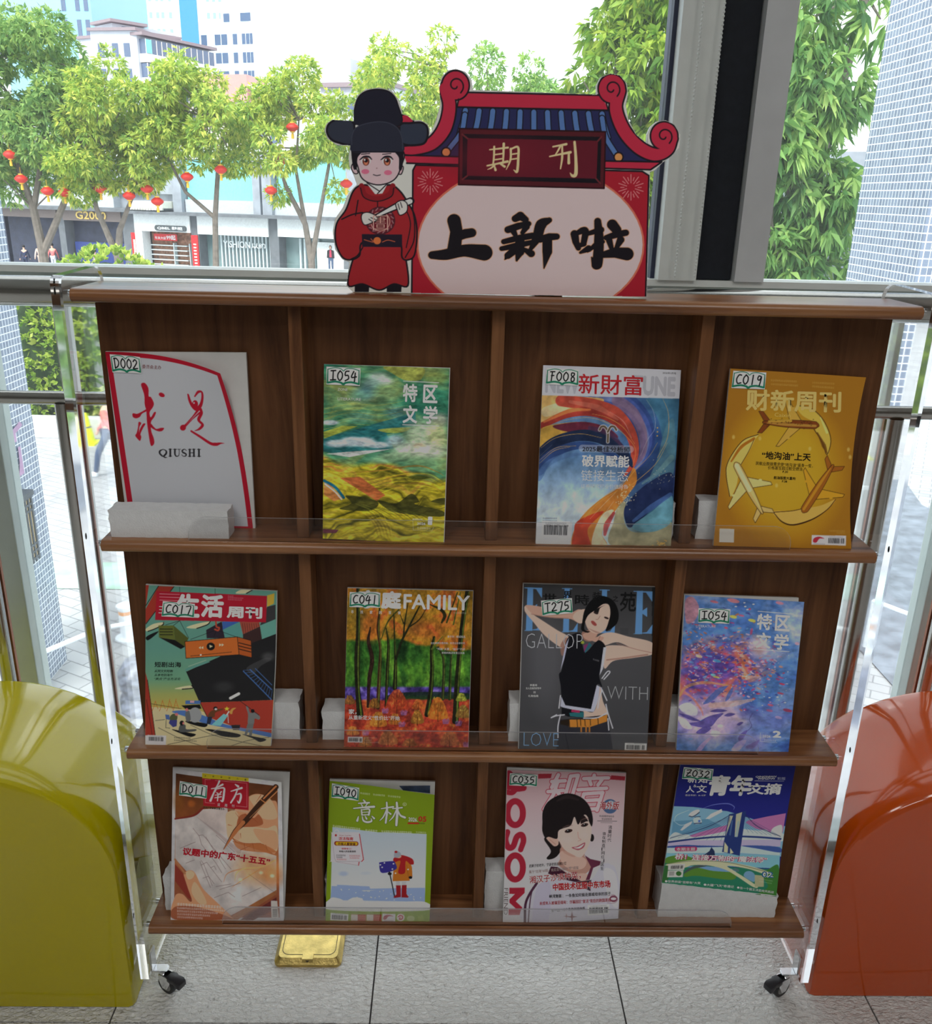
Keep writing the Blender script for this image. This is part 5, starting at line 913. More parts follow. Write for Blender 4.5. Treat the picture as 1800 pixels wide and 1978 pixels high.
    for a in (395, 570): A.fill([(a, 1662), (a + 168, 1665), (a + 166, 1742), (a - 2, 1738)], (156, 60, 44)); A.fill([(a, 1664), (a + 76, 1666), (a + 75, 1738), (a - 1, 1736)], (186, 180, 172)); A.rows(a + 86, 1680, a + 160, 1682, 10, (206, 190, 120), .8); A.rows(a + 86, 1702, a + 160, 1704, 10, (206, 190, 120), .8)
    A.fill([(748, 1655), (895, 1660), (890, 1748), (744, 1742)], (192, 190, 194)); A.S([(756, 1715), (770, 1680), (820, 1668), (870, 1685), (820, 1685), (785, 1720)], (150, 44, 60)); A.rows(760, 1730, 872, 1734, 9, INK, .8); A.ell(952, 1698, 45, 43, (196, 192, 192)); A.line([(925, 1690), (950, 1675), (975, 1690), (965, 1715), (940, 1718), (945, 1700)], 14, (170, 50, 60)); A.ell(1066, 1710, 45, 32, (166, 176, 130), .8); A.ell(1178, 1705, 38, 36, (140, 156, 60), .7)
    return A
def art_portrait():
    A = Art([(330, 150), (1585, 185), (1505, 1725), (280, 1785)], dict(b=(0, 8)))
    x, y = A.p[..., 0], A.p[..., 1]
    A.img = pal((y - 150) / 1500, [(0, (186, 150, 156)), (.4, (190, 172, 178)), (.7, (186, 184, 188)), (1, (188, 186, 190))]); A.img[(x < 340) & (y < 330)] = (176, 140, 148)
    R = (156, 34, 54); PK = (206, 178, 184)
    A.fill([(655, 190), (800, 188), (790, 235), (655, 240)], (150, 40, 54)); A.fill([(1430, 205), (1580, 218), (1575, 260), (1420, 250)], (150, 40, 54)); A.fill([(320, 180), (345, 180), (345, 210), (318, 210)], (150, 40, 54))
    # masthead drawn as outlined slanted characters
    Z = [[(870, 200), (800, 330)], [(800, 270), (940, 262)], [(760, 375), (920, 362)], [(865, 265), (820, 400), (720, 560)], [(860, 380), (900, 430)], [(1000, 215), (930, 460)], [(1000, 215), (1080, 205), (1000, 470)], [(945, 440), (1040, 430)]]
    Y_ = [[(1250, 205), (1245, 240)], [(1140, 240), (1400, 232)], [(1200, 260), (1215, 300)], [(1330, 255), (1290, 305)], [(1080, 355), (1380, 340)], [(1140, 400), (1090, 580)], [(1140, 400), (1340, 385), (1280, 570)], [(1130, 470), (1310, 460)], [(1090, 560), (1285, 555)]]
    for p in Z + Y_: A.line(p, 54, (166, 44, 66), 1, False)
    for p in Z + Y_: A.line(p, 40, PK, 1, False)
    # letters down the spine, read from top to bottom
    W1 = 66
    A.line([(345, 200), (350, 310)], 90, R, 1, False); A.line([(315, 300), (420, 340), (500, 335)], W1, R); A.line([(320, 380), (380, 385), (420, 350)], W1 * .8, R)
    for cy, ry in ((600, 125), (1175, 128)):
        t = np.linspace(0, 2 * np.pi, 25); A.line(np.stack([412 + 82 * np.cos(t), cy + ry * np.sin(t)], 1), 64, R)
    A.line([(330, 800), (310, 880), (340, 960), (390, 950), (430, 850), (480, 830), (500, 890), (470, 985)], [60, 62, 62, 62, 62, 62, 60, 56], R)
    A.fill([(351, 1392), (514, 1390), (512, 1448), (418, 1539), (483, 1600), (504, 1618), (504, 1684), (342, 1686), (343, 1621), (420, 1618), (351, 1553), (351, 1519), (409, 1460), (350, 1458)], R)
    A.T('FRIEND', 338, 1396, 332, 1684, 42, (104, 92, 92), .0)
    SK = (198, 162, 150); SL = (207, 178, 170); SD = (172, 126, 112); HK = (26, 20, 22)
    A.S([(720, 880), (760, 850), (880, 900), (900, 980), (850, 1060), (780, 1090), (745, 1075), (790, 1000)], HK); A.ell(1225, 860, 24, 40, HK)
    A.S([(905, 960), (890, 1080), (870, 1150), (1000, 1230), (1160, 1240), (1230, 1130), (1150, 1060), (1130, 1020)], SD, .9); A.S([(910, 1000), (900, 1110), (1000, 1200), (1140, 1180), (1150, 1080)], SK)
    A.S([(530, 1765), (540, 1500), (600, 1380), (760, 1320), (900, 1230), (1050, 1330), (1220, 1300), (1330, 1150), (1420, 1140), (1490, 1240), (1510, 1720)], (182, 180, 192)); A.S([(640, 1400), (780, 1340), (760, 1765), (600, 1765)], (172, 166, 190), .6); A.S([(1350, 1200), (1480, 1250), (1500, 1600), (1400, 1500)], (194, 192, 200), .8)
    A.S([(870, 1180), (1000, 1240), (1160, 1240), (1200, 1300), (1110, 1330), (1000, 1280), (780, 1250), (800, 1180)], SK, .9)
    A.fill([(790, 1165), (860, 1170), (1010, 1270), (1110, 1320), (1040, 1330), (880, 1290), (760, 1240)], (60, 26, 44)); A.fill([(1150, 1045), (1210, 1085), (1320, 1110), (1310, 1150), (1240, 1180), (1200, 1310), (1160, 1310), (1215, 1170)], (92, 40, 62)); A.fill([(1050, 1330), (1220, 1310), (1210, 1430), (1150, 1400)], (50, 24, 38), .9)
    A.line([(640, 1345), (560, 1470), (520, 1580), (515, 1770)], 26, (70, 36, 58)); A.line([(600, 1390), (575, 1500), (560, 1640), (550, 1770)], 12, (70, 36, 58))
    A.S([(740, 860), (770, 840), (860, 870), (870, 930), (830, 950), (790, 920)], SK); A.line([(780, 880), (840, 930)], 10, SD, .7)
    A.S([(860, 640), (960, 560), (1150, 600), (1215, 720), (1215, 860), (1170, 990), (1110, 1065), (1040, 1050), (940, 990), (880, 900), (850, 800)], SL); A.S([(880, 900), (940, 990), (1050, 1055), (1010, 1060), (920, 1010)], SD, .5); A.ell(960, 880, 60, 36, (216, 180, 176), .5, .9); A.ell(1150, 830, 40, 36, (216, 180, 176), .5, .9)
    A.S([(700, 700), (705, 580), (760, 480), (880, 410), (1000, 395), (1120, 440), (1200, 530), (1235, 650), (1225, 740), (1195, 690), (1180, 640), (1140, 620), (1080, 720), (1040, 640), (1000, 730), (920, 760), (870, 790), (855, 870), (770, 850), (730, 860), (700, 790)], HK); A.S([(1130, 620), (1185, 680), (1160, 690), (1105, 710)], (34, 24, 26)); A.line([(860, 470), (960, 430), (1080, 460)], [20, 40, 20], (58, 46, 46), .5)
    A.ell(978, 788, 42, 19, (60, 40, 38), 1, 0, -12); A.ell(975, 788, 20, 18, (22, 16, 18)); A.ell(1148, 725, 40, 18, (60, 40, 38), 1, 0, -14); A.ell(1150, 724, 19, 17, (22, 16, 18)); A.ell(969, 782, 5, 5, WH); A.ell(1144, 718, 5, 5, WH); A.line([(915, 752), (965, 732), (1020, 728)], [4, 9, 4], (120, 92, 86), .7); A.line([(1100, 680), (1150, 658), (1195, 662)], [4, 9, 4], (120, 92, 86), .7)
    A.line([(1075, 800), (1085, 860), (1110, 880), (1080, 895)], 6, (176, 130, 120), .8); A.S([(1010, 962), (1070, 950), (1150, 910), (1140, 960), (1090, 990), (1050, 985)], (160, 84, 96)); A.S([(1035, 964), (1080, 958), (1142, 925), (1110, 965), (1070, 975)], (214, 206, 206))
    A.ell(1418, 530, 78, 76, (70, 92, 130)); A.S([(1360, 520), (1420, 470), (1470, 500), (1420, 560)], (190, 190, 196), .8); A.T('海外版', 1315, 478, 1520, 478, 86, (206, 204, 206), .07, -.15); A.T('海外版', 1315, 478, 1520, 478, 86, (150, 30, 44), .02, -.15)
    A.rows(1305, 622, 1462, 626, 18, INK, .8); A.rows(1330, 652, 1440, 656, 18, INK, .8); A.line([(1285, 682), (1490, 686)], 5, INK, .8, False); A.line([(1320, 700), (1440, 702)], 4, INK, .7, False)
    for k, c in enumerate('流量时代'): A.T(c, 1400 - k * 3, 728 + k * 45, 1440 - k * 3, 729 + k * 45, 38, INK)
    for k, c in enumerate('谁在制造「网红」医生'): A.T(c, 1338 - k * 2.4, 798 + k * 41, 1374 - k * 2.4, 799 + k * 41, 34, INK)
    A.T('卖狮子给老外，宁波老板血赚21亿', 560, 1142, 955, 1110, 36, INK, .004, -.15); A.T('属于“出海”60国，肯尼亚小镇的“罗”成宝', 556, 1205, 1080, 1158, 36, (150, 130, 130), .01); A.T('湘汉子沙漠种菜，', 560, 1268, 1100, 1214, 80, (206, 204, 206), .05); A.T('湘汉子沙漠种菜，', 560, 1268, 1100, 1214, 80, (150, 30, 40), .012)
    A.T('中国技术征服中东市场', 808, 1344, 1420, 1308, 82, (206, 204, 206), .08); A.T('中国技术征服中东市场', 808, 1344, 1420, 1308, 80, (160, 26, 36), .04); A.T('峡湾魅影：一条鱼如何偷走挪威母亲的孩子', 772, 1464, 1425, 1432, 40, INK, .01); A.T('未成年人被骗至缅甸：诈骗园区“复活”背后的跨国黑链', 668, 1540, 1425, 1502, 40, (150, 30, 40), .006); A.T('张一山：15个角色的扭曲感', 795, 1618, 1150, 1594, 36, (70, 60, 66), .004)
    A.ell(1455, 1512, 42, 36, (110, 50, 70), .9); A.ell(1455, 1512, 30, 14, (196, 190, 200)); A.line([(1400, 1480), (1460, 1470), (1500, 1520), (1460, 1560), (1390, 1555)], 4, (120, 60, 80), .9)
    st = lambda cx, cy, r: [(cx + (r if k % 2 == 0 else r * .22) * math.cos(k * PI / 4), cy - (r if k % 2 == 0 else r * .22) * math.sin(k * PI / 4)) for k in range(8)]
    A.fill(st(1015, 1706, 58), (110, 56, 60)); A.fill(st(955, 1700, 30), (130, 84, 84)); A.barcode([(1180, 1580), (1412, 1572), (1408, 1680), (1182, 1692)], seed=13)
    return A
def art_bridge():
    A = Art([(452, -46), (1609, -50), (1385, 1400), (245, 1270)], dict(r=(-20, 0)))
    x, y = A.p[..., 0], A.p[..., 1]
    A.img[:] = pal((y - 100) / 500, [(0, (20, 26, 96)), (1, (34, 38, 122))])
    LB = (120, 164, 188); PK = (172, 108, 158); CL = (186, 206, 206); DB = (36, 54, 112); CRM = (190, 190, 158)
    A.fill([(360, 490), (560, 500), (900, 545), (1200, 640), (1480, 700), (1440, 1000), (280, 960)], LB); A.fill([(360, 640), (700, 620), (860, 700), (340, 800)], (92, 140, 170)); A.fill([(1100, 640), (1300, 600), (1480, 570), (1450, 760), (1340, 760), (1180, 720), (1080, 660)], PK); A.fill([(500, 790), (700, 730), (900, 680), (900, 770), (600, 820)], PK)
    A.S([(330, 790), (380, 750), (450, 770), (510, 775), (560, 800), (700, 780), (850, 750), (1000, 720), (1200, 740), (1280, 730), (1350, 780), (1430, 760), (1425, 850), (310, 850)], CL); A.S([(1330, 760), (1360, 710), (1440, 690), (1430, 800), (1360, 800)], (196, 210, 206))
    A.fill([(300, 830), (1430, 830), (1425, 900), (300, 900)], (176, 166, 196)); A.fill([(295, 885), (480, 880), (1000, 890), (1420, 930), (1420, 990), (1000, 960), (290, 960)], (176, 196, 210)); A.S([(300, 890), (480, 878), (620, 884), (860, 892), (860, 900), (300, 905)], (50, 74, 140)); A.S([(1040, 890), (1250, 890), (1420, 910), (1420, 960), (1200, 920)], (60, 84, 150)); A.fill([(290, 960), (1420, 990), (1415, 1120), (270, 1060)], (120, 176, 190))
    A.line([(305, 850), (600, 815), (900, 795), (1200, 805), (1428, 825)], 18, DB); A.line([(305, 838), (600, 800), (900, 784)], 5, (190, 196, 190))
    A.fill([(915, 575), (1085, 545), (1020, 990), (845, 950)], DB)
    for q in ([(920, 590), (955, 590), (880, 800)], [(985, 575), (1045, 555), (1000, 800), (970, 800)]): A.fill(q, CRM, .9)
    for q in ([(915, 780), (940, 640), (955, 630), (945, 700), (930, 790)], [(972, 800), (1000, 650), (1018, 640), (1010, 720), (995, 810)]): A.fill(q, LB, .4)
    A.fill([(870, 850), (905, 900), (900, 960), (862, 950)], CRM); A.fill([(925, 910), (960, 960), (925, 970)], CRM)
    for k in range(8): A.line([(925, 600 + k * 6), (340 + k * 70, 800 + k * 6)], 3, (40, 50, 90), .8, False); A.line([(1075, 600 + k * 14), (1425 - k * 45, 800 - k * 6)], 3, (40, 50, 90), .8, False)
    A.line([(930, 580), (700, 700), (330, 810)], 6, (40, 50, 90)); A.line([(1080, 580), (1200, 700), (1425, 800)], 6, (40, 50, 90))
    A.line([(640, 520), (760, 480), (900, 470), (965, 500), (960, 530)], [2, 7, 9, 8, 3], (110, 120, 190), .9); A.line([(370, 640), (400, 580), (520, 530)], [3, 8, 4], (180, 200, 214), .9); A.line([(370, 640), (440, 680), (560, 650)], [3, 7, 3], (180, 200, 214), .9)
    A.ell(568, 560, 62, 22, (196, 200, 204), 1, 0, -28); A.line([(520, 590), (560, 595), (620, 555)], 9, (50, 60, 90)); A.fill([(680, 620), (735, 570), (840, 522), (850, 550), (720, 620)], (196, 200, 204)); A.fill([(430, 730), (480, 670), (550, 640), (540, 670), (450, 735)], (186, 190, 194)); A.S([(560, 620), (610, 600), (640, 630), (640, 660), (580, 670)], (180, 196, 212)); A.line([(570, 665), (640, 660)], 9, (40, 50, 84), 1, False); A.line([(575, 600), (630, 595)], 7, (40, 50, 84), 1, False); A.ell(620, 640, 12, 12, (70, 104, 180))
    GN = (84, 128, 50)
    A.S([(280, 1020), (340, 990), (460, 980), (560, 1010), (620, 1020), (620, 1070), (275, 1080)], GN); A.fill([(270, 1060), (1415, 1130), (1385, 1400), (245, 1270)], (40, 116, 90)); A.S([(480, 1160), (600, 1110), (760, 1130), (900, 1140), (980, 1160), (940, 1230), (600, 1190), (480, 1200)], GN); A.S([(480, 1100), (600, 1090), (900, 1110), (980, 1150), (760, 1140), (620, 1110)], (110, 150, 190)); A.S([(255, 1180), (300, 1070), (320, 1200), (260, 1260)], (50, 100, 50)); A.S([(1250, 1190), (1330, 1110), (1410, 1100), (1390, 1380), (1190, 1380), (1300, 1300)], (60, 116, 50)); A.fill([(640, 1000), (720, 940), (740, 900), (770, 940), (780, 1030), (640, 1020)], (36, 50, 84))
    A.S([(290, 1075), (400, 1050), (560, 1030), (760, 1035), (960, 1060), (1150, 1100), (1300, 1150), (1260, 1170), (1100, 1120), (900, 1090), (980, 1150), (1090, 1220), (1200, 1300), (1150, 1300), (1000, 1200), (880, 1130), (740, 1090), (620, 1080), (540, 1085), (450, 1110), (300, 1085)], CRM); A.line([(300, 1068), (560, 1040), (900, 1056), (1290, 1150)], 6, (110, 116, 90)); A.S([(460, 1170), (520, 1110), (600, 1085), (700, 1090), (560, 1120)], (70, 84, 84))
    A.S([(1060, 1190), (1080, 1150), (1130, 1145), (1170, 1180), (1165, 1250), (1110, 1230)], (110, 150, 180)); A.S([(950, 1130), (970, 1112), (1010, 1125), (1010, 1150)], (80, 110, 110)); A.fill([(1170, 1180), (1260, 1190), (1260, 1300), (1170, 1300)], (166, 166, 130))
    A.fill([(312, 1072), (480, 1066), (468, 1130), (308, 1130)], (190, 190, 186)); A.barcode([(330, 1075), (470, 1070), (462, 1125), (325, 1128)], bg=(190, 190, 186), seed=17); A.fill([(308, 1136), (462, 1132), (455, 1202), (300, 1204)], (190, 190, 186)); A.ell(415, 1166, 27, 24, (50, 100, 44)); A.fill([(322, 1145), (372, 1144), (368, 1186), (318, 1188)], (150, 150, 148))
    WT = (206, 206, 204)
    A.T('青年', 735, 185, 1170, 190, 205, WT, .045, -.22); A.T('文摘', 1110, 268, 1445, 272, 112, WT, .035, -.18); A.T('QINGNIAN', 1180, 196, 1385, 194, 20, WT, .02, -.2); A.T('WENZHAI', 1200, 214, 1370, 212, 20, WT, .02, -.2); A.T('彩版', 1395, 208, 1475, 210, 28, (170, 174, 196)); A.line([(1170, 246), (1460, 250)], 4, WT, .9, False)
    A.T('新知', 505, 190, 700, 196, 70, WT, .02); A.T('人', 486, 290, 570, 290, 66, WT, .02); A.T('&', 562, 278, 592, 278, 26, WT); A.T('文', 592, 280, 694, 280, 78, WT, .02); A.T('适合年龄：8-15岁', 480, 372, 682, 376, 18, WT)
    A.line([(400, 918), (575, 918)], 48, (170, 54, 100), 1, False); A.T('本期主题', 392, 902, 578, 902, 34, WT, .01)
    for off, c in ((.09, (166, 50, 96)), (.025, WT)): A.T('桥！连接万物的“魔法师”', 382, 960, 1300, 1002, 62, c, off, -.1)
    A.T('02', 1238, 1142, 1358, 1150, 62, WT, .07); A.T('02', 1238, 1142, 1358, 1150, 62, (36, 92, 128), .01)
    A.rows(1215, 1214, 1350, 1240, 11, WT, .6); A.rows(1215, 1240, 1340, 1262, 11, WT, .6)
    A.T('●世界桥梁“显眼包”大赏', 278, 1228, 630, 1248, 26, WT, .01); A.T('●大疆“飞天”奇遇记', 662, 1262, 962, 1284, 26, WT, .01); A.T('●当一个国王决定向天挑战', 994, 1290, 1360, 1340, 26, WT, .01)
    return A
# handwritten call number stickers: open-book outline in green, code in black pen
PEN = {'D': [[(.1, .05), (.08, .95)], [(.0, .1), (.5, .08), (.85, .4), (.6, .8), (.05, .97)]], '0': [[(.5, .05), (.15, .35), (.12, .7), (.45, .95), (.82, .7), (.85, .3), (.5, .05)]], 'I': [[(.5, .05), (.45, .93)], [(.15, .08), (.9, .04)], [(.05, .95), (.9, .9)]], '5': [[(.8, .05), (.3, .1), (.2, .45), (.65, .45), (.75, .75), (.2, .97)]], '4': [[(.45, .05), (.1, .6), (.9, .55)], [(.7, .2), (.6, 1.0)]], 'F': [[(.15, .08), (.85, .05)], [(.45, .08), (.3, .98)], [(.3, .48), (.7, .44)]], '8': [[(.75, .12), (.35, .1), (.3, .38), (.75, .6), (.7, .92), (.3, .92), (.3, .62), (.75, .3), (.75, .12)]], 'C': [[(.85, .1), (.45, .1), (.1, .5), (.3, .9), (.85, .85)]], '1': [[(.55, .05), (.45, .97)]], '9': [[(.75, .15), (.35, .1), (.2, .4), (.5, .5), (.78, .2), (.7, .6), (.55, 1.05)]], '7': [[(.1, .12), (.85, .08), (.5, 1.0)]], '2': [[(.15, .25), (.5, .05), (.8, .3), (.4, .7), (.1, .95), (.9, .9)]], 'T': [[(.05, .1), (.95, .05)], [(.5, .08), (.42, .98)]], '3': [[(.2, .1), (.7, .12), (.4, .42), (.8, .6), (.6, .92), (.1, .95)]], 'Z': [[(.1, .1), (.85, .08), (.15, .9), (.9, .88)], [(.2, .5), (.75, .48)]]}
def art_sticker(code, H=52):
    A = Art([(0, 0), (200, 0), (200, 100), (0, 100)], H=H, base=(196, 200, 196)); GR = (22, 104, 78)
    A.line([(8, 14), (50, 4), (84, 8), (100, 20), (116, 8), (150, 4), (192, 14)], 4.5, GR); A.line([(8, 14), (6, 90)], [5, 9], GR, 1, False); A.line([(192, 14), (194, 90)], [5, 10], GR, 1, False)
    A.line([(6, 90), (50, 82), (84, 86), (100, 94), (116, 86), (150, 82), (194, 90)], [11, 11, 11, 14, 11, 11, 11], GR)
    for k, ch in enumerate(code):
        x0 = 22 + k * 41
        for st in PEN[ch]: A.line([(x0 + a * 36, 17 + b * 60) for a, b in st], 7.5, (12, 11, 14))
    return A
#ART-END
# where each magazine stands: cover corners (TL,TR,BR,BL), edge bows, page-block corners, thickness in metres
MAGS = {
    'qiushi': ([(-0.5893, 1.3482, 1.1998), (-0.4142, 1.3473, 1.1742), (-0.3816, 1.3379, 0.9220), (-0.5759, 1.3380, 0.9234)], dict(t=(0.0002, 0.0003, 0.0078), r=(0.0051, 0.0001, 0.0036)), [(-0.5892, 1.3482, 1.2001), (-0.3783, 1.3483, 1.2029), (-0.3780, 1.3379, 0.9221), (-0.5813, 1.3380, 0.9233)], 0.006),
    'fields': ([(-0.2612, 1.3473, 1.1880), (-0.0706, 1.3468, 1.1856), (-0.0755, 1.2895, 0.9213), (-0.2634, 1.2906, 0.9263)], dict(), [(-0.2612, 1.3474, 1.1883), (-0.0697, 1.3470, 1.1866), (-0.0743, 1.2895, 0.9214), (-0.2634, 1.2905, 0.9260)], 0.006),
    'swirl': ([(0.0719, 1.3484, 1.1931), (0.2831, 1.3477, 1.1899), (0.2810, 1.2900, 0.9236), (0.0684, 1.2899, 0.9228)], dict(), [(0.0719, 1.3484, 1.1931), (0.2831, 1.3477, 1.1899), (0.2810, 1.2900, 0.9236), (0.0684, 1.2899, 0.9228)], 0.006),
    'oil': ([(0.3592, 1.3486, 1.1938), (0.5694, 1.3466, 1.1847), (0.5670, 1.2898, 0.9228), (0.3480, 1.2903, 0.9247)], dict(r=(-0.0104, 0.0003, 0.0014)), [(0.3592, 1.3486, 1.1938), (0.5694, 1.3466, 1.1847), (0.5670, 1.2898, 0.9228), (0.3480, 1.2903, 0.9247)], 0.0045),
    'ship': ([(-0.5662, 1.3483, 0.8161), (-0.3512, 1.3468, 0.8090), (-0.3636, 1.2893, 0.5440), (-0.5743, 1.2899, 0.5464)], dict(r=(0.0025, 0.0003, 0.0016)), [(-0.5662, 1.3486, 0.8174), (-0.3502, 1.3469, 0.8094), (-0.3629, 1.2893, 0.5436), (-0.5743, 1.2898, 0.5462)], 0.005),
    'forest': ([(-0.2336, 1.3483, 0.8159), (-0.0255, 1.3479, 0.8141), (-0.0282, 1.2903, 0.5482), (-0.2393, 1.2899, 0.5466)], dict(), [(-0.2340, 1.3484, 0.8167), (-0.0248, 1.3480, 0.8146), (-0.0277, 1.2902, 0.5480), (-0.2393, 1.2899, 0.5465)], 0.006),
    'fashion': ([(0.0584, 1.3508, 0.8278), (0.2787, 1.3503, 0.8253), (0.2781, 1.2895, 0.5445), (0.0581, 1.2900, 0.5471)], dict(), [(0.0574, 1.3509, 0.8281), (0.2787, 1.3504, 0.8257), (0.2781, 1.2895, 0.5445), (0.0571, 1.2900, 0.5471)], 0.007),
    'petals': ([(0.3296, 1.3476, 0.8127), (0.5311, 1.3457, 0.8042), (0.5217, 1.2889, 0.5420), (0.3284, 1.2902, 0.5478)], dict(), [(0.3278, 1.3479, 0.8140), (0.5216, 1.3472, 0.8108), (0.5208, 1.2890, 0.5424), (0.3284, 1.2902, 0.5478)], 0.007),
    'notebook': ([(-0.5542, 1.3518, 0.4562), (-0.3585, 1.3480, 0.4386), (-0.3575, 1.2905, 0.1734), (-0.5648, 1.2897, 0.1695)], dict(t=(-0.0019, -0.0007, -0.0031), b=(-0.0002, -0.0005, -0.0022)), [(-0.5542, 1.3520, 0.4573), (-0.3454, 1.3506, 0.4509), (-0.3575, 1.2905, 0.1734), (-0.5648, 1.2897, 0.1695)], 0.004),
    'snow': ([(-0.2741, 1.3473, 0.4354), (-0.0848, 1.3434, 0.4176), (-0.0908, 1.2888, 0.1655), (-0.2819, 1.2897, 0.1698)], dict(t=(-0.0026, 0.0005, 0.0023)), [(-0.2741, 1.3479, 0.4382), (-0.0843, 1.3473, 0.4352), (-0.0908, 1.2888, 0.1655), (-0.2819, 1.2897, 0.1698)], 0.005),
    'portrait': ([(0.0459, 1.3524, 0.4589), (0.2605, 1.3516, 0.4552), (0.2585, 1.2919, 0.1797), (0.0448, 1.2892, 0.1672)], dict(b=(-0.0000, -0.0003, -0.0015)), [(0.0449, 1.3534, 0.4638), (0.2613, 1.3518, 0.4560), (0.2585, 1.2919, 0.1797), (0.0448, 1.2892, 0.1672)], 0.005),
    'bridge': ([(0.3586, 1.3517, 0.5033), (0.5691, 1.3522, 0.5065), (0.5526, 1.3056, 0.2200), (0.3368, 1.3096, 0.2446)], dict(r=(-0.0036, 0.0004, 0.0023)), [(0.3586, 1.3517, 0.5033), (0.5691, 1.3522, 0.5065), (0.5526, 1.3056, 0.2200), (0.3368, 1.3096, 0.2446)], 0.004),
}
GAIN = 1.62
PRINT = attr_mat('cover_print', 'print', 0.38, 0, 0.18)
STICK = attr_mat('sticker_print', 'print', 0.5, 0, 0.18)
def ink(c, gain=GAIN): return np.minimum(lin(np.clip(c, 0, 255)) * gain, 0.88)
def grid_mesh(name, P, colr, m, parent, extra=None):
    h, w = P.shape[:2]; n = h * w; me = bpy.data.meshes.new(name); P = P.reshape(-1, 3); colr = colr.reshape(-1, 3)
    if extra is not None: P = np.concatenate([P, extra[0]]); colr = np.concatenate([colr, extra[2]])
    me.vertices.add(len(P)); me.vertices.foreach_set('co', P.reshape(-1).astype(np.float32))
    i = np.arange(n).reshape(h, w); f = np.stack([i[1:, :-1], i[1:, 1:], i[:-1, 1:], i[:-1, :-1]], -1).reshape(-1, 4); k = len(f)
    li = f.ravel(); ls = np.arange(0, 4 * k, 4)
    if extra is not None:
        ef = [np.array(t) + n for t in extra[1]]; ls = np.concatenate([ls, 4 * k + np.cumsum([0] + [len(t) for t in ef[:-1]])]); li = np.concatenate([li] + ef); k += len(ef)
    me.loops.add(len(li)); me.loops.foreach_set('vertex_index', li.astype(np.int32))
    me.polygons.add(k); me.polygons.foreach_set('loop_start', ls.astype(np.int32)); me.polygons.foreach_set('use_smooth', np.ones(k, bool)); me.update(calc_edges=True)
    a = me.color_attributes.new('print', 'FLOAT_COLOR', 'POINT'); a.data.foreach_set('color', np.concatenate([colr, np.ones((len(colr), 1))], 1).astype(np.float32).ravel())
    me.materials.append(m); return mesh_obj(name, me, parent)
def lettering(A, place, gain=GAIN, lift=0.0005):
    V, F_, C_ = [], [], []; b = 0; k = 0.0
    for s, a, e, h, c, bold, shear in A.texts:
        v, f, lay = text_mesh(s, bold); a = np.array(a, float); e = np.array(e, float); d = e - a; L = np.linalg.norm(d); d /= L; q = np.array([-d[1], d[0]])
        pts = a + d * (v[:, :1] * L) + q * ((1 - v[:, 1:]) * h) + d * ((1 - v[:, 1:]) * h * shear)
        uv = np.clip(A.w.inv(pts), 0, 1); k += 0.00001
        V.append(place(uv[:, 0], uv[:, 1], lift + k + 0.000004 * lay)); k += 0.000004 * lay.max(); F_ += [[b + i for i in t] for t in f]; C_.append(np.repeat(ink(np.array([c]), gain), len(v), 0)); b += len(v)
    return (np.concatenate(V), F_, np.concatenate(C_)) if V else None
def magazine(key, fn, label, code, stick, extra=None, gain=GAIN, shape=None):
    """a magazine: page block, printed cover, lettering, call-number sticker (quad traced in the cover drawing)"""
    C, bows, PG, th = MAGS[key]; A = fn(); w3 = Warp(C, bows); pg = Warp(PG, {k: v for k, v in bows.items() if k in 'r'} if key in ('oil', 'ship', 'bridge') else {})
    base = (np.array(C[2]) + np.array(C[3])) / 2
    t = thing('magazine', label, 'magazine', tuple(base), 'magazines displayed on the rack')
    nrm = np.cross(np.array(C[1]) - np.array(C[0]), np.array(C[3]) - np.array(C[0])); nrm /= np.linalg.norm(nrm)
    if nrm[1] > 0: nrm = -nrm
    def place(u, v, off=0.0):
        p = w3(u, v) + nrm * np.asarray(off)[..., None]
        if shape is not None: p = p + shape(np.asarray(u), np.asarray(v))
        return p
    # page block
    u = np.concatenate([np.linspace(0, 1, 17), np.ones(15), np.linspace(1, 0, 17), np.zeros(15)]); v = np.concatenate([np.zeros(17), np.linspace(0, 1, 17)[1:-1], np.ones(17), np.linspace(1, 0, 17)[1:-1]])
    e = pg(u, v) - nrm * 0.0004; n = len(e); mb = MB(); mb.add(np.concatenate([e, e - nrm * th]).tolist(), [tuple(range(n)), tuple(range(2 * n - 1, n - 1, -1))] + [(i, i + n, (i + 1) % n + n, (i + 1) % n) for i in range(n)])
    obj('page_block', mb, M['paper'], t)
    grid_mesh('cover', place(A.u, A.v, 0.0002), ink(A.img, gain), PRINT, t, lettering(A, place, gain))
    if extra: extra(t, place, A)
    St = art_sticker(code); q = A.w.inv(stick); sw = Warp(np.concatenate([q, np.zeros((4, 1))], 1)); uv = sw(St.u, St.v)
    s_ = grid_mesh('call_number_sticker', place(uv[..., 0], uv[..., 1], 0.0016), ink(St.img, 1.8), STICK, t)
    s_['label'] = 'white sticker with a green open-book outline and handwritten call number'
    return t
def curl_qiushi(u, v):
    k = np.clip((u - 0.35) / 0.65, 0, 1) ** 2 * np.clip((0.55 - v) / 0.55, 0, 1) ** 1.5
    return np.stack([0 * k, -0.018 * k, 0 * k], -1)
def curl_note(u, v):
    k = np.clip((u - 0.3) / 0.7, 0, 1) ** 2 * (0.35 + 0.65 * np.clip(1 - v, 0, 1)); return np.stack([0 * k, -0.010 * k, 0 * k], -1)
def curl_snow(u, v):
    k = np.clip((0.25 - v) / 0.25, 0, 1) ** 2 * np.clip(u * 1.3, 0, 1); return np.stack([0 * k, -0.009 * k, 0 * k], -1)
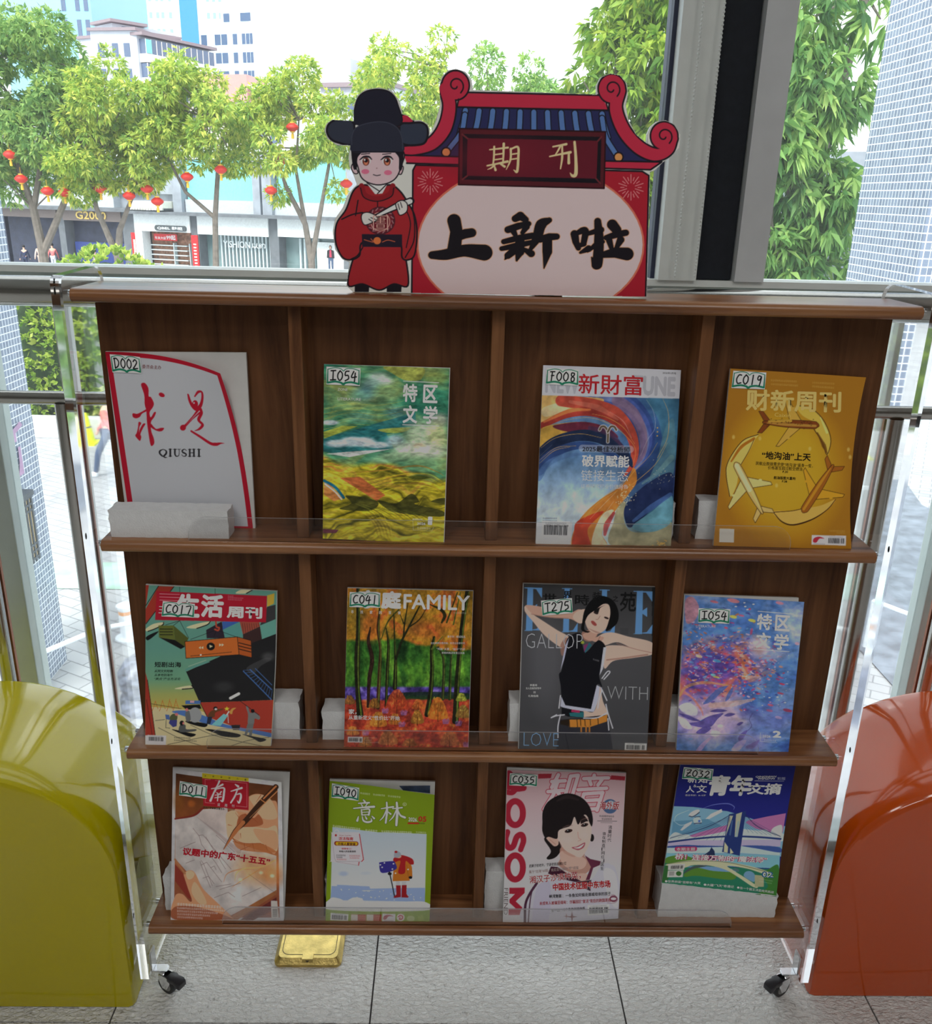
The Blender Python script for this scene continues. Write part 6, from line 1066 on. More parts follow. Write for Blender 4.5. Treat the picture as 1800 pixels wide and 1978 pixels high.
magazine('qiushi', art_qiushi, 'white magazine with a red border and red brush calligraphy, behind the long foam block', 'D002', [(150, 110), (420, 134), (430, 275), (174, 262)], shape=curl_qiushi)
magazine('fields', art_fields, 'magazine with a painted green and yellow field landscape under clouds on the top shelf', 'I054', [(165, 97), (515, 113), (508, 292), (165, 276)])
magazine('swirl', art_swirl, 'magazine with a white masthead band and a red and blue swirl on its cover', 'F008', [(182, 108), (510, 124), (502, 284), (176, 268)])
magazine('oil', art_oil, 'golden magazine with three airplanes circling in oil on its cover', 'C019', [(365, 125), (672, 143), (656, 296), (348, 283)])
magazine('ship', art_ship, 'magazine with a red masthead over a cartoon cargo ship and hanging containers', 'C017', [(375, 250), (684, 278), (674, 410), (362, 396)])
magazine('forest', art_forest, 'magazine with a painted autumn forest in green and orange on its cover', 'C041', [(400, 122), (713, 130), (709, 279), (397, 272)])
magazine('fashion', art_fashion, 'dark grey fashion magazine with large blue letters and a woman with raised arms', 'T275', [(398, 262), (718, 236), (726, 389), (414, 416)])
magazine('petals', art_petals, 'magazine with swirling blue, pink and orange petals on its cover', 'I054', [(350, 225), (669, 235), (656, 379), (349, 366)])
magazine('notebook', art_notebook, 'white-bordered magazine showing hands with a pen over an open notebook', 'D011', [(318, 260), (611, 308), (601, 446), (309, 409)], shape=curl_note)
def peep(t, place, A):
    q = [(935, 232), (1275, 214), (1272, 292), (1000, 262)]
    c = MAGS['snow'][2]; w = Warp(c); mb = MB()
    u0, v0 = [0.66, 0.955, 0.955, 0.70], [0.030, 0.022, 0.075, 0.060]
    mb.add((w(u0, v0) + np.array([0, -0.0012, 0])).tolist(), [(0, 1, 2, 3)]); o = obj('inside_page_picture', mb, mat('dark_blue_page_print', rgb(52, 68, 96), 0.5, 0, 0.5, 60), t)
magazine('snow', art_snow, 'green magazine with a snow scene of a figure in an orange coat holding a shovel', 'I090', [(183, 186), (491, 228), (480, 379), (177, 344)], extra=peep, shape=curl_snow)
magazine('portrait', art_portrait, 'pale pink magazine with a smiling black-haired woman on its cover', 'C035', [(355, 178), (650, 195), (640, 320), (349, 305)])
magazine('bridge', art_bridge, 'blue magazine with suspension and arch bridges, resting on the thick foam block', 'Z032', [(465, 104), (760, 124), (742, 240), (446, 218)])
#ART-BEGIN
SIGN_OUT = [(205, 1109), (172, 1075), (186, 955), (150, 938), (118, 890), (106, 800), (118, 735), (155, 680), (175, 625), (200, 592), (222, 568), (205, 520), (186, 480), (182, 440), (190, 382), (125, 380), (82, 352), (66, 312), (76, 280), (105, 262), (206, 268), (207, 200), (225, 152), (262, 124), (330, 115), (392, 130), (428, 178), (440, 235), (468, 244), (492, 264), (530, 264), (564, 284), (578, 322), (602, 268), (624, 190), (618, 118), (630, 68), (660, 38), (700, 31), (745, 44), (775, 80), (782, 126), (1080, 136), (1380, 147), (1379, 105), (1400, 68), (1445, 52), (1492, 60), (1526, 98), (1530, 150), (1520, 195), (1532, 260), (1570, 330), (1624, 372), (1625, 330), (1640, 296), (1672, 270), (1712, 264), (1756, 284), (1786, 332), (1780, 392), (1745, 432), (1700, 462), (1662, 500), (1638, 508), (1622, 1133), (1000, 1124), (500, 1114)]
SIGN_C = [(60, 20), (1795, 20), (1795, 1136), (60, 1136)]
SIGN_C3 = [ (-0.2437, 1.5897), (0.2303, 1.6014), (0.2617, 1.3033), (-0.2529, 1.2923) ]
def art_sign(H=470):
    A = Art(SIGN_C, H=H, base=(204, 202, 196)); K = (26, 22, 30); RD = (178, 42, 66); BR = (158, 30, 46)
    def out(p, c, w=8, **k): A.S(p, c, **k); A.line(catmull(p, 6, True), w, K, 1, False)
    # gate body
    A.fill([(492, 500), (505, 475), (1600, 505), (1632, 525), (1616, 1136), (486, 1136)], BR); A.line([(486, 1136), (492, 500), (505, 475), (1600, 505), (1632, 525), (1616, 1136)], 8, K, 1, False)
    t = np.linspace(0, 2 * np.pi, 60); el = np.stack([1060 + 546 * np.cos(t), 865 + 392 * np.sin(t)], 1); A.fill(el, (206, 182, 184)); A.line(el, 9, (196, 106, 84), 1, False)
    for cx, cy in ((575, 555), (1545, 582)):
        for k in range(20):
            a = k * PI / 10; r0, r1 = (22, 62) if k % 2 else (34, 50); A.line([(cx + r0 * math.cos(a), cy + r0 * math.sin(a)), (cx + r1 * math.cos(a), cy + r1 * math.sin(a))], 4, (200, 128, 130), 1, False)
    # roof
    A.S([(712, 205), (690, 290), (630, 360), (560, 405), (470, 432), (720, 445), (1400, 460), (1640, 468), (1600, 425), (1530, 375), (1480, 300), (1440, 220), (1080, 210)], (38, 40, 80))
    for k in range(11):
        x = 745 + k * 66; y = 220 + k * 1.6; o = (k - 5) / 5
        b = [(x, y), (x - 0 + o * 10, y + 50), (x + o * 28, y + 110)]
        A.line(b, 34, K); A.line(b, 24, (80, 112, 166))
    for b in ([(742, 240), (725, 320), (665, 400)], [(1405, 255), (1422, 340), (1470, 420)]): A.line(b, 32, K); A.line(b, 22, (80, 112, 166))
    for x, y in ((652, 414), (1485, 437)): A.ell(x, y, 25, 25, K); A.ell(x, y, 18, 18, (230, 142, 84))
    A.fill([(448, 428), (730, 436), (730, 472), (462, 464)], RD); A.line([(448, 428), (730, 436)], 7, K, 1, False); A.line([(462, 466), (730, 474)], 8, K, 1, False); A.fill([(1400, 455), (1695, 460), (1640, 496), (1400, 488)], RD); A.line([(1400, 455), (1695, 460), (1640, 497), (1400, 490)], 8, K, 1, False)
    A.fill([(705, 140), (1400, 152), (1440, 220), (708, 204)], RD); A.line([(740, 137), (1395, 150)], 8, K, 1, False); A.line([(700, 204), (1440, 219)], 8, K, 1, False)
    hips = [([(648, 120), (668, 200), (645, 300), (585, 372), (500, 402), (440, 406)], [56, 58, 62, 56, 44, 30]), ([(1490, 130), (1472, 210), (1510, 310), (1580, 388), (1660, 425), (1725, 405), (1750, 350)], [56, 58, 60, 60, 56, 44, 40])]
    for p, w in hips: A.line(p, [q + 16 for q in w], K)
    for cx, cy, r in ((697, 106, 66), (1453, 121, 66), (1706, 338, 66), (455, 278, 40)): A.ell(cx, cy, r + 5, r + 5, K); A.ell(cx, cy, r - 3, r - 3, RD)
    for p, w in hips: A.line(p, w, RD)
    for cx, cy, s0 in ((697, 106, 1), (1453, 121, 1), (1706, 338, 1)):
        sp = [(cx + s0 * (8 + 34 * q) * math.cos(6.9 * q + 0.3), cy + (8 + 34 * q) * math.sin(6.9 * q + 0.3)) for q in np.linspace(0.05, 1.0, 16)]; A.line(sp, 7, K)
    A.line([(712, 168), (705, 204)], 7, K); A.line([(1425, 185), (1436, 220)], 7, K)
    # plaque
    A.fill([(716, 303), (1422, 318), (1415, 587), (712, 569)], (78, 26, 34)); A.line([(716, 303), (1422, 318), (1415, 587), (712, 569), (716, 303)], 7, (40, 14, 20), 1, False); A.fill([(732, 328), (1402, 342), (1396, 562), (730, 544)], (22, 18, 26)); A.fill([(755, 348), (1385, 360), (1378, 540), (752, 526)], (92, 24, 38))
    A.ell(900, 440, 260, 100, (112, 30, 44), .5, .9)
    for q in (((730, 330), (756, 350)), ((1402, 342), (1384, 362)), ((730, 544), (754, 526)), ((1396, 562), (1376, 540))): A.line(list(q), 8, (100, 40, 46), 1, False)
    g = (228, 188, 142)
    for p, w in (([(862, 402), (900, 398), (950, 392)], [6, 8, 10]), ([(884, 388), (882, 440), (878, 474)], [10, 9, 8]), ([(930, 374), (928, 430), (926, 466)], [12, 10, 8]), ([(884, 426), (926, 420)], 7), ([(884, 450), (926, 444)], 7), ([(850, 478), (900, 468), (948, 458)], [8, 9, 12]), ([(886, 474), (870, 488), (852, 496)], [9, 8, 3]), ([(885, 480), (890, 498)], [7, 12]), ([(915, 470), (934, 482)], [8, 12]), ([(964, 398), (962, 450), (942, 496)], [11, 10, 4]), ([(962, 400), (998, 390), (1000, 440), (994, 505), (978, 498)], [8, 11, 12, 13, 4]), ([(966, 424), (994, 420)], 7), ([(964, 448), (992, 444)], 7),
                 ([(1168, 388), (1200, 382), (1232, 376)], [8, 9, 12]), ([(1204, 384), (1190, 410), (1176, 430)], [10, 8, 5]), ([(1152, 434), (1200, 424), (1252, 414)], [7, 9, 13]), ([(1212, 386), (1212, 440), (1204, 492)], [9, 11, 6]), ([(1244, 416), (1244, 465)], [10, 14]), ([(1272, 366), (1278, 440), (1278, 516), (1262, 526), (1250, 512)], [12, 14, 18, 14, 3])): A.line(p, w, g)
    BR_ = []
    for p, w in (([(690, 745), (702, 800), (690, 890)], [50, 46, 50]), ([(705, 835), (745, 810), (775, 805)], [20, 36, 34]), ([(585, 918), (650, 915), (740, 895), (835, 905)], [30, 42, 46, 62]),
                 ([(985, 735), (1010, 722), (1035, 740)], [26, 32, 24]), ([(950, 790), (1000, 772), (1050, 760)], [26, 26, 20]), ([(975, 795), (985, 815)], [24, 18]), ([(1040, 775), (1020, 805)], [24, 16]), ([(930, 850), (1000, 832), (1068, 820)], [20, 24, 24]), ([(920, 885), (990, 870), (1080, 850)], [18, 24, 18]), ([(1008, 840), (1006, 900), (992, 945)], [34, 36, 8]), ([(985, 890), (950, 920), (935, 940)], [30, 26, 4]), ([(1030, 890), (1062, 910)], [16, 28]), ([(1150, 742), (1110, 765), (1090, 830), (1050, 905)], [20, 40, 36, 8]), ([(1105, 838), (1150, 826), (1185, 824)], [26, 28, 24]), ([(1140, 840), (1140, 900), (1124, 985)], [36, 36, 4]),
                 ([(1272, 812), (1278, 850), (1290, 882)], [30, 26, 20]), ([(1275, 812), (1310, 795), (1325, 800), (1315, 860)], [14, 26, 26, 22]), ([(1285, 872), (1318, 862)], [18, 18]), ([(1335, 810), (1400, 790)], [16, 24]), ([(1384, 748), (1390, 840), (1380, 965), (1355, 930)], [26, 36, 40, 6]), ([(1335, 900), (1370, 870), (1410, 850)], [8, 20, 14]), ([(1300, 905), (1340, 885)], [10, 26]), ([(1455, 765), (1475, 790)], [40, 36]), ([(1425, 830), (1470, 815), (1520, 805)], [20, 26, 24]), ([(1440, 845), (1450, 880)], [24, 18]), ([(1495, 840), (1475, 880)], [28, 16]), ([(1415, 915), (1470, 905), (1525, 912)], [26, 40, 50])):
        BR_.append((p, w))
    for p, w in BR_: A.line(p, np.array(w) * 1.3 + 6 if np.ndim(w) else w * 1.3 + 6, (206, 150, 110), 1, len(p) > 3)
    for p, w in BR_: A.line(p, np.array(w) * 1.3, (24, 20, 26), 1, len(p) > 3)
    # the standing official in a red robe
    RO = (150, 36, 42); SKN = (200, 174, 180)
    A.fill([(212, 1068), (245, 1058), (282, 1076), (280, 1108), (212, 1108)], K); A.fill([(366, 1076), (402, 1056), (438, 1074), (436, 1108), (366, 1108)], K)
    out([(205, 935), (180, 1072), (250, 1066), (330, 1098), (400, 1066), (468, 1074), (458, 935), (440, 860), (245, 860)], RO)
    out([(250, 570), (205, 600), (170, 690), (125, 760), (120, 850), (150, 925), (190, 942), (235, 920), (255, 850), (420, 850), (440, 930), (470, 942), (500, 915), (512, 810), (500, 720), (470, 660), (430, 600), (385, 570), (320, 580)], RO)
    A.line([(228, 645), (216, 720)], 6, K); A.line([(150, 738), (200, 715), (250, 705)], 7, K); A.line([(250, 880), (225, 920), (195, 938)], 6, K); A.line([(490, 690), (500, 760), (495, 850), (455, 930)], 6, K); A.line([(455, 680), (480, 760), (460, 880)], 5, K); A.line([(322, 640), (322, 680)], 5, K)
    A.line([(245, 575), (262, 620), (320, 638), (380, 615), (395, 575)], 26, (130, 28, 36)); A.line([(240, 585), (258, 632), (322, 650), (388, 626), (400, 585)], 5, K)
    A.fill([(268, 560), (372, 560), (345, 612), (310, 615)], (206, 206, 204)); A.line([(270, 560), (330, 600)], 5, K); A.line([(372, 560), (322, 612)], 5, K)
    A.ell(335, 745, 72, 70, (78, 30, 40)); A.ell(335, 745, 62, 60, (110, 34, 44)); tt = np.linspace(0, 2 * np.pi, 40); A.line(np.stack([335 + 46 * np.cos(tt), 750 + 46 * np.sin(tt)], 1), 4, (200, 150, 140), 1, False)
    for k in range(16): a = k * PI / 8; A.line([(335 + 56 * math.cos(a), 745 + 54 * math.sin(a)), (335 + 64 * math.cos(a + .2), 745 + 62 * math.sin(a + .2))], 5, (150, 110, 116), 1, False)
    A.T('圕', 300, 720, 372, 720, 72, (206, 160, 150), -.01)
    A.fill([(246, 812), (440, 814), (440, 878), (248, 876)], (34, 26, 40)); A.ell(320, 845, 18, 18, (230, 110, 60)); A.line([(258, 840), (300, 852), (290, 835)], 4, (180, 90, 60)); A.line([(345, 852), (372, 842), (405, 850)], 4, (180, 90, 60))
    A.line([(318, 722), (410, 676), (482, 648)], [22, 34, 36], K); A.line([(322, 720), (410, 676), (478, 650)], [10, 22, 24], (206, 204, 200))
    out([(245, 740), (248, 712), (275, 704), (310, 718), (322, 740), (296, 755), (260, 766)], (206, 198, 194), 5); A.line([(290, 730), (318, 742)], 4, K); A.line([(280, 738), (300, 752)], 4, K)
    out([(410, 660), (440, 645), (464, 662), (462, 700), (430, 718), (416, 690)], (206, 198, 194), 5); A.line([(432, 655), (440, 680)], 4, K); A.line([(420, 662), (428, 690)], 4, K)
    out([(205, 470), (196, 490), (210, 515), (228, 510)], SKN, 5); out([(432, 480), (446, 486), (436, 518), (420, 512)], SKN, 5)
    out([(226, 400), (436, 404), (432, 490), (398, 548), (325, 570), (255, 546), (230, 492)], SKN, 6)
    A.S([(198, 395), (250, 405), (226, 440), (222, 490), (205, 488)], K); A.S([(400, 405), (445, 400), (440, 490), (425, 496), (424, 440)], K)
    for cx in (266, 368):
        A.ell(cx, 456, 24, 20, (204, 196, 196)); A.ell(cx, 458, 17, 20, (110, 52, 44)); A.ell(cx, 464, 9, 11, (196, 120, 90)); A.ell(cx, 454, 8, 9, K); A.ell(cx - 6, 450, 4, 5, (220, 216, 216)); A.line([(cx - 30, 450), (cx - 10, 436), (cx + 14, 436), (cx + 28, 448)], [4, 9, 9, 4], K); A.line([(cx - 22, 424), (cx + 18, 420)], 4, K)
    A.ell(263, 506, 19, 12, (212, 106, 134)); A.ell(372, 511, 19, 12, (212, 106, 134)); A.line([(302, 521), (318, 525), (335, 522)], 4, K); A.ell(318, 490, 3, 3, (150, 110, 110))
    out([(205, 272), (130, 262), (90, 280), (78, 315), (95, 350), (130, 368), (200, 374)], (48, 52, 66), 10); out([(430, 288), (480, 278), (535, 276), (562, 300), (560, 350), (530, 378), (440, 372)], (48, 54, 70), 10)
    out([(214, 285), (214, 205), (232, 158), (270, 132), (330, 124), (386, 140), (418, 190), (426, 290)], (30, 30, 44), 7); A.S([(198, 412), (198, 340), (222, 296), (300, 274), (370, 276), (420, 304), (442, 360), (442, 412), (320, 414)], (40, 42, 56)); A.line([(198, 380), (200, 335), (224, 296), (300, 274), (370, 276), (420, 304), (440, 352), (442, 400)], 4, (60, 62, 76)); A.line([(198, 412), (442, 414)], 5, K, 1, False)
    return A
#ART-END
def cardboard_sign():
    A = art_sign(); C3 = SIGN_C3; SG = 1.5; w3 = Warp([(x, 0, z) for x, z in C3]); Y0 = 1.300
    t = thing('display_sign', 'red cardboard sign with a gate roof and a boy official, standing on the top board', 'sign', (0.0, Y0, 1.30))
    P = w3(A.u, A.v); P[..., 1] = Y0 - 0.0003; P[..., 2] = np.maximum(P[..., 2], 1.3003)
    uvo = A.w.inv(SIGN_OUT); o3 = w3(uvo[:, 0], uvo[:, 1]); o3[:, 2] = np.maximum(o3[:, 2], 1.3002)
    poly = [(p[0], p[2]) for p in o3]
    obj('board', MB().prism(poly[::-1], 0.010, lambda a, b, q: (a, Y0 + q, b)), M['paper'], t)
    # printed face, cut to the outline
    q = A.to(np.array(SIGN_OUT, float)); inside = np.zeros((A.H, A.W)); c = A.cover(q, 1); inside[c[1]:c[1] + c[2].shape[0], c[0]:c[0] + c[2].shape[1]] = c[2]
    keep = inside > 0.6; f = keep[1:, :-1] & keep[1:, 1:] & keep[:-1, 1:] & keep[:-1, :-1]
    n = A.H * A.W; i = np.arange(n).reshape(A.H, A.W); F_ = np.stack([i[1:, :-1], i[1:, 1:], i[:-1, 1:], i[:-1, :-1]], -1)[f]; used = np.unique(F_); rem = np.zeros(n, np.int64); rem[used] = np.arange(len(used)); F_ = rem[F_]
    def place(u, v, off): p = w3(u, v); p[:, 1] = Y0 - 0.0004 - off; return p
    V, LF, C_ = lettering(A, place, SG)
    co = np.concatenate([P.reshape(-1, 3)[used], V]); cc = np.concatenate([ink(A.img, SG).reshape(-1, 3)[used], C_]); me = bpy.data.meshes.new('printed_face')
    me.from_pydata(co.tolist(), [], F_.tolist() + [[q + len(used) for q in t_] for t_ in LF])
    a = me.color_attributes.new('print', 'FLOAT_COLOR', 'POINT'); a.data.foreach_set('color', np.concatenate([cc, np.ones((len(cc), 1))], 1).astype(np.float32).ravel()); me.materials.append(STICK); mesh_obj('printed_face', me, t)
    obj('support_strut', MB().add([(0.05, Y0 + 0.0101, 1.46), (0.09, Y0 + 0.0101, 1.46), (0.09, Y0 + 0.0101, 1.3005), (0.05, Y0 + 0.0101, 1.3005), (0.05, Y0 + 0.075, 1.3005), (0.09, Y0 + 0.075, 1.3005)], [(0, 1, 5, 4), (0, 4, 3), (1, 2, 5), (2, 3, 4, 5), (0, 3, 2, 1)]), M['paper'], t)
cardboard_sign()
# ================================================================ outside: street, buildings
G = -4.2
def paving_mat():
    m, nt, p, o = newmat('pale_street_paving')
    v = coords(nt); br = N(nt, 'ShaderNodeTexBrick'); br.inputs['Scale'].default_value = 1.2; br.inputs['Mortar Size'].default_value = 0.012
    br.inputs['Color1'].default_value = (0.46, 0.485, 0.50, 1); br.inputs['Color2'].default_value = (0.39, 0.41, 0.43, 1); br.inputs['Mortar'].default_value = (0.24, 0.26, 0.28, 1)
    nt.links.new(coords(nt, (1, 1, 1), (0, 0, 0.5)), br.inputs['Vector'])
    mu = N(nt, 'ShaderNodeMix', data_type='RGBA', blend_type='MULTIPLY'); mu.inputs[0].default_value = 1
    nt.links.new(br.outputs[0], mu.inputs[6]); nt.links.new(ramp(nt, noise(nt, v, 1.3, 6), [(0.3, (0.8, 0.8, 0.82)), (0.6, (1, 1, 1))]), mu.inputs[7])
    nt.links.new(mu.outputs[2], p.inputs['Base Color']); p.inputs['Roughness'].default_value = 0.7
    return m
M['paving'] = paving_mat()
obj('street_pavement', MB().box(-160, 120, 1.9, 400, G - 0.3, G), M['paving'], kind='structure')
M['shaded_paving'] = mat('grey_shaded_paving', rgb(118, 128, 140), 0.6, 0, 0.35, 4, 0.5)  # darker textured paving, the building's shade put into its colour
obj('shaded_pavement', MB().add([(4.1, 3, G + 0.02), (14, 3, G + 0.02), (9.4, 16.6, G + 0.02), (9.85, 18.3, G + 0.02), (5.5, 18.6, G + 0.02), (5.5, 8, G + 0.02)], [tuple(range(6))]), M['shaded_paving'], kind='structure')
obj('crossing_pavement', MB().add([(-9, 12.1, G + 0.01), (-1, 12.1, G + 0.01), (-1, 13.1, G + 0.01), (-9, 13.1, G + 0.01)], [(0, 1, 2, 3)]), mat('worn_green_paint', rgb(168, 205, 190), 0.7, 0, 0.3, 2), kind='structure')

# mosaic tiled pillars close outside
def tile_mat():
    m, nt, p, o = newmat('grey_mosaic_tile')
    tc = N(nt, 'ShaderNodeTexCoord'); sp = N(nt, 'ShaderNodeSeparateXYZ'); nt.links.new(tc.outputs['Object'], sp.inputs[0])
    ad = N(nt, 'ShaderNodeMath', operation='ADD'); nt.links.new(sp.outputs[0], ad.inputs[0]); nt.links.new(sp.outputs[1], ad.inputs[1])
    cb = N(nt, 'ShaderNodeCombineXYZ'); nt.links.new(ad.outputs[0], cb.inputs[0]); nt.links.new(sp.outputs[2], cb.inputs[1])
    br = N(nt, 'ShaderNodeTexBrick'); br.offset = 0.0; br.inputs['Scale'].default_value = 1.0; br.inputs['Mortar Size'].default_value = 0.0055; br.inputs['Mortar Smooth'].default_value = 0.1
    br.inputs['Brick Width'].default_value = 0.065; br.inputs['Row Height'].default_value = 0.075
    br.inputs['Color1'].default_value = (*rgb(126, 140, 160), 1); br.inputs['Color2'].default_value = (*rgb(104, 117, 138), 1); br.inputs['Mortar'].default_value = (*rgb(226, 234, 242), 1)
    nt.links.new(cb.outputs[0], br.inputs['Vector']); nt.links.new(br.outputs[0], p.inputs['Base Color']); p.inputs['Roughness'].default_value = 0.35
    return m
M['tile'] = tile_mat()
def col_thing(label, x0, x1, y0, y1):
    c = thing('tiled_pillar', label, 'pillar', ((x0 + x1) / 2, y0, G), 'grey tiled pillars outside')
    obj('shaft', MB().box(x0, x1, y0, y1, G, 7.5), M['tile'], c)
    return c
cl_ = col_thing('grey mosaic-tiled pillar with a lantern, left outside behind the lower window', -5.85, -4.83, 8.95, 10.0)
cr_ = col_thing('grey mosaic-tiled pillar rising at the right edge outside the window', 4.27, 4.37, 8.5, 10.0)
obj('upper_casing', MB().box(4.2705, 5.35, 8.51, 9.99, 0.46, 7.49), M['tile'], cr_)

# sconce and wall sign on the left pillar
M['lantern_frame'] = mat('dark_lantern_metal', rgb(92, 98, 104), 0.5, 0.5)
M['amber'] = mat('amber_panel', rgb(214, 190, 140), 0.5)
sc = thing('wall_lantern', 'boxy latticed wall lantern mounted on the left tiled pillar', 'lantern', (-4.77, 9.38, -2.2))
obj('glass_box', MB().box(-4.828, -4.74, 9.26, 9.50, -2.55, -1.87), M['amber'], sc)
fr = MB()
for yy in (9.25, 9.325, 9.40, 9.475): fr.box(-4.74, -4.725, yy, yy + 0.03, -2.6, -1.84)
for zz in (-2.57, -2.49, -2.41, -2.01, -1.94, -1.86): fr.box(-4.74, -4.726, 9.24, 9.51, zz, zz + 0.025)
fr.box(-4.83, -4.71, 9.22, 9.53, -1.84, -1.78)
obj('lattice_frame', fr, M['lantern_frame'], sc)

# low planter, hedge
M['white_stone'] = mat('white_stone', rgb(206, 210, 214), 0.7)
pw = MB().box(-13.5, -3.2, 20.5, 20.75, G, G + 0.5)
tag(obj('planter_wall', pw, M['white_stone'], bevel=0.02), 'low white stone planter wall under the big hedge outside', 'planter')

LEAF = attr_mat('leaf', 'leaf_colour', 0.5, 0.42, 0.3)
M['bark'] = mat('grey_brown_bark', rgb(120, 112, 104), 0.9, 0, 0.3, 6, 0.3)
def leaves_mesh(name, cen, nrm, per, size, pal, rng, parent, asp=0.34, bend=0.25, spread=0.9):
    """cen (n,3) cluster centres, nrm (n,3) outward; per leaves in each cluster radiate from the centre"""
    n = len(cen); c = np.repeat(cen, per, 0); nn = np.repeat(nrm, per, 0)
    k = n * per
    d = rng.normal(size=(k, 3)); d = d / np.linalg.norm(d, axis=1)[:, None] * spread + nn * 0.7; d[:, 2] -= bend; d /= np.linalg.norm(d, axis=1)[:, None]
    a = rng.normal(size=(k, 3)) + np.array([0, 0, 1.2]); w = np.cross(d, a); w /= np.linalg.norm(w, axis=1)[:, None] + 1e-9
    L = size * rng.uniform(0.6, 1.25, k)[:, None]; wd = L * asp * 0.5
    dn = np.array([0, 0, -1.0])
    p0 = c + d * L * 0.05; p1 = c + d * L * 0.45 + w * wd; p2 = c + d * L * 0.45 - w * wd; p3 = c + d * L + dn * L * bend * 0.6
    v = np.stack([p0, p1, p3, p2], 1).reshape(-1, 3)
    t = np.repeat(rng.uniform(0, 1, n), per)[:, None] * 0.6 + rng.uniform(0, 0.4, (k, 1))
    pal = np.array([lin(q) for q in pal]); ti = np.clip(t * (len(pal) - 1), 0, len(pal) - 1.001); i0 = ti.astype(int)[:, 0]; fr_ = ti - i0[:, None]
    colr = pal[i0] * (1 - fr_) + pal[np.minimum(i0 + 1, len(pal) - 1)] * fr_
    colr = np.repeat(colr, 4, 0)
    me = bpy.data.meshes.new(name); me.vertices.add(len(v)); me.vertices.foreach_set('co', v.astype(np.float32).ravel())
    me.loops.add(4 * k); me.loops.foreach_set('vertex_index', np.arange(4 * k, dtype=np.int32))
    me.polygons.add(k); me.polygons.foreach_set('loop_start', np.arange(0, 4 * k, 4, dtype=np.int32)); me.update(calc_edges=True)
    at = me.color_attributes.new('leaf_colour', 'FLOAT_COLOR', 'POINT'); at.data.foreach_set('color', np.concatenate([colr, np.ones((len(colr), 1))], 1).astype(np.float32).ravel())
    me.materials.append(LEAF)
    return mesh_obj(name, me, parent)
def blob_points(blobs, n, rng, shell=0.55):
    vol = np.array([b[3] * b[4] * b[5] for b in blobs]) ** 0.8; pick = rng.choice(len(blobs), n, p=vol / vol.sum())
    B = np.array(blobs)[pick]; d = rng.normal(size=(n, 3)); d /= np.linalg.norm(d, axis=1)[:, None]
    r = shell + (1 - shell) * rng.uniform(0, 1, n) ** 0.6
    return B[:, :3] + d * B[:, 3:6] * r[:, None], d
def tree(name, label, trunk, blobs, ncl, per, size, pal, seed, group='trees along the street', asp=0.34, bend=0.25):
    rng = np.random.default_rng(seed)
    t = thing(name, label, 'tree', (trunk[0][0][0][0], trunk[0][0][0][1], G), group)
    mb = MB()
    for pts, r in trunk: mb.tube(pts, r, 8)
    # twigs from the branch ends into the crown
    ends = [pts[-1] for pts, r in trunk]
    for b in blobs:
        e = min(ends, key=lambda q: (q[0] - b[0]) ** 2 + (q[1] - b[1]) ** 2 + (q[2] - b[2]) ** 2)
        m_ = [(e[i] + b[i]) / 2 + rng.normal() * 0.1 for i in range(3)]
        mb.tube([e, m_, b[:3]], [0.035, 0.026, 0.012], 5)
    obj('trunk', mb, M['bark'], t, smooth=True)
    cen, d = blob_points(blobs, ncl, rng)
    leaves_mesh('foliage', cen, d, per, size, pal, rng, t, asp, bend)
    return t
GREEN = [(78, 122, 70), (122, 164, 90), (164, 196, 112), (208, 222, 124)]
LIME = [(100, 142, 70), (152, 186, 84), (204, 218, 100), (240, 234, 126)]
DEEP = [(66, 112, 66), (104, 152, 82), (146, 188, 104), (196, 222, 128)]
TY = 38.0
def T(x, y=TY): return x, y
def rndblobs(seed, cx, cz, rx, rz, n, r, y=TY, ry=2.0):
    q = np.random.default_rng(seed); out = []
    for i in range(n):
        a = q.uniform(0, 2 * PI); rr = math.sqrt(q.uniform(0, 1)); s = r * q.uniform(0.7, 1.25)
        out.append((cx + rx * rr * math.cos(a), y + q.uniform(-ry, ry), cz + rz * rr * math.sin(a), s * 1.15, s, s * 0.85))
    return out
# six street trees
tree('street_tree', 'tall full green street tree at the far left of the window', [([(-16.7, 38, G), (-16.75, 38, -1.2), (-16.9, 38, 0.5)], [0.22, 0.19, 0.16]), ([(-16.75, 38, -1.2), (-15.5, 37.8, 0.9), (-15.1, 38, 3)], [0.16, 0.13, 0.08]), ([(-16.9, 38, 0.5), (-17.4, 38, 2.4), (-17.2, 38.2, 4.5)], [0.15, 0.11, 0.07]), ([(-16.9, 38, 0.5), (-16.2, 38.3, 3.2), (-16.0, 38.1, 6)], [0.13, 0.1, 0.05])],
     rndblobs(1, -16.6, 4.2, 2.4, 2.9, 48, 0.62) + [(-17.0, 38, 7.0, 0.7, 0.7, 1.0), (-15.4, 38, 6.8, 0.8, 0.8, 0.9), (-18.3, 38, 2.2, 1.0, 1, 0.8), (-17.7, 38, 1.1, .6, .6, .5), (-14.4, 38, 5.2, 0.8, 0.8, 0.8)], 4600, 6, 0.27, GREEN, 11)
tree('street_tree', 'yellow-green street tree standing behind the round hedge, second from the left', [([(-13.3, 37, G), (-13.35, 37, -1.3), (-13.2, 37, -0.2), (-12.5, 37, 1.2)], [0.2, 0.18, 0.12, 0.06]), ([(-13.35, 37, -1.3), (-14.0, 37, 0.6), (-14.2, 37, 2.2)], [0.15, 0.1, 0.05])],
     rndblobs(2, -13.3, 3.3, 1.8, 2.1, 40, 0.52, 37) + [(-13.0, 37, 5.6, .6, .6, .7), (-14.6, 37, 1.3, .8, .8, .6), (-12.0, 37, 1.7, .7, .7, .5)], 3600, 6, 0.25, LIME, 12)
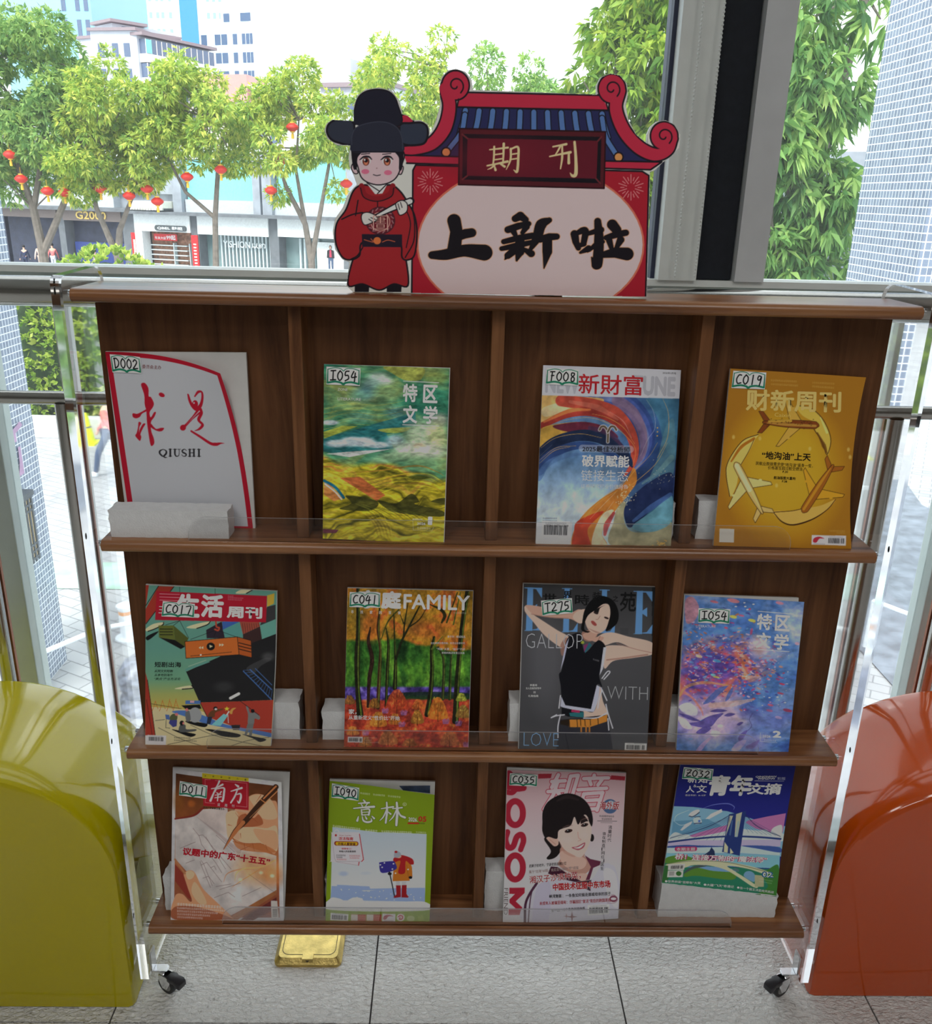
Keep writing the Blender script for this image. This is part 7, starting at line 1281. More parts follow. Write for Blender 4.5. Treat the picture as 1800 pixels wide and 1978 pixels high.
tree('street_tree', 'slender street tree with a forked trunk in front of the pale aqua panels', [([(-9.65, 37.4, G), (-9.6, 37.4, -1.5), (-9.5, 37.4, 0.35), (-9.2, 37.4, 2.6), (-9.4, 37.4, 4)], [0.15, 0.13, 0.11, 0.08, 0.04]), ([(-9.5, 37.4, 0.35), (-10.6, 37.4, 1.3), (-11.2, 37.4, 2.6)], [0.09, 0.07, 0.04])],
     rndblobs(3, -10.1, 3.9, 1.9, 1.8, 36, 0.5, 37.4) + [(-10.4, 37.4, 5.7, .6, .6, .7), (-10.2, 37.4, 4.8, .9, .8, .7), (-8.6, 37.4, 2.4, .7, .7, .5), (-12.0, 37.4, 2.3, .8, .8, .7)], 3200, 6, 0.25, LIME, 13)
tree('street_tree', 'street tree with several pale stems hung with lanterns, just left of the cardboard figure', [([(-5.7, 37.2, G), (-5.7, 37.2, -1.2), (-5.9, 37.2, 0.2), (-6.6, 37.2, 1.6), (-7.0, 37.2, 3)], [0.16, 0.14, 0.11, 0.08, 0.04]), ([(-5.7, 37.2, -1.2), (-5.3, 37.2, 0.6), (-4.9, 37.2, 2.4), (-5.0, 37.2, 3.6)], [0.12, 0.09, 0.06, 0.03]), ([(-5.9, 37.2, 0.2), (-6.2, 37.3, 2.2), (-6.0, 37.2, 4)], [0.09, 0.06, 0.03])],
     rndblobs(4, -6.0, 4.0, 2.0, 1.7, 32, 0.46, 37.2) + [(-7.6, 37.2, 2.6, .7, .7, .6), (-5.8, 37.2, 5.6, .7, .7, .6), (-4.2, 37.2, 3.2, .7, .7, .8), (-6.9, 37.2, 1.3, .5, .5, .4), (-4.6, 37.2, 1.5, .4, .4, .4)], 2600, 6, 0.24, LIME, 14)
tree('street_tree', 'airy yellow-green street tree directly behind the black official hat', [([(-2.0, 37.6, G), (-2.0, 37.6, 1.5), (-1.9, 37.6, 4)], [0.17, 0.14, 0.08]), ([(-2.0, 37.6, 1.5), (-1.0, 37.6, 4), (-0.6, 37.6, 6)], [0.1, 0.07, 0.03])],
     rndblobs(5, -2.1, 4.6, 1.4, 2.3, 28, 0.55, 37.6) + [(-2.8, 37.6, 6.6, .5, .5, .5), (-1.0, 37.6, 5.8, .6, .6, .9), (-0.5, 37.6, 6.9, .6, .6, .5)], 2000, 6, 0.24, LIME, 15)
tree('street_tree', 'green street tree rising above the sign roof between its two scrolls', [([(2.0, 39, G), (2.0, 39, 2.0), (1.6, 39, 4.5)], [0.2, 0.16, 0.08]), ([(2.0, 39, 2.0), (3.2, 39, 4.4)], [0.12, 0.05])],
     rndblobs(6, 2.3, 3.9, 2.6, 1.9, 34, 0.64, 39) + [(1.2, 39, 6.2, .7, .7, .9), (2.9, 39, 6.0, .6, .6, .9), (3.4, 39, 5.0, .8, .8, .8), (0.2, 39, 3.8, .8, .8, .8)], 3200, 6, 0.24, [(90, 140, 84), (130, 176, 96), (164, 200, 110), (206, 224, 130)], 16)
tree('street_tree', 'dense broad-leaved tree close outside, left of the white window post', [([(3.4, 20, G), (3.4, 20, 0.4), (3.3, 20, 2.5)], [0.22, 0.18, 0.1]), ([(3.4, 20, 0.4), (4.3, 20.2, 2.6)], [0.13, 0.06])],
     rndblobs(7, 3.75, 3.0, 1.0, 2.6, 34, 0.55, 20, 0.8) + [(2.7, 20, 2.8, .5, .5, .6), (2.55, 20, 3.7, .35, .35, .4), (3.2, 20.6, 4.8, .6, .6, .5), (3.8, 20, 5.4, .7, .6, .6), (3.3, 20, 1.0, .6, .6, .6), (4.3, 20, 0.6, .6, .6, .6)], 2300, 7, 0.27, [(70, 118, 48), (116, 158, 60), (160, 190, 74), (210, 222, 100)], 17, asp=0.32, bend=0.5)
tree('street_tree', 'leafy tree with drooping leaves between the grey window post and the tiled pillar', [([(5.4, 14.6, G), (5.45, 14.6, 1.2), (5.65, 14.6, 2.6), (5.9, 14.6, 4.4)], [0.2, 0.15, 0.1, 0.06]), ([(5.42, 14.6, 0.2), (4.9, 14.5, 1.2), (4.6, 14.3, 2.4)], [0.12, 0.09, 0.05])],
     rndblobs(8, 5.1, 1.8, 0.6, 2.2, 26, 0.42, 14.2, 0.4) + [(5.2, 14.2, 4.0, .5, .4, .4), (5.9, 14, 3.9, .35, .3, .4), (4.7, 14, 3.3, .35, .3, .4), (5.0, 14, 0.5, .5, .4, .4), (5.7, 14, 0.6, .5, .4, .4), (5.7, 14, 1.6, .4, .4, .4), (5.3, 14, -0.5, .6, .4, .5), (4.6, 14, -.6, .5, .4, .5), (5.1, 14.1, -1.6, .7, .4, .6)], 1250, 8, 0.26, DEEP, 18, asp=0.30, bend=0.55)
# hedge
rng = np.random.default_rng(21)
hd = thing('round_hedge', 'big rounded clipped hedge outside the left window', 'hedge', (-8.4, 22.3, G))
hb = [(-8.4, 22.3, -2.35, 1.85, 1.3, 2.4), (-9.3, 22.3, -2.5, 1.15, 1.25, 2.15), (-7.5, 22.3, -2.45, 1.15, 1.25, 2.15), (-10.2, 22.3, -2.75, 1.15, 1.2, 1.95), (-5.6, 22.4, -3.1, 1.6, 1.2, 1.5)]
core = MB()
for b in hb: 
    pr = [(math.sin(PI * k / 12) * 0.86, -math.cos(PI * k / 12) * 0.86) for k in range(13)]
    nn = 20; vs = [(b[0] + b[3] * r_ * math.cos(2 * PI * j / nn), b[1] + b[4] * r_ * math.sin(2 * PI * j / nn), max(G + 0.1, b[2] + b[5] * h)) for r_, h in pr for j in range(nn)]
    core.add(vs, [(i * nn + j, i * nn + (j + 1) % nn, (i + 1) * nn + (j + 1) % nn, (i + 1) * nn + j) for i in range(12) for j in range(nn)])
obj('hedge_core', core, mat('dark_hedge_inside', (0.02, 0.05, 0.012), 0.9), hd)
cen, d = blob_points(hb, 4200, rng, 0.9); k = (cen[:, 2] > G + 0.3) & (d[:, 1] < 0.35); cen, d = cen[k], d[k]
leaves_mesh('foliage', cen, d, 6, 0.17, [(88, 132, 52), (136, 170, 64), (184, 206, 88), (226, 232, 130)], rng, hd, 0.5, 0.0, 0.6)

# red lanterns in the trees
M['red_cloth'] = mat('red_lantern_cloth', rgb(214, 44, 34), 0.5); M['gold'] = mat('gold_fringe', rgb(238, 190, 60), 0.5)
def make_lantern():
    t = thing('paper_lantern', '', 'lantern', (0, 0, 0), 'red lanterns hanging in the street trees')
    mb = MB(); n = 16; prof = [(0.08 + 0.0, 0.15)] + [(0.09 + 0.15 * math.sin(PI * k / 10), 0.15 - 0.30 * k / 10) for k in range(1, 10)] + [(0.08, -0.15)]
    mb.lathe(prof, (0, 0, 0), n); obj('lantern_body', mb, M['red_cloth'], t, smooth=True)
    for z in (0.145, -0.185): obj('cap_ring', MB().lathe([(0.085, z), (0.085, z + 0.04)], (0, 0, 0), n), M['gold'], t)
    obj('tassel', MB().lathe([(0.03, -0.18), (0.05, -0.26), (0.055, -0.40)], (0, 0, 0), 8), M['gold'], t)
    obj('cord', MB().tube([(0, 0, 0.18), (0, 0, 0.42)], 0.008, 5), M['gold'], t)
    return t
L0 = make_lantern()
LP = [(-16.6, 1.63, 'red lantern at the left window edge under the tall left tree'), (-15.66, 1.21, 'red lantern above the left fork, half in yellow-green leaves'), (-15.01, 1.17, 'red lantern half hidden in leaves just left of the gold shop letters'),
      (-13.63, 1.34, 'red lantern hanging above the gold shop letters'), (-12.55, 1.11, 'red lantern in front of the trunk fork right of the gold shop letters'), (-11.84, 1.38, 'red lantern in leaves above the cream awning'), (-11.48, 0.93, 'red lantern in front of the cream awning'),
      (-16.81, 2.48, 'red lantern high in the tall left tree'), (-10.26, 1.85, 'red lantern among leaves on the left arm of the slender forked tree'), (-8.96, 2.14, 'red lantern right of the slender forked trunk before the left aqua panel'),
      (-6.67, 2.49, 'red lantern at the left edge of the right aqua panel'), (-6.16, 3.70, 'highest red lantern, up in the tree left of the cardboard figure'), (-7.08, 1.43, 'lowest red lantern beside the grey pier between the aqua panels'), (-4.75, 3.21, 'red lantern just under the left hat wing of the cardboard figure'), (-4.17, 1.74, 'red lantern by the cardboard figure shoulder, half in leaves')]
for i, (x, z, lab) in enumerate(LP):
    o = L0 if i == 0 else copy_tree(L0)
    o.location = (x, 36.6 if i != 7 else 36.4, z); o['label'] = lab

# ---------------------------------------------------------------- shop row across the street
FO = Vector((-34, 65.3, 0)); FE = Vector((0.9397, -0.3420, 0)).normalized(); FN = Vector((-FE.y, FE.x, 0))   # s along the front, FN points away from us
def fb(mb, s0, s1, z0, z1, d0, d1, m=0):
    v = [tuple(FO + FE * s + FN * d + Vector((0, 0, z))) for z in (z0, z1) for d in (d0, d1) for s in (s0, s1)]
    return mb.add(v, [(0, 2, 3, 1), (4, 5, 7, 6), (0, 1, 5, 4), (2, 6, 7, 3), (0, 4, 6, 2), (1, 3, 7, 5)], m)
def F(s, z, d=0): return tuple(FO + FE * s + FN * d + Vector((0, 0, z)))
cm = dict(conc=mat('pale_concrete', rgb(188, 196, 204), 0.8), grey=mat('weathered_grey_wall', rgb(150, 158, 168), 0.85, 0, 0.2, 1.5), fascia=mat('brown_grey_fascia', rgb(128, 116, 112), 0.6), dark=mat('dark_shop_interior', rgb(52, 58, 78), 0.6, 0, 0.4, 3),
          aqua=mat('aqua_panel', rgb(128, 206, 204), 0.4), whitew=mat('white_render', rgb(226, 232, 234), 0.7), pier=mat('dark_pier', rgb(104, 110, 116), 0.8, 0, 0.2, 3), red=mat('red_banner', rgb(205, 34, 40), 0.5), lit=mat('shop_shelf_goods', rgb(150, 108, 86), 0.7, 0, 0.6, 6), glassy=mat('shop_glass', rgb(120, 146, 148), 0.2, 0, 0.15, 2), cream=mat('cream_awning', rgb(236, 238, 224), 0.6), slat=mat('pale_slat', rgb(196, 210, 214), 0.5), gold=mat('gold_letters', rgb(240, 206, 110), 0.4), bluedk=mat('deep_blue_display', rgb(40, 60, 128), 0.5))
sb = thing('shop_building', 'long grey two-storey shop building across the street', 'building', F(15, G, 2))
mb = MB(); fb(mb, -25, 62, G, 3.9, 1.2, 14, 0); obj('wall', mb, cm['grey'], sb)
mb = MB(); fb(mb, -25, 17.4, 3.2, 5.0, 0.6, 1.4); fb(mb, 17.4, 34, 3.15, 3.85, 0.6, 1.4); fb(mb, -25, 12.4, 4.9, 5.05, 0.2, 1.4); fb(mb, -25, 12.4, 3.9, 4.02, 0.3, 1.4); obj('parapet_wall', mb, cm['whitew'], sb)
mb = MB(); fb(mb, -25, 14.4, -0.08, 0.14, -0.8, 1.3); fb(mb, 14.4, 62, -0.16, 0.02, -0.8, 1.3); obj('canopy', mb, cm['pier'], sb)
mb = MB(); fb(mb, -25, 12.5, 0.14, 1.05, 0.5, 1.3); fb(mb, 18.0, 60, 0.02, 0.78, 0.5, 1.3); obj('spandrel', mb, cm['conc'], sb)
mb = MB(); fb(mb, -25, 17.4, 1.05, 3.2, 0.9, 1.3); obj('upper_wall', mb, cm['grey'], sb)
for s0, s1 in ((18.05, 23.0), (24.5, 29.2), (30.6, 35.5)):
    mb = MB(); fb(mb, s0, s1, 0.78, 3.12, 0.75, 1.3); obj('aqua_panel', mb, cm['aqua'], sb)
for s0, s1 in ((17.3, 17.95), (23.1, 23.6), (23.75, 24.4), (29.4, 30.4)):
    mb = MB(); fb(mb, s0, s1, -0.1, 3.5, 0.2, 1.3); obj('upper_pier', mb, cm['grey'], sb)
for s0, s1, z0, z1 in ((9.9, 12.2, 1.1, 2.9), (-3, 2, 1.2, 3.1)):
    mb = MB(); fb(mb, s0, s1, z0, z1, 0.7, 1.0); obj('upper_window', mb, cm['bluedk'], sb)
for s0, s1 in ((8.35, 8.85), (13.5, 14.5), (18.7, 19.25), (24.3, 24.95), (29.3, 29.9)):
    mb = MB(); fb(mb, s0, s1, G, -0.1, -0.1, 1.2); obj('pier', mb, cm['pier'], sb)
mb = MB(); fb(mb, -25, 8.35, -0.62, -0.08, -0.2, 0.6); fb(mb, 8.85, 13.5, -0.72, -0.08, -0.2, 0.6); obj('fascia', mb, cm['fascia'], sb)
mb = MB(); fb(mb, 14.5, 18.7, -1.2, -0.16, -0.2, 0.6); fb(mb, 19.25, 24.3, -1.25, -0.16, -0.2, 0.6); fb(mb, 24.95, 29.3, -1.2, -0.16, -0.2, 0.6); fb(mb, 29.9, 50, -1.2, -0.16, -0.2, 0.6); fb(mb, 14.5, 15.05, G, -1.2, -0.2, 0.6); obj('white_fascia', mb, cm['whitew'], sb)
for s0, s1, z1, mk in ((3.3, 8.35, -0.62, 'dark'), (-8, 3.0, -0.62, 'dark'), (8.85, 13.5, -0.72, 'dark'), (15.05, 18.7, -1.2, 'lit'), (19.25, 24.3, -1.25, 'glassy'), (24.95, 29.3, -1.2, 'glassy')):
    mb = MB(); fb(mb, s0, s1, G, z1, 0.75, 1.2); obj('shop_window', mb, cm[mk], sb)
mb = MB(); fb(mb, 9.0, 13.4, G, -2.1, 0.5, 0.75); obj('window_display', mb, cm['bluedk'], sb)
mb = MB()
for k in range(15): fb(mb, 20.4 + k * 0.27, 20.5 + k * 0.27, G, -1.3, 0.5, 0.72)
for k in range(5): fb(mb, 26.0 + k * 0.3, 26.12 + k * 0.3, G, -1.3, 0.5, 0.72)
obj('slat', mb, cm['slat'], sb)
mb = MB()
for k in range(7): fb(mb, 15.1, 17.9, -3.9 + k * 0.3, -3.84 + k * 0.3, 0.45, 0.75)
for s in (16.9, 18.1, 18.5): fb(mb, s, s + 0.05, G, -1.9, 0.4, 0.75)
obj('shoe_shelf', mb, cm['slat'], sb)
mb = MB()
fb(mb, 14.75, 17.2, 0.22, 0.62, -0.75, 0.9)
for k in range(12): fb(mb, 14.75 + k * 0.204, 14.9 + k * 0.204, 0.10, 0.24, -0.78, -0.6)
tag(obj('awning', mb, cm['cream']), 'small cream awning with a scalloped edge above the shoe shop', 'awning')

def flat_text(s, fn, bold=0.0):
    """lettering as one flat mesh; fn maps unit box (a to the right, b up) to 3D"""
    v, f, _l = text_mesh(s, bold, 2, True); mb = MB(); mb.add([fn(a, b) for a, b in v], f); return mb
sg = thing('shop_sign', 'gold letters G2000 on the brown shop fascia left of the shoe shop', 'shop sign', F(11.2, -0.35, -0.25))
obj('sign_lettering', flat_text('G2000', lambda a, b: F(9.99 + 2.44 * a, -0.62 + 0.50 * b, -0.27), 0.02), cm['gold'], sg, fix=False)
sg2 = thing('shop_sign', 'dark oval sign with white letters over the shoe shop', 'shop sign', F(17.3, -1.0, -0.3))
mb = MB(); mb.prism([(16.14 + 0.16 + (2.33 - 0.32) * (0.5 + 0.5 * (1 if abs(k) < 9 else -1)) + 0.17 * math.cos(math.radians(k * 10)), -0.97 + 0.17 * math.sin(math.radians(k * 10))) for k in range(-9, 27)], 0.08, lambda a, b, t: F(a, b, -0.24 - t))
obj('sign_board', mb, mat('charcoal_board', rgb(70, 78, 82), 0.5), sg2)
obj('sign_lettering', flat_text('QBEL 鞋柜', lambda a, b: F(16.35 + 1.9 * a, -1.07 + 0.2 * b, -0.34), 0.02), cm['whitew'], sg2, fix=False)
sg3 = thing('shop_sign', 'white illuminated-style letters on the glass of the shop with vertical slats', 'shop sign', F(22.2, -1.8, 0.4))
obj('sign_lettering', flat_text('YISHION', lambda a, b: F(20.68 + 1.95 * a, -2.0 + 0.40 * b, 0.35), 0.015), cm['whitew'], sg3, fix=False)
obj('sign_lettering', flat_text('以纯', lambda a, b: F(22.75 + 1.0 * a, -2.0 + 0.34 * b, 0.35), 0.02), cm['whitew'], sg3, fix=False)
sg4 = thing('sale_banner', 'red sale banner with 99 hanging in the shoe shop opening', 'banner', F(16.5, -1.55, 0.3))
mb = MB(); fb(mb, 15.56, 17.3, -1.76, -1.36, 0.30, 0.34); obj('banner_cloth', mb, cm['red'], sg4)
obj('banner_lettering', flat_text('年末大促', lambda a, b: F(15.64 + 0.85 * a, -1.70 + 0.18 * b, 0.28), 0.01), cm['whitew'], sg4, fix=False)
obj('banner_lettering', flat_text('99起', lambda a, b: F(16.52 + 0.7 * a, -1.71 + 0.3 * b, 0.28), 0.02), cm['whitew'], sg4, fix=False)
for s0, s1, z0, z1, lab in ((14.16, 14.6, -2.75, -1.33, 'tall red banner on the dark pier left of the shoe shop'), (18.72, 19.2, -3.55, -1.33, 'long red banner on the pier right of the shoe shop')):
    bn = thing('sale_banner', lab, 'banner', F(s0, z0, -0.2))
    mb = MB(); fb(mb, s0, s1, z0, z1, -0.18, -0.13); obj('banner_cloth', mb, cm['red'], bn)
    mb = MB()
    for k in range(9):
        z = z0 + 0.1 + k * (z1 - z0 - 0.5) / 9; fb(mb, s0 + 0.14, s1 - 0.14, z, z + 0.08, -0.19, -0.185)
    obj('banner_lettering', mb, cm['cream'], bn)
ps = thing('poster', 'pale shop-window poster of a standing woman in a dark jacket', 'poster', F(28.3, -2.3, 0.4))
mb = MB(); fb(mb, 27.25, 29.2, -3.2, -1.45, 0.42, 0.46); obj('poster_sheet', mb, cm['whitew'], ps)
mb = MB(); mb.add([F(28.02, -3.1, .4), F(28.12, -3.1, .4), F(28.14, -2.5, .4), F(28.2, -2.5, .4), F(28.24, -3.1, .4), F(28.34, -3.1, .4), F(28.36, -2.3, .4), F(28.0, -2.3, .4)], [tuple(range(8))], 0)
mb.add([F(27.92, -2.35, .39), F(28.44, -2.35, .39), F(28.4, -1.92, .39), F(28.25, -1.86, .39), F(28.1, -1.86, .39), F(27.96, -1.92, .39)], [tuple(range(6))], 1)
mb.add([F(28.1, -2.3, .38), F(28.26, -2.3, .38), F(28.24, -1.88, .38), F(28.12, -1.88, .38)], [(0, 1, 2, 3)], 2)
mb.add([F(28.18 + 0.09 * math.cos(a), -1.72 + 0.12 * math.sin(a), .38) for a in [k * PI / 6 for k in range(12)]], [tuple(range(12))], 3)
mb.add([F(28.18 + 0.06 * math.cos(a), -1.74 + 0.09 * math.sin(a), .37) for a in [k * PI / 6 for k in range(12)]], [tuple(range(12))], 4)
obj('printed_woman', mb, [mat('denim', rgb(70, 90, 120), .8), mat('dark_jacket', rgb(40, 38, 44), .8), mat('pink_top', rgb(190, 60, 90), .8), mat('brown_hair', rgb(70, 46, 40), .8), mat('skin_tone', rgb(222, 178, 156), .7)], ps, fix=False)

# ---------------------------------------------------------------- buildings behind
bm_ = dict(old=mat('stained_grey_block', rgb(196, 202, 212), 0.9, 0, 0.16, 0.25), win=mat('window_dark_glass', rgb(96, 112, 140), 0.25), winp=mat('window_pale_glass', rgb(150, 176, 208), 0.25), ledge=mat('reddish_grey_ledge', rgb(150, 136, 142), 0.8), balc=mat('cream_balcony', rgb(232, 228, 222), 0.8), blueg=mat('sky_blue_glass', rgb(140, 190, 216), 0.3), bluec=mat('blue_glass_strip', rgb(64, 140, 214), 0.2), white=mat('white_tower_wall', rgb(232, 240, 248), 0.7), pink=mat('pale_red_brick', rgb(214, 158, 152), 0.9), cream=mat('cream_old_wall', rgb(232, 226, 214), 0.9, 0, 0.12, 0.3))
def building(name, label, p0, p1, depth, zt, wallm, loc_z=G):
    """front from p0 to p1 (x,y); returns (thing, box adder in front coordinates)"""
    a = Vector((p0[0], p0[1], 0)); e = Vector((p1[0] - p0[0], p1[1] - p0[1], 0)); L = e.length; e.normalize(); nrm = Vector((-e.y, e.x, 0))
    t = thing(name, label, 'building', (a.x, a.y, G))
    def bx(mb, s0, s1, z0, z1, d0, d1):
        v = [tuple(a + e * s + nrm * d + Vector((0, 0, z))) for z in (z0, z1) for d in (d0, d1) for s in (s0, s1)]
        return mb.add(v, [(0, 2, 3, 1), (4, 5, 7, 6), (0, 1, 5, 4), (2, 6, 7, 3), (0, 4, 6, 2), (1, 3, 7, 5)])
    obj('wall', bx(MB(), 0, L, G, zt, 0, depth), wallm, t)
    return t, bx, L
# old block: flat gable end (left) and a long balcony front
t, bx, L = building('apartment_block', 'weathered grey old apartment block with enclosed balconies behind the trees', (-34.4, 108), (-29.2, 118), 9, 17.0, bm_['old'])
obj('roof_ledge', bx(MB(), -0.2, L + 0.3, 16.85, 17.15, -1.0, 9), bm_['ledge'], t)
for k in range(6):
    z = 15.1 - 2.35 * k
    for s0, s1 in ((0.3, 5.0), (5.3, L - 0.2)):
        obj('balcony_window', bx(MB(), s0, s1, z, z + 1.45, -0.9, 0), bm_['win'], t)
        fr = MB()
        for q in range(7): bx(fr, s0 + (s1 - s0) * q / 6.0 - 0.05, s0 + (s1 - s0) * q / 6.0 + 0.05, z, z + 1.45, -0.95, -0.9)
        obj('window_frame', fr, bm_['balc'], t)
        obj('balcony_parapet', bx(MB(), s0 - 0.1, s1 + 0.05, z - 0.85, z, -1.05, 0), bm_['balc'], t)
obj('air_conditioner', bx(MB(), 3.4, 4.1, 14.4, 15.0, -1.4, -1.06), bm_['white'], t)
obj('green_screen', bx(MB(), 0.3, 1.1, 15.15, 16.5, -0.98, -0.955), cm['aqua'], t)
def gb(mb, s0, s1, z0, z1, d0, d1):
    a_, b_ = Vector((-39.8, 109.2, 0)), Vector((-34.4, 108.0, 0)); e_ = (b_ - a_).normalized(); n_ = Vector((-e_.y, e_.x, 0))
    v = [tuple(a_ + e_ * s + n_ * d + Vector((0, 0, z))) for z in (z0, z1) for d in (d0, d1) for s in (s0, s1)]
    return mb.add(v, [(0, 2, 3, 1), (4, 5, 7, 6), (0, 1, 5, 4), (2, 6, 7, 3), (0, 4, 6, 2), (1, 3, 7, 5)])
obj('gable_wall', gb(MB(), 0, 5.5, G, 17.3, 0, 6), bm_['old'], t)
obj('gable_ledge', gb(MB(), -0.2, 5.6, 17.3, 17.6, -0.3, 6), bm_['ledge'], t)
for k in range(4):
    for s_ in (0.8, 2.5, 3.9): obj('gable_window', gb(MB(), s_, s_ + 0.7, 14.8 - 2.5 * k, 16.1 - 2.5 * k, -0.05, 0.1), bm_['win'], t)
t3, bx, L = building('roof_house', 'low rooftop storey with a flat roof on top of the old block', (-39.0, 114), (-33.5, 120), 4, 18.9, bm_['old'], 17.7)
obj('roof_slab', bx(bx(MB(), -0.5, L * 0.5, 18.95, 19.25, -0.7, 4), L * 0.5, L + 0.3, 18.2, 18.45, -0.7, 4), bm_['ledge'], t3)
obj('window', bx(MB(), 1.2, 2.4, 18.0, 18.7, -0.05, 0.1), bm_['win'], t3)
t4, bx, L = building('glass_tower', 'pale blue glass tower at the top left of the view', (-72, 160), (-57, 158), 20, 60, bm_['blueg'])
for k in range(8):
    z = 23 + k * 4.2
    obj('window_band', bx(MB(), 0.5, L - 4.5, z, z + 1.7, -0.06, 0.1), bm_['winp'], t4)
    for s in (10.3, 12.6, 14.0): obj('window', bx(MB(), s, s + 0.7, z, z + 3.0, -0.06, 0.1), bm_['win'], t4)
t5, bx, L = building('white_tower', 'white high-rise with a vertical blue glass strip', (-74.5, 230), (-52, 228), 24, 70, bm_['white'])
obj('glass_strip', bx(MB(), 12.0, 16.0, G, 68, -0.2, 0.3), bm_['bluec'], t5)
for k in range(12):
    z = 31 + k * 3.4
    for s in (1.6, 3.6, 4.8, 6.4, 7.6, 9.4, 18.2, 19.6, 21.0):
        obj('window', bx(MB(), s, s + 0.7, z, z + 1.2, -0.05, 0.1), bm_['winp'], t5)
t6, bx, L = building('office_tower', 'white office tower with columns of dark windows, right of the blue strip', (-46.5, 182), (-36.0, 178), 16, 29.0, bm_['white'])
obj('roof_block', bx(bx(MB(), 4.6, 10.4, 29, 32.0, 0.2, 10), 2.0, 4.6, 29, 29.6, 0.2, 6), bm_['white'], t6)
for k in range(7):
    z = 26.0 - 3.0 * k
    for s, w in ((0.3, 1.2), (3.2, 1.2), (4.6, 1.2), (7.0, 0.9), (8.9, 0.7), (9.75, 0.7), (10.55, 0.55)):
        obj('window', bx(MB(), s, s + w, z, z + 1.7, -0.05, 0.1), bm_['win'], t6)
for s, w in ((5.2, 1.2), (8.7, 2.0)): obj('window', bx(MB(), s, s + w, 29.7, 31.0, 0.1, 0.3), bm_['win'], t6)
t7, bx, L = building('old_house', 'cream old house with a tiled parapet between the street trees', (-25.5, 100), (-17.5, 99), 4.5, 9.6, bm_['cream'])
obj('roof_slab', bx(MB(), -0.5, L + 0.4, 9.3, 9.8, -0.8, 4.5), bm_['ledge'], t7)
for s, z in ((2.6, 6.0), (5.2, 6.0), (6.7, 6.0), (2.6, 2.6), (5.2, 2.6), (6.7, 2.6)): obj('window', bx(MB(), s, s + 1.1, z, z + 2.0, -0.05, 0.1), bm_['win'], t7)
t8, bx, L = building('brick_house', 'pale red brick house showing below the office tower', (-27.5, 106), (-22.2, 105), 6, 13.0, bm_['pink'])
obj('roof_slab', bx(MB(), 2.4, L + 3, 11.6, 12.0, 0.1, 5), bm_['white'], t8)
t9, bx, L = building('old_house', 'grey flat-roofed old house behind the tree left of the cardboard figure', (-16.4, 120), (-7.5, 117), 10, 13.6, bm_['old'])
obj('roof_block', bx(MB(), 0.2, 3.9, 13.6, 16.6, 0.3, 6), bm_['old'], t9)
obj('roof_slab', bx(MB(), -0.3, L + 0.3, 13.4, 13.9, -0.5, 9), bm_['ledge'], t9)
for s in (1.2, 3.6, 6.0): 
    for z in (10.4, 7.2): obj('window', bx(MB(), s, s + 1.2, z, z + 1.7, -0.05, 0.1), bm_['win'], t9)

# ---------------------------------------------------------------- small things on the pavement
bo = thing('bollard', 'white bollard with an orange band on the pavement outside', 'bollard', (-4.28, 10.6, G))
obj('post', MB().lathe([(0.085, 0), (0.085, 0.44), (0.11, 0.445), (0.11, 0.48), (0.06, 0.50)], (-4.28, 10.6, G), 18), bm_['white'], bo, smooth=True)
obj('band', MB().lathe([(0.087, 0.36), (0.087, 0.41)], (-4.28, 10.6, G), 18), mat('orange_band', rgb(232, 150, 60), .5), bo)
obj('foot_plate', MB().lathe([(0.16, 0), (0.16, 0.02), (0.09, 0.03)], (-4.28, 10.6, G), 18), bm_['white'], bo)
cn = thing('traffic_cone', 'yellow traffic cone standing in front of the hedge planter', 'cone', (-8.45, 20.1, G))
obj('cone_body', MB().lathe([(0.17, 0.03), (0.13, 0.35), (0.11, 0.40), (0.08, 0.62), (0.04, 0.72)], (-8.45, 20.1, G), 14), mat('fluorescent_yellow', rgb(232, 240, 40), .5), cn, smooth=True)
obj('base', MB().box(-8.68, -8.22, 19.87, 20.33, G, G + 0.04), bpy.data.materials['fluorescent_yellow'], cn)
obj('band', MB().lathe([(0.1215, 0.36), (0.1115, 0.42)], (-8.45, 20.1, G), 14), cm['pier'], cn)
rl = thing('street_railing', 'low white tube railing at the foot of the left tiled pillar', 'railing', (-4.5, 9.0, G))
obj('top_tube', MB().tube([(-4.9, 8.6, -3.55), (-4.2, 9.6, -3.55), (-3.4, 10.0, -3.55)], 0.03, 10), bm_['white'], rl, smooth=True)
for x, y in ((-4.8, 8.75), (-4.2, 9.6), (-3.4, 10.0)): obj('post', MB().tube([(x, y, G), (x, y, -3.55)], 0.025, 10), bm_['white'], rl, smooth=True)
rl2 = thing('street_railing', 'white tube railing on the shaded grey paving at the right', 'railing', (6.2, 9.6, G))
obj('top_tube', MB().tube([(5.6, 10.6, -3.5), (6.6, 9.2, -3.5), (7.1, 9.2, -3.5)], 0.03, 10), bm_['white'], rl2, smooth=True)
for x, y in ((5.6, 10.6), (6.6, 9.2)): obj('post', MB().tube([(x, y, G), (x, y, -3.5)], 0.025, 10), bm_['white'], rl2, smooth=True)

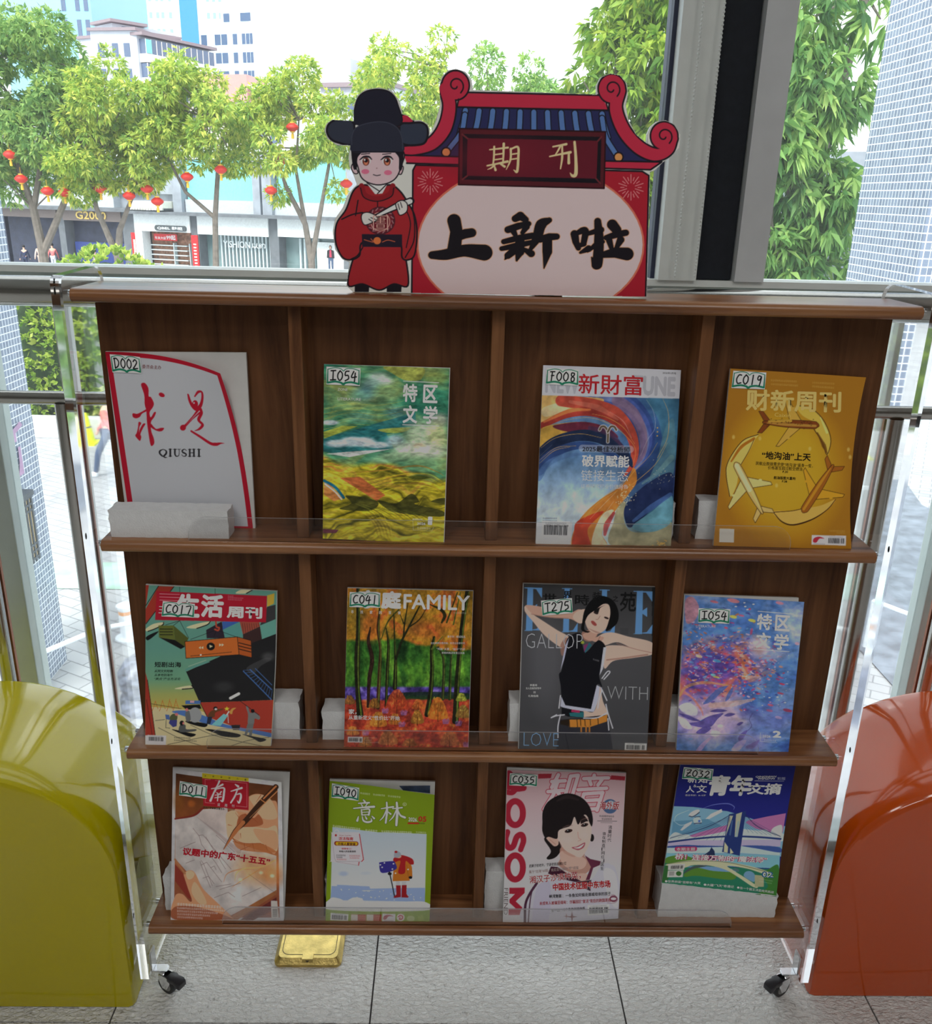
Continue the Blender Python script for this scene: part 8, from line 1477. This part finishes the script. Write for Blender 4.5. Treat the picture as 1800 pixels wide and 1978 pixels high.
# ---------------------------------------------------------------- people (continuous skinned bodies with clothing as children)
def skin_body(name, pts, edges, radii, mt, parent):
    me = bpy.data.meshes.new(name); me.from_pydata(pts, edges, []); o = mesh_obj(name, me, parent); o.data.materials.append(mt)
    md = o.modifiers.new('skin', 'SKIN'); o.modifiers.new('sub', 'SUBSURF').levels = 1; o.modifiers['sub'].render_levels = 2
    for i, r in enumerate(radii): o.data.skin_vertices[0].data[i].radius = (r, r); o.data.skin_vertices[0].data[i].use_root = (i == 0)
    return o
skin = bpy.data.materials['skin_tone']
def person(label, loc, yaw, top, legs, hair, stride=0.25, arms=(0.3, -0.3), group=None, cat='person', name='person', scale=1.0):
    ca, sa = math.cos(yaw), math.sin(yaw)
    def P(x, y, z): x, y, z = x * scale, y * scale, z * scale; return (loc[0] + x * ca - y * sa, loc[1] + x * sa + y * ca, loc[2] + z)
    t = thing(name, label, cat, loc, group)
    s, a1, a2 = stride, arms[0], arms[1]
    J = [(0, 0, .95), (0, 0, 1.15), (0, 0.01, 1.38), (0, 0, 1.47), (0, 0, 1.54), (0, .01, 1.66), (-.09, 0, .92), (-.1, s * .5, .5), (-.1, s * .75 - .02, .07), (-.1, s * .75 + .14, .03), (.09, 0, .92), (.1, -s * .35, .5), (.1, -s, .09), (.1, -s + .13, .04),
         (-.18, 0, 1.38), (-.23, a2 * .4, 1.12), (-.2, a2, .88), (-.2, a2 * 1.15, .79), (.18, 0, 1.38), (.23, a1 * .4, 1.12), (.2, a1, .88), (.2, a1 * 1.15, .79)]
    E_ = [(0, 1), (1, 2), (2, 3), (3, 4), (4, 5), (0, 6), (6, 7), (7, 8), (8, 9), (0, 10), (10, 11), (11, 12), (12, 13), (2, 14), (14, 15), (15, 16), (16, 17), (2, 18), (18, 19), (19, 20), (20, 21)]
    R_ = [.12, .11, .12, .05, .075, .07, .08, .055, .038, .03, .08, .055, .038, .03, .055, .042, .032, .03, .055, .042, .032, .03]
    b = skin_body('body', [P(*j) for j in J], E_, [r * scale for r in R_], skin, t)
    Jt = [J[i] for i in (0, 1, 2, 14, 15, 16, 18, 19, 20)]
    skin_body('jacket', [P(*j) for j in Jt], [(0, 1), (1, 2), (2, 3), (3, 4), (4, 5), (2, 6), (6, 7), (7, 8)], [r * scale for r in (.135, .13, .135, .068, .055, .045, .068, .055, .045)], top, t)
    Jl = [J[i] for i in (0, 6, 7, 8, 10, 11, 12)]
    skin_body('trousers', [P(*j) for j in Jl], [(0, 1), (1, 2), (2, 3), (0, 4), (4, 5), (5, 6)], [r * scale for r in (.128, .092, .067, .052, .092, .067, .052)], legs, t)
    mb = MB(); mb.lathe([(0.02, .115), (.06, .10), (.088, .05), (.092, 0.0), (.08, -.05)], (0, 0, 0), 14)
    mb.v = [P(v[0], v[1] - .012, v[2] + 1.655) for v in mb.v]
    obj('hair', mb, hair, t, smooth=True)
    for sx, sy in ((-.1, s * .75 + .06), (.1, -s + .06)):
        mb = MB().box(-.05, .05, -.11, .13, 0, .09); mb.v = [P(v[0] + sx, v[1] + sy, v[2]) for v in mb.v]
        obj('shoe', mb, bm_['white'], t, bevel=0.02)
    return t
hair = mat('black_hair', (0.012, 0.011, 0.012), .6); dk = bpy.data.materials['dark_jacket']; dn = bpy.data.materials['denim']
rose = mat('rose_jacket', rgb(222, 120, 120), .8); navy = mat('navy_cloth', rgb(44, 54, 84), .8); beige = mat('beige_cloth', rgb(206, 186, 174), .8); wht = bm_['white']
pw_ = person('pedestrian in a rose jacket and jeans striding past the planter, seen through the left window', (-7.0, 17.7, G), PI * 0.5, rose, dn, hair, 0.45, (0.3, -0.25))
obj('backpack', MB().box(-6.78, -6.58, 17.55, 17.88, G + 0.98, G + 1.42), dk, pw_, bevel=0.05, smooth=True)
person('pedestrian in dark clothes seen small at the foot of the right-hand tree', (13.4, 40, -3.3), PI, dk, navy, hair, 0.1)
person('dark-dressed person standing in the clothes shop at far left', F(5.35, G, -0.3), PI, navy, navy, hair, 0.1)
person('shop mannequin in a beige suit at the far left shop window', F(6.2, G, 0.2), PI, beige, beige, hair, 0.05, cat='mannequin', name='mannequin', scale=1.08)
person('shop mannequin in a rose jacket and pale trousers at the far left shop window', F(7.3, G, 0.2), PI, rose, wht, hair, 0.05, cat='mannequin', name='mannequin', scale=1.1)
person('person in beige walking past the blue shop display', F(11.5, G, -0.6), PI * 0.5, beige, dn, hair, 0.25)
ws = thing('wall_sign', 'mauve metal character fixed on the left tiled pillar above its lantern', 'sign', (-4.80, 9.45, -1.35))
obj('sign_lettering', flat_text('新', lambda a, b: (-4.815, 9.2 + 0.52 * a, -1.62 + 0.6 * b), 0.02), mat('mauve_metal', rgb(172, 140, 172), 0.5), ws, fix=False)
# dark speckled lump of unknown kind on the pavement
lm = MB(); rr = random.Random(5)
pr = [(0.02, 0.62), (0.16, 0.58), (0.25, 0.46), (0.27, 0.32), (0.24, 0.16), (0.30, 0.03), (0.32, 0.0)]
lm.lathe([(r_ * 0.95, h) for r_, h in pr], (-3.55, 9.0, G), 18); lm.v = [(x + rr.uniform(-.025, .025), y + rr.uniform(-.025, .025), z) for x, y, z in lm.v]
tag(obj('speckled_lump', lm, mat('speckled_dark_lump', rgb(110, 118, 134), .4, 0, .7, 14), smooth=True), 'low dark speckled lump on the pavement left of the rack', 'unknown lump')
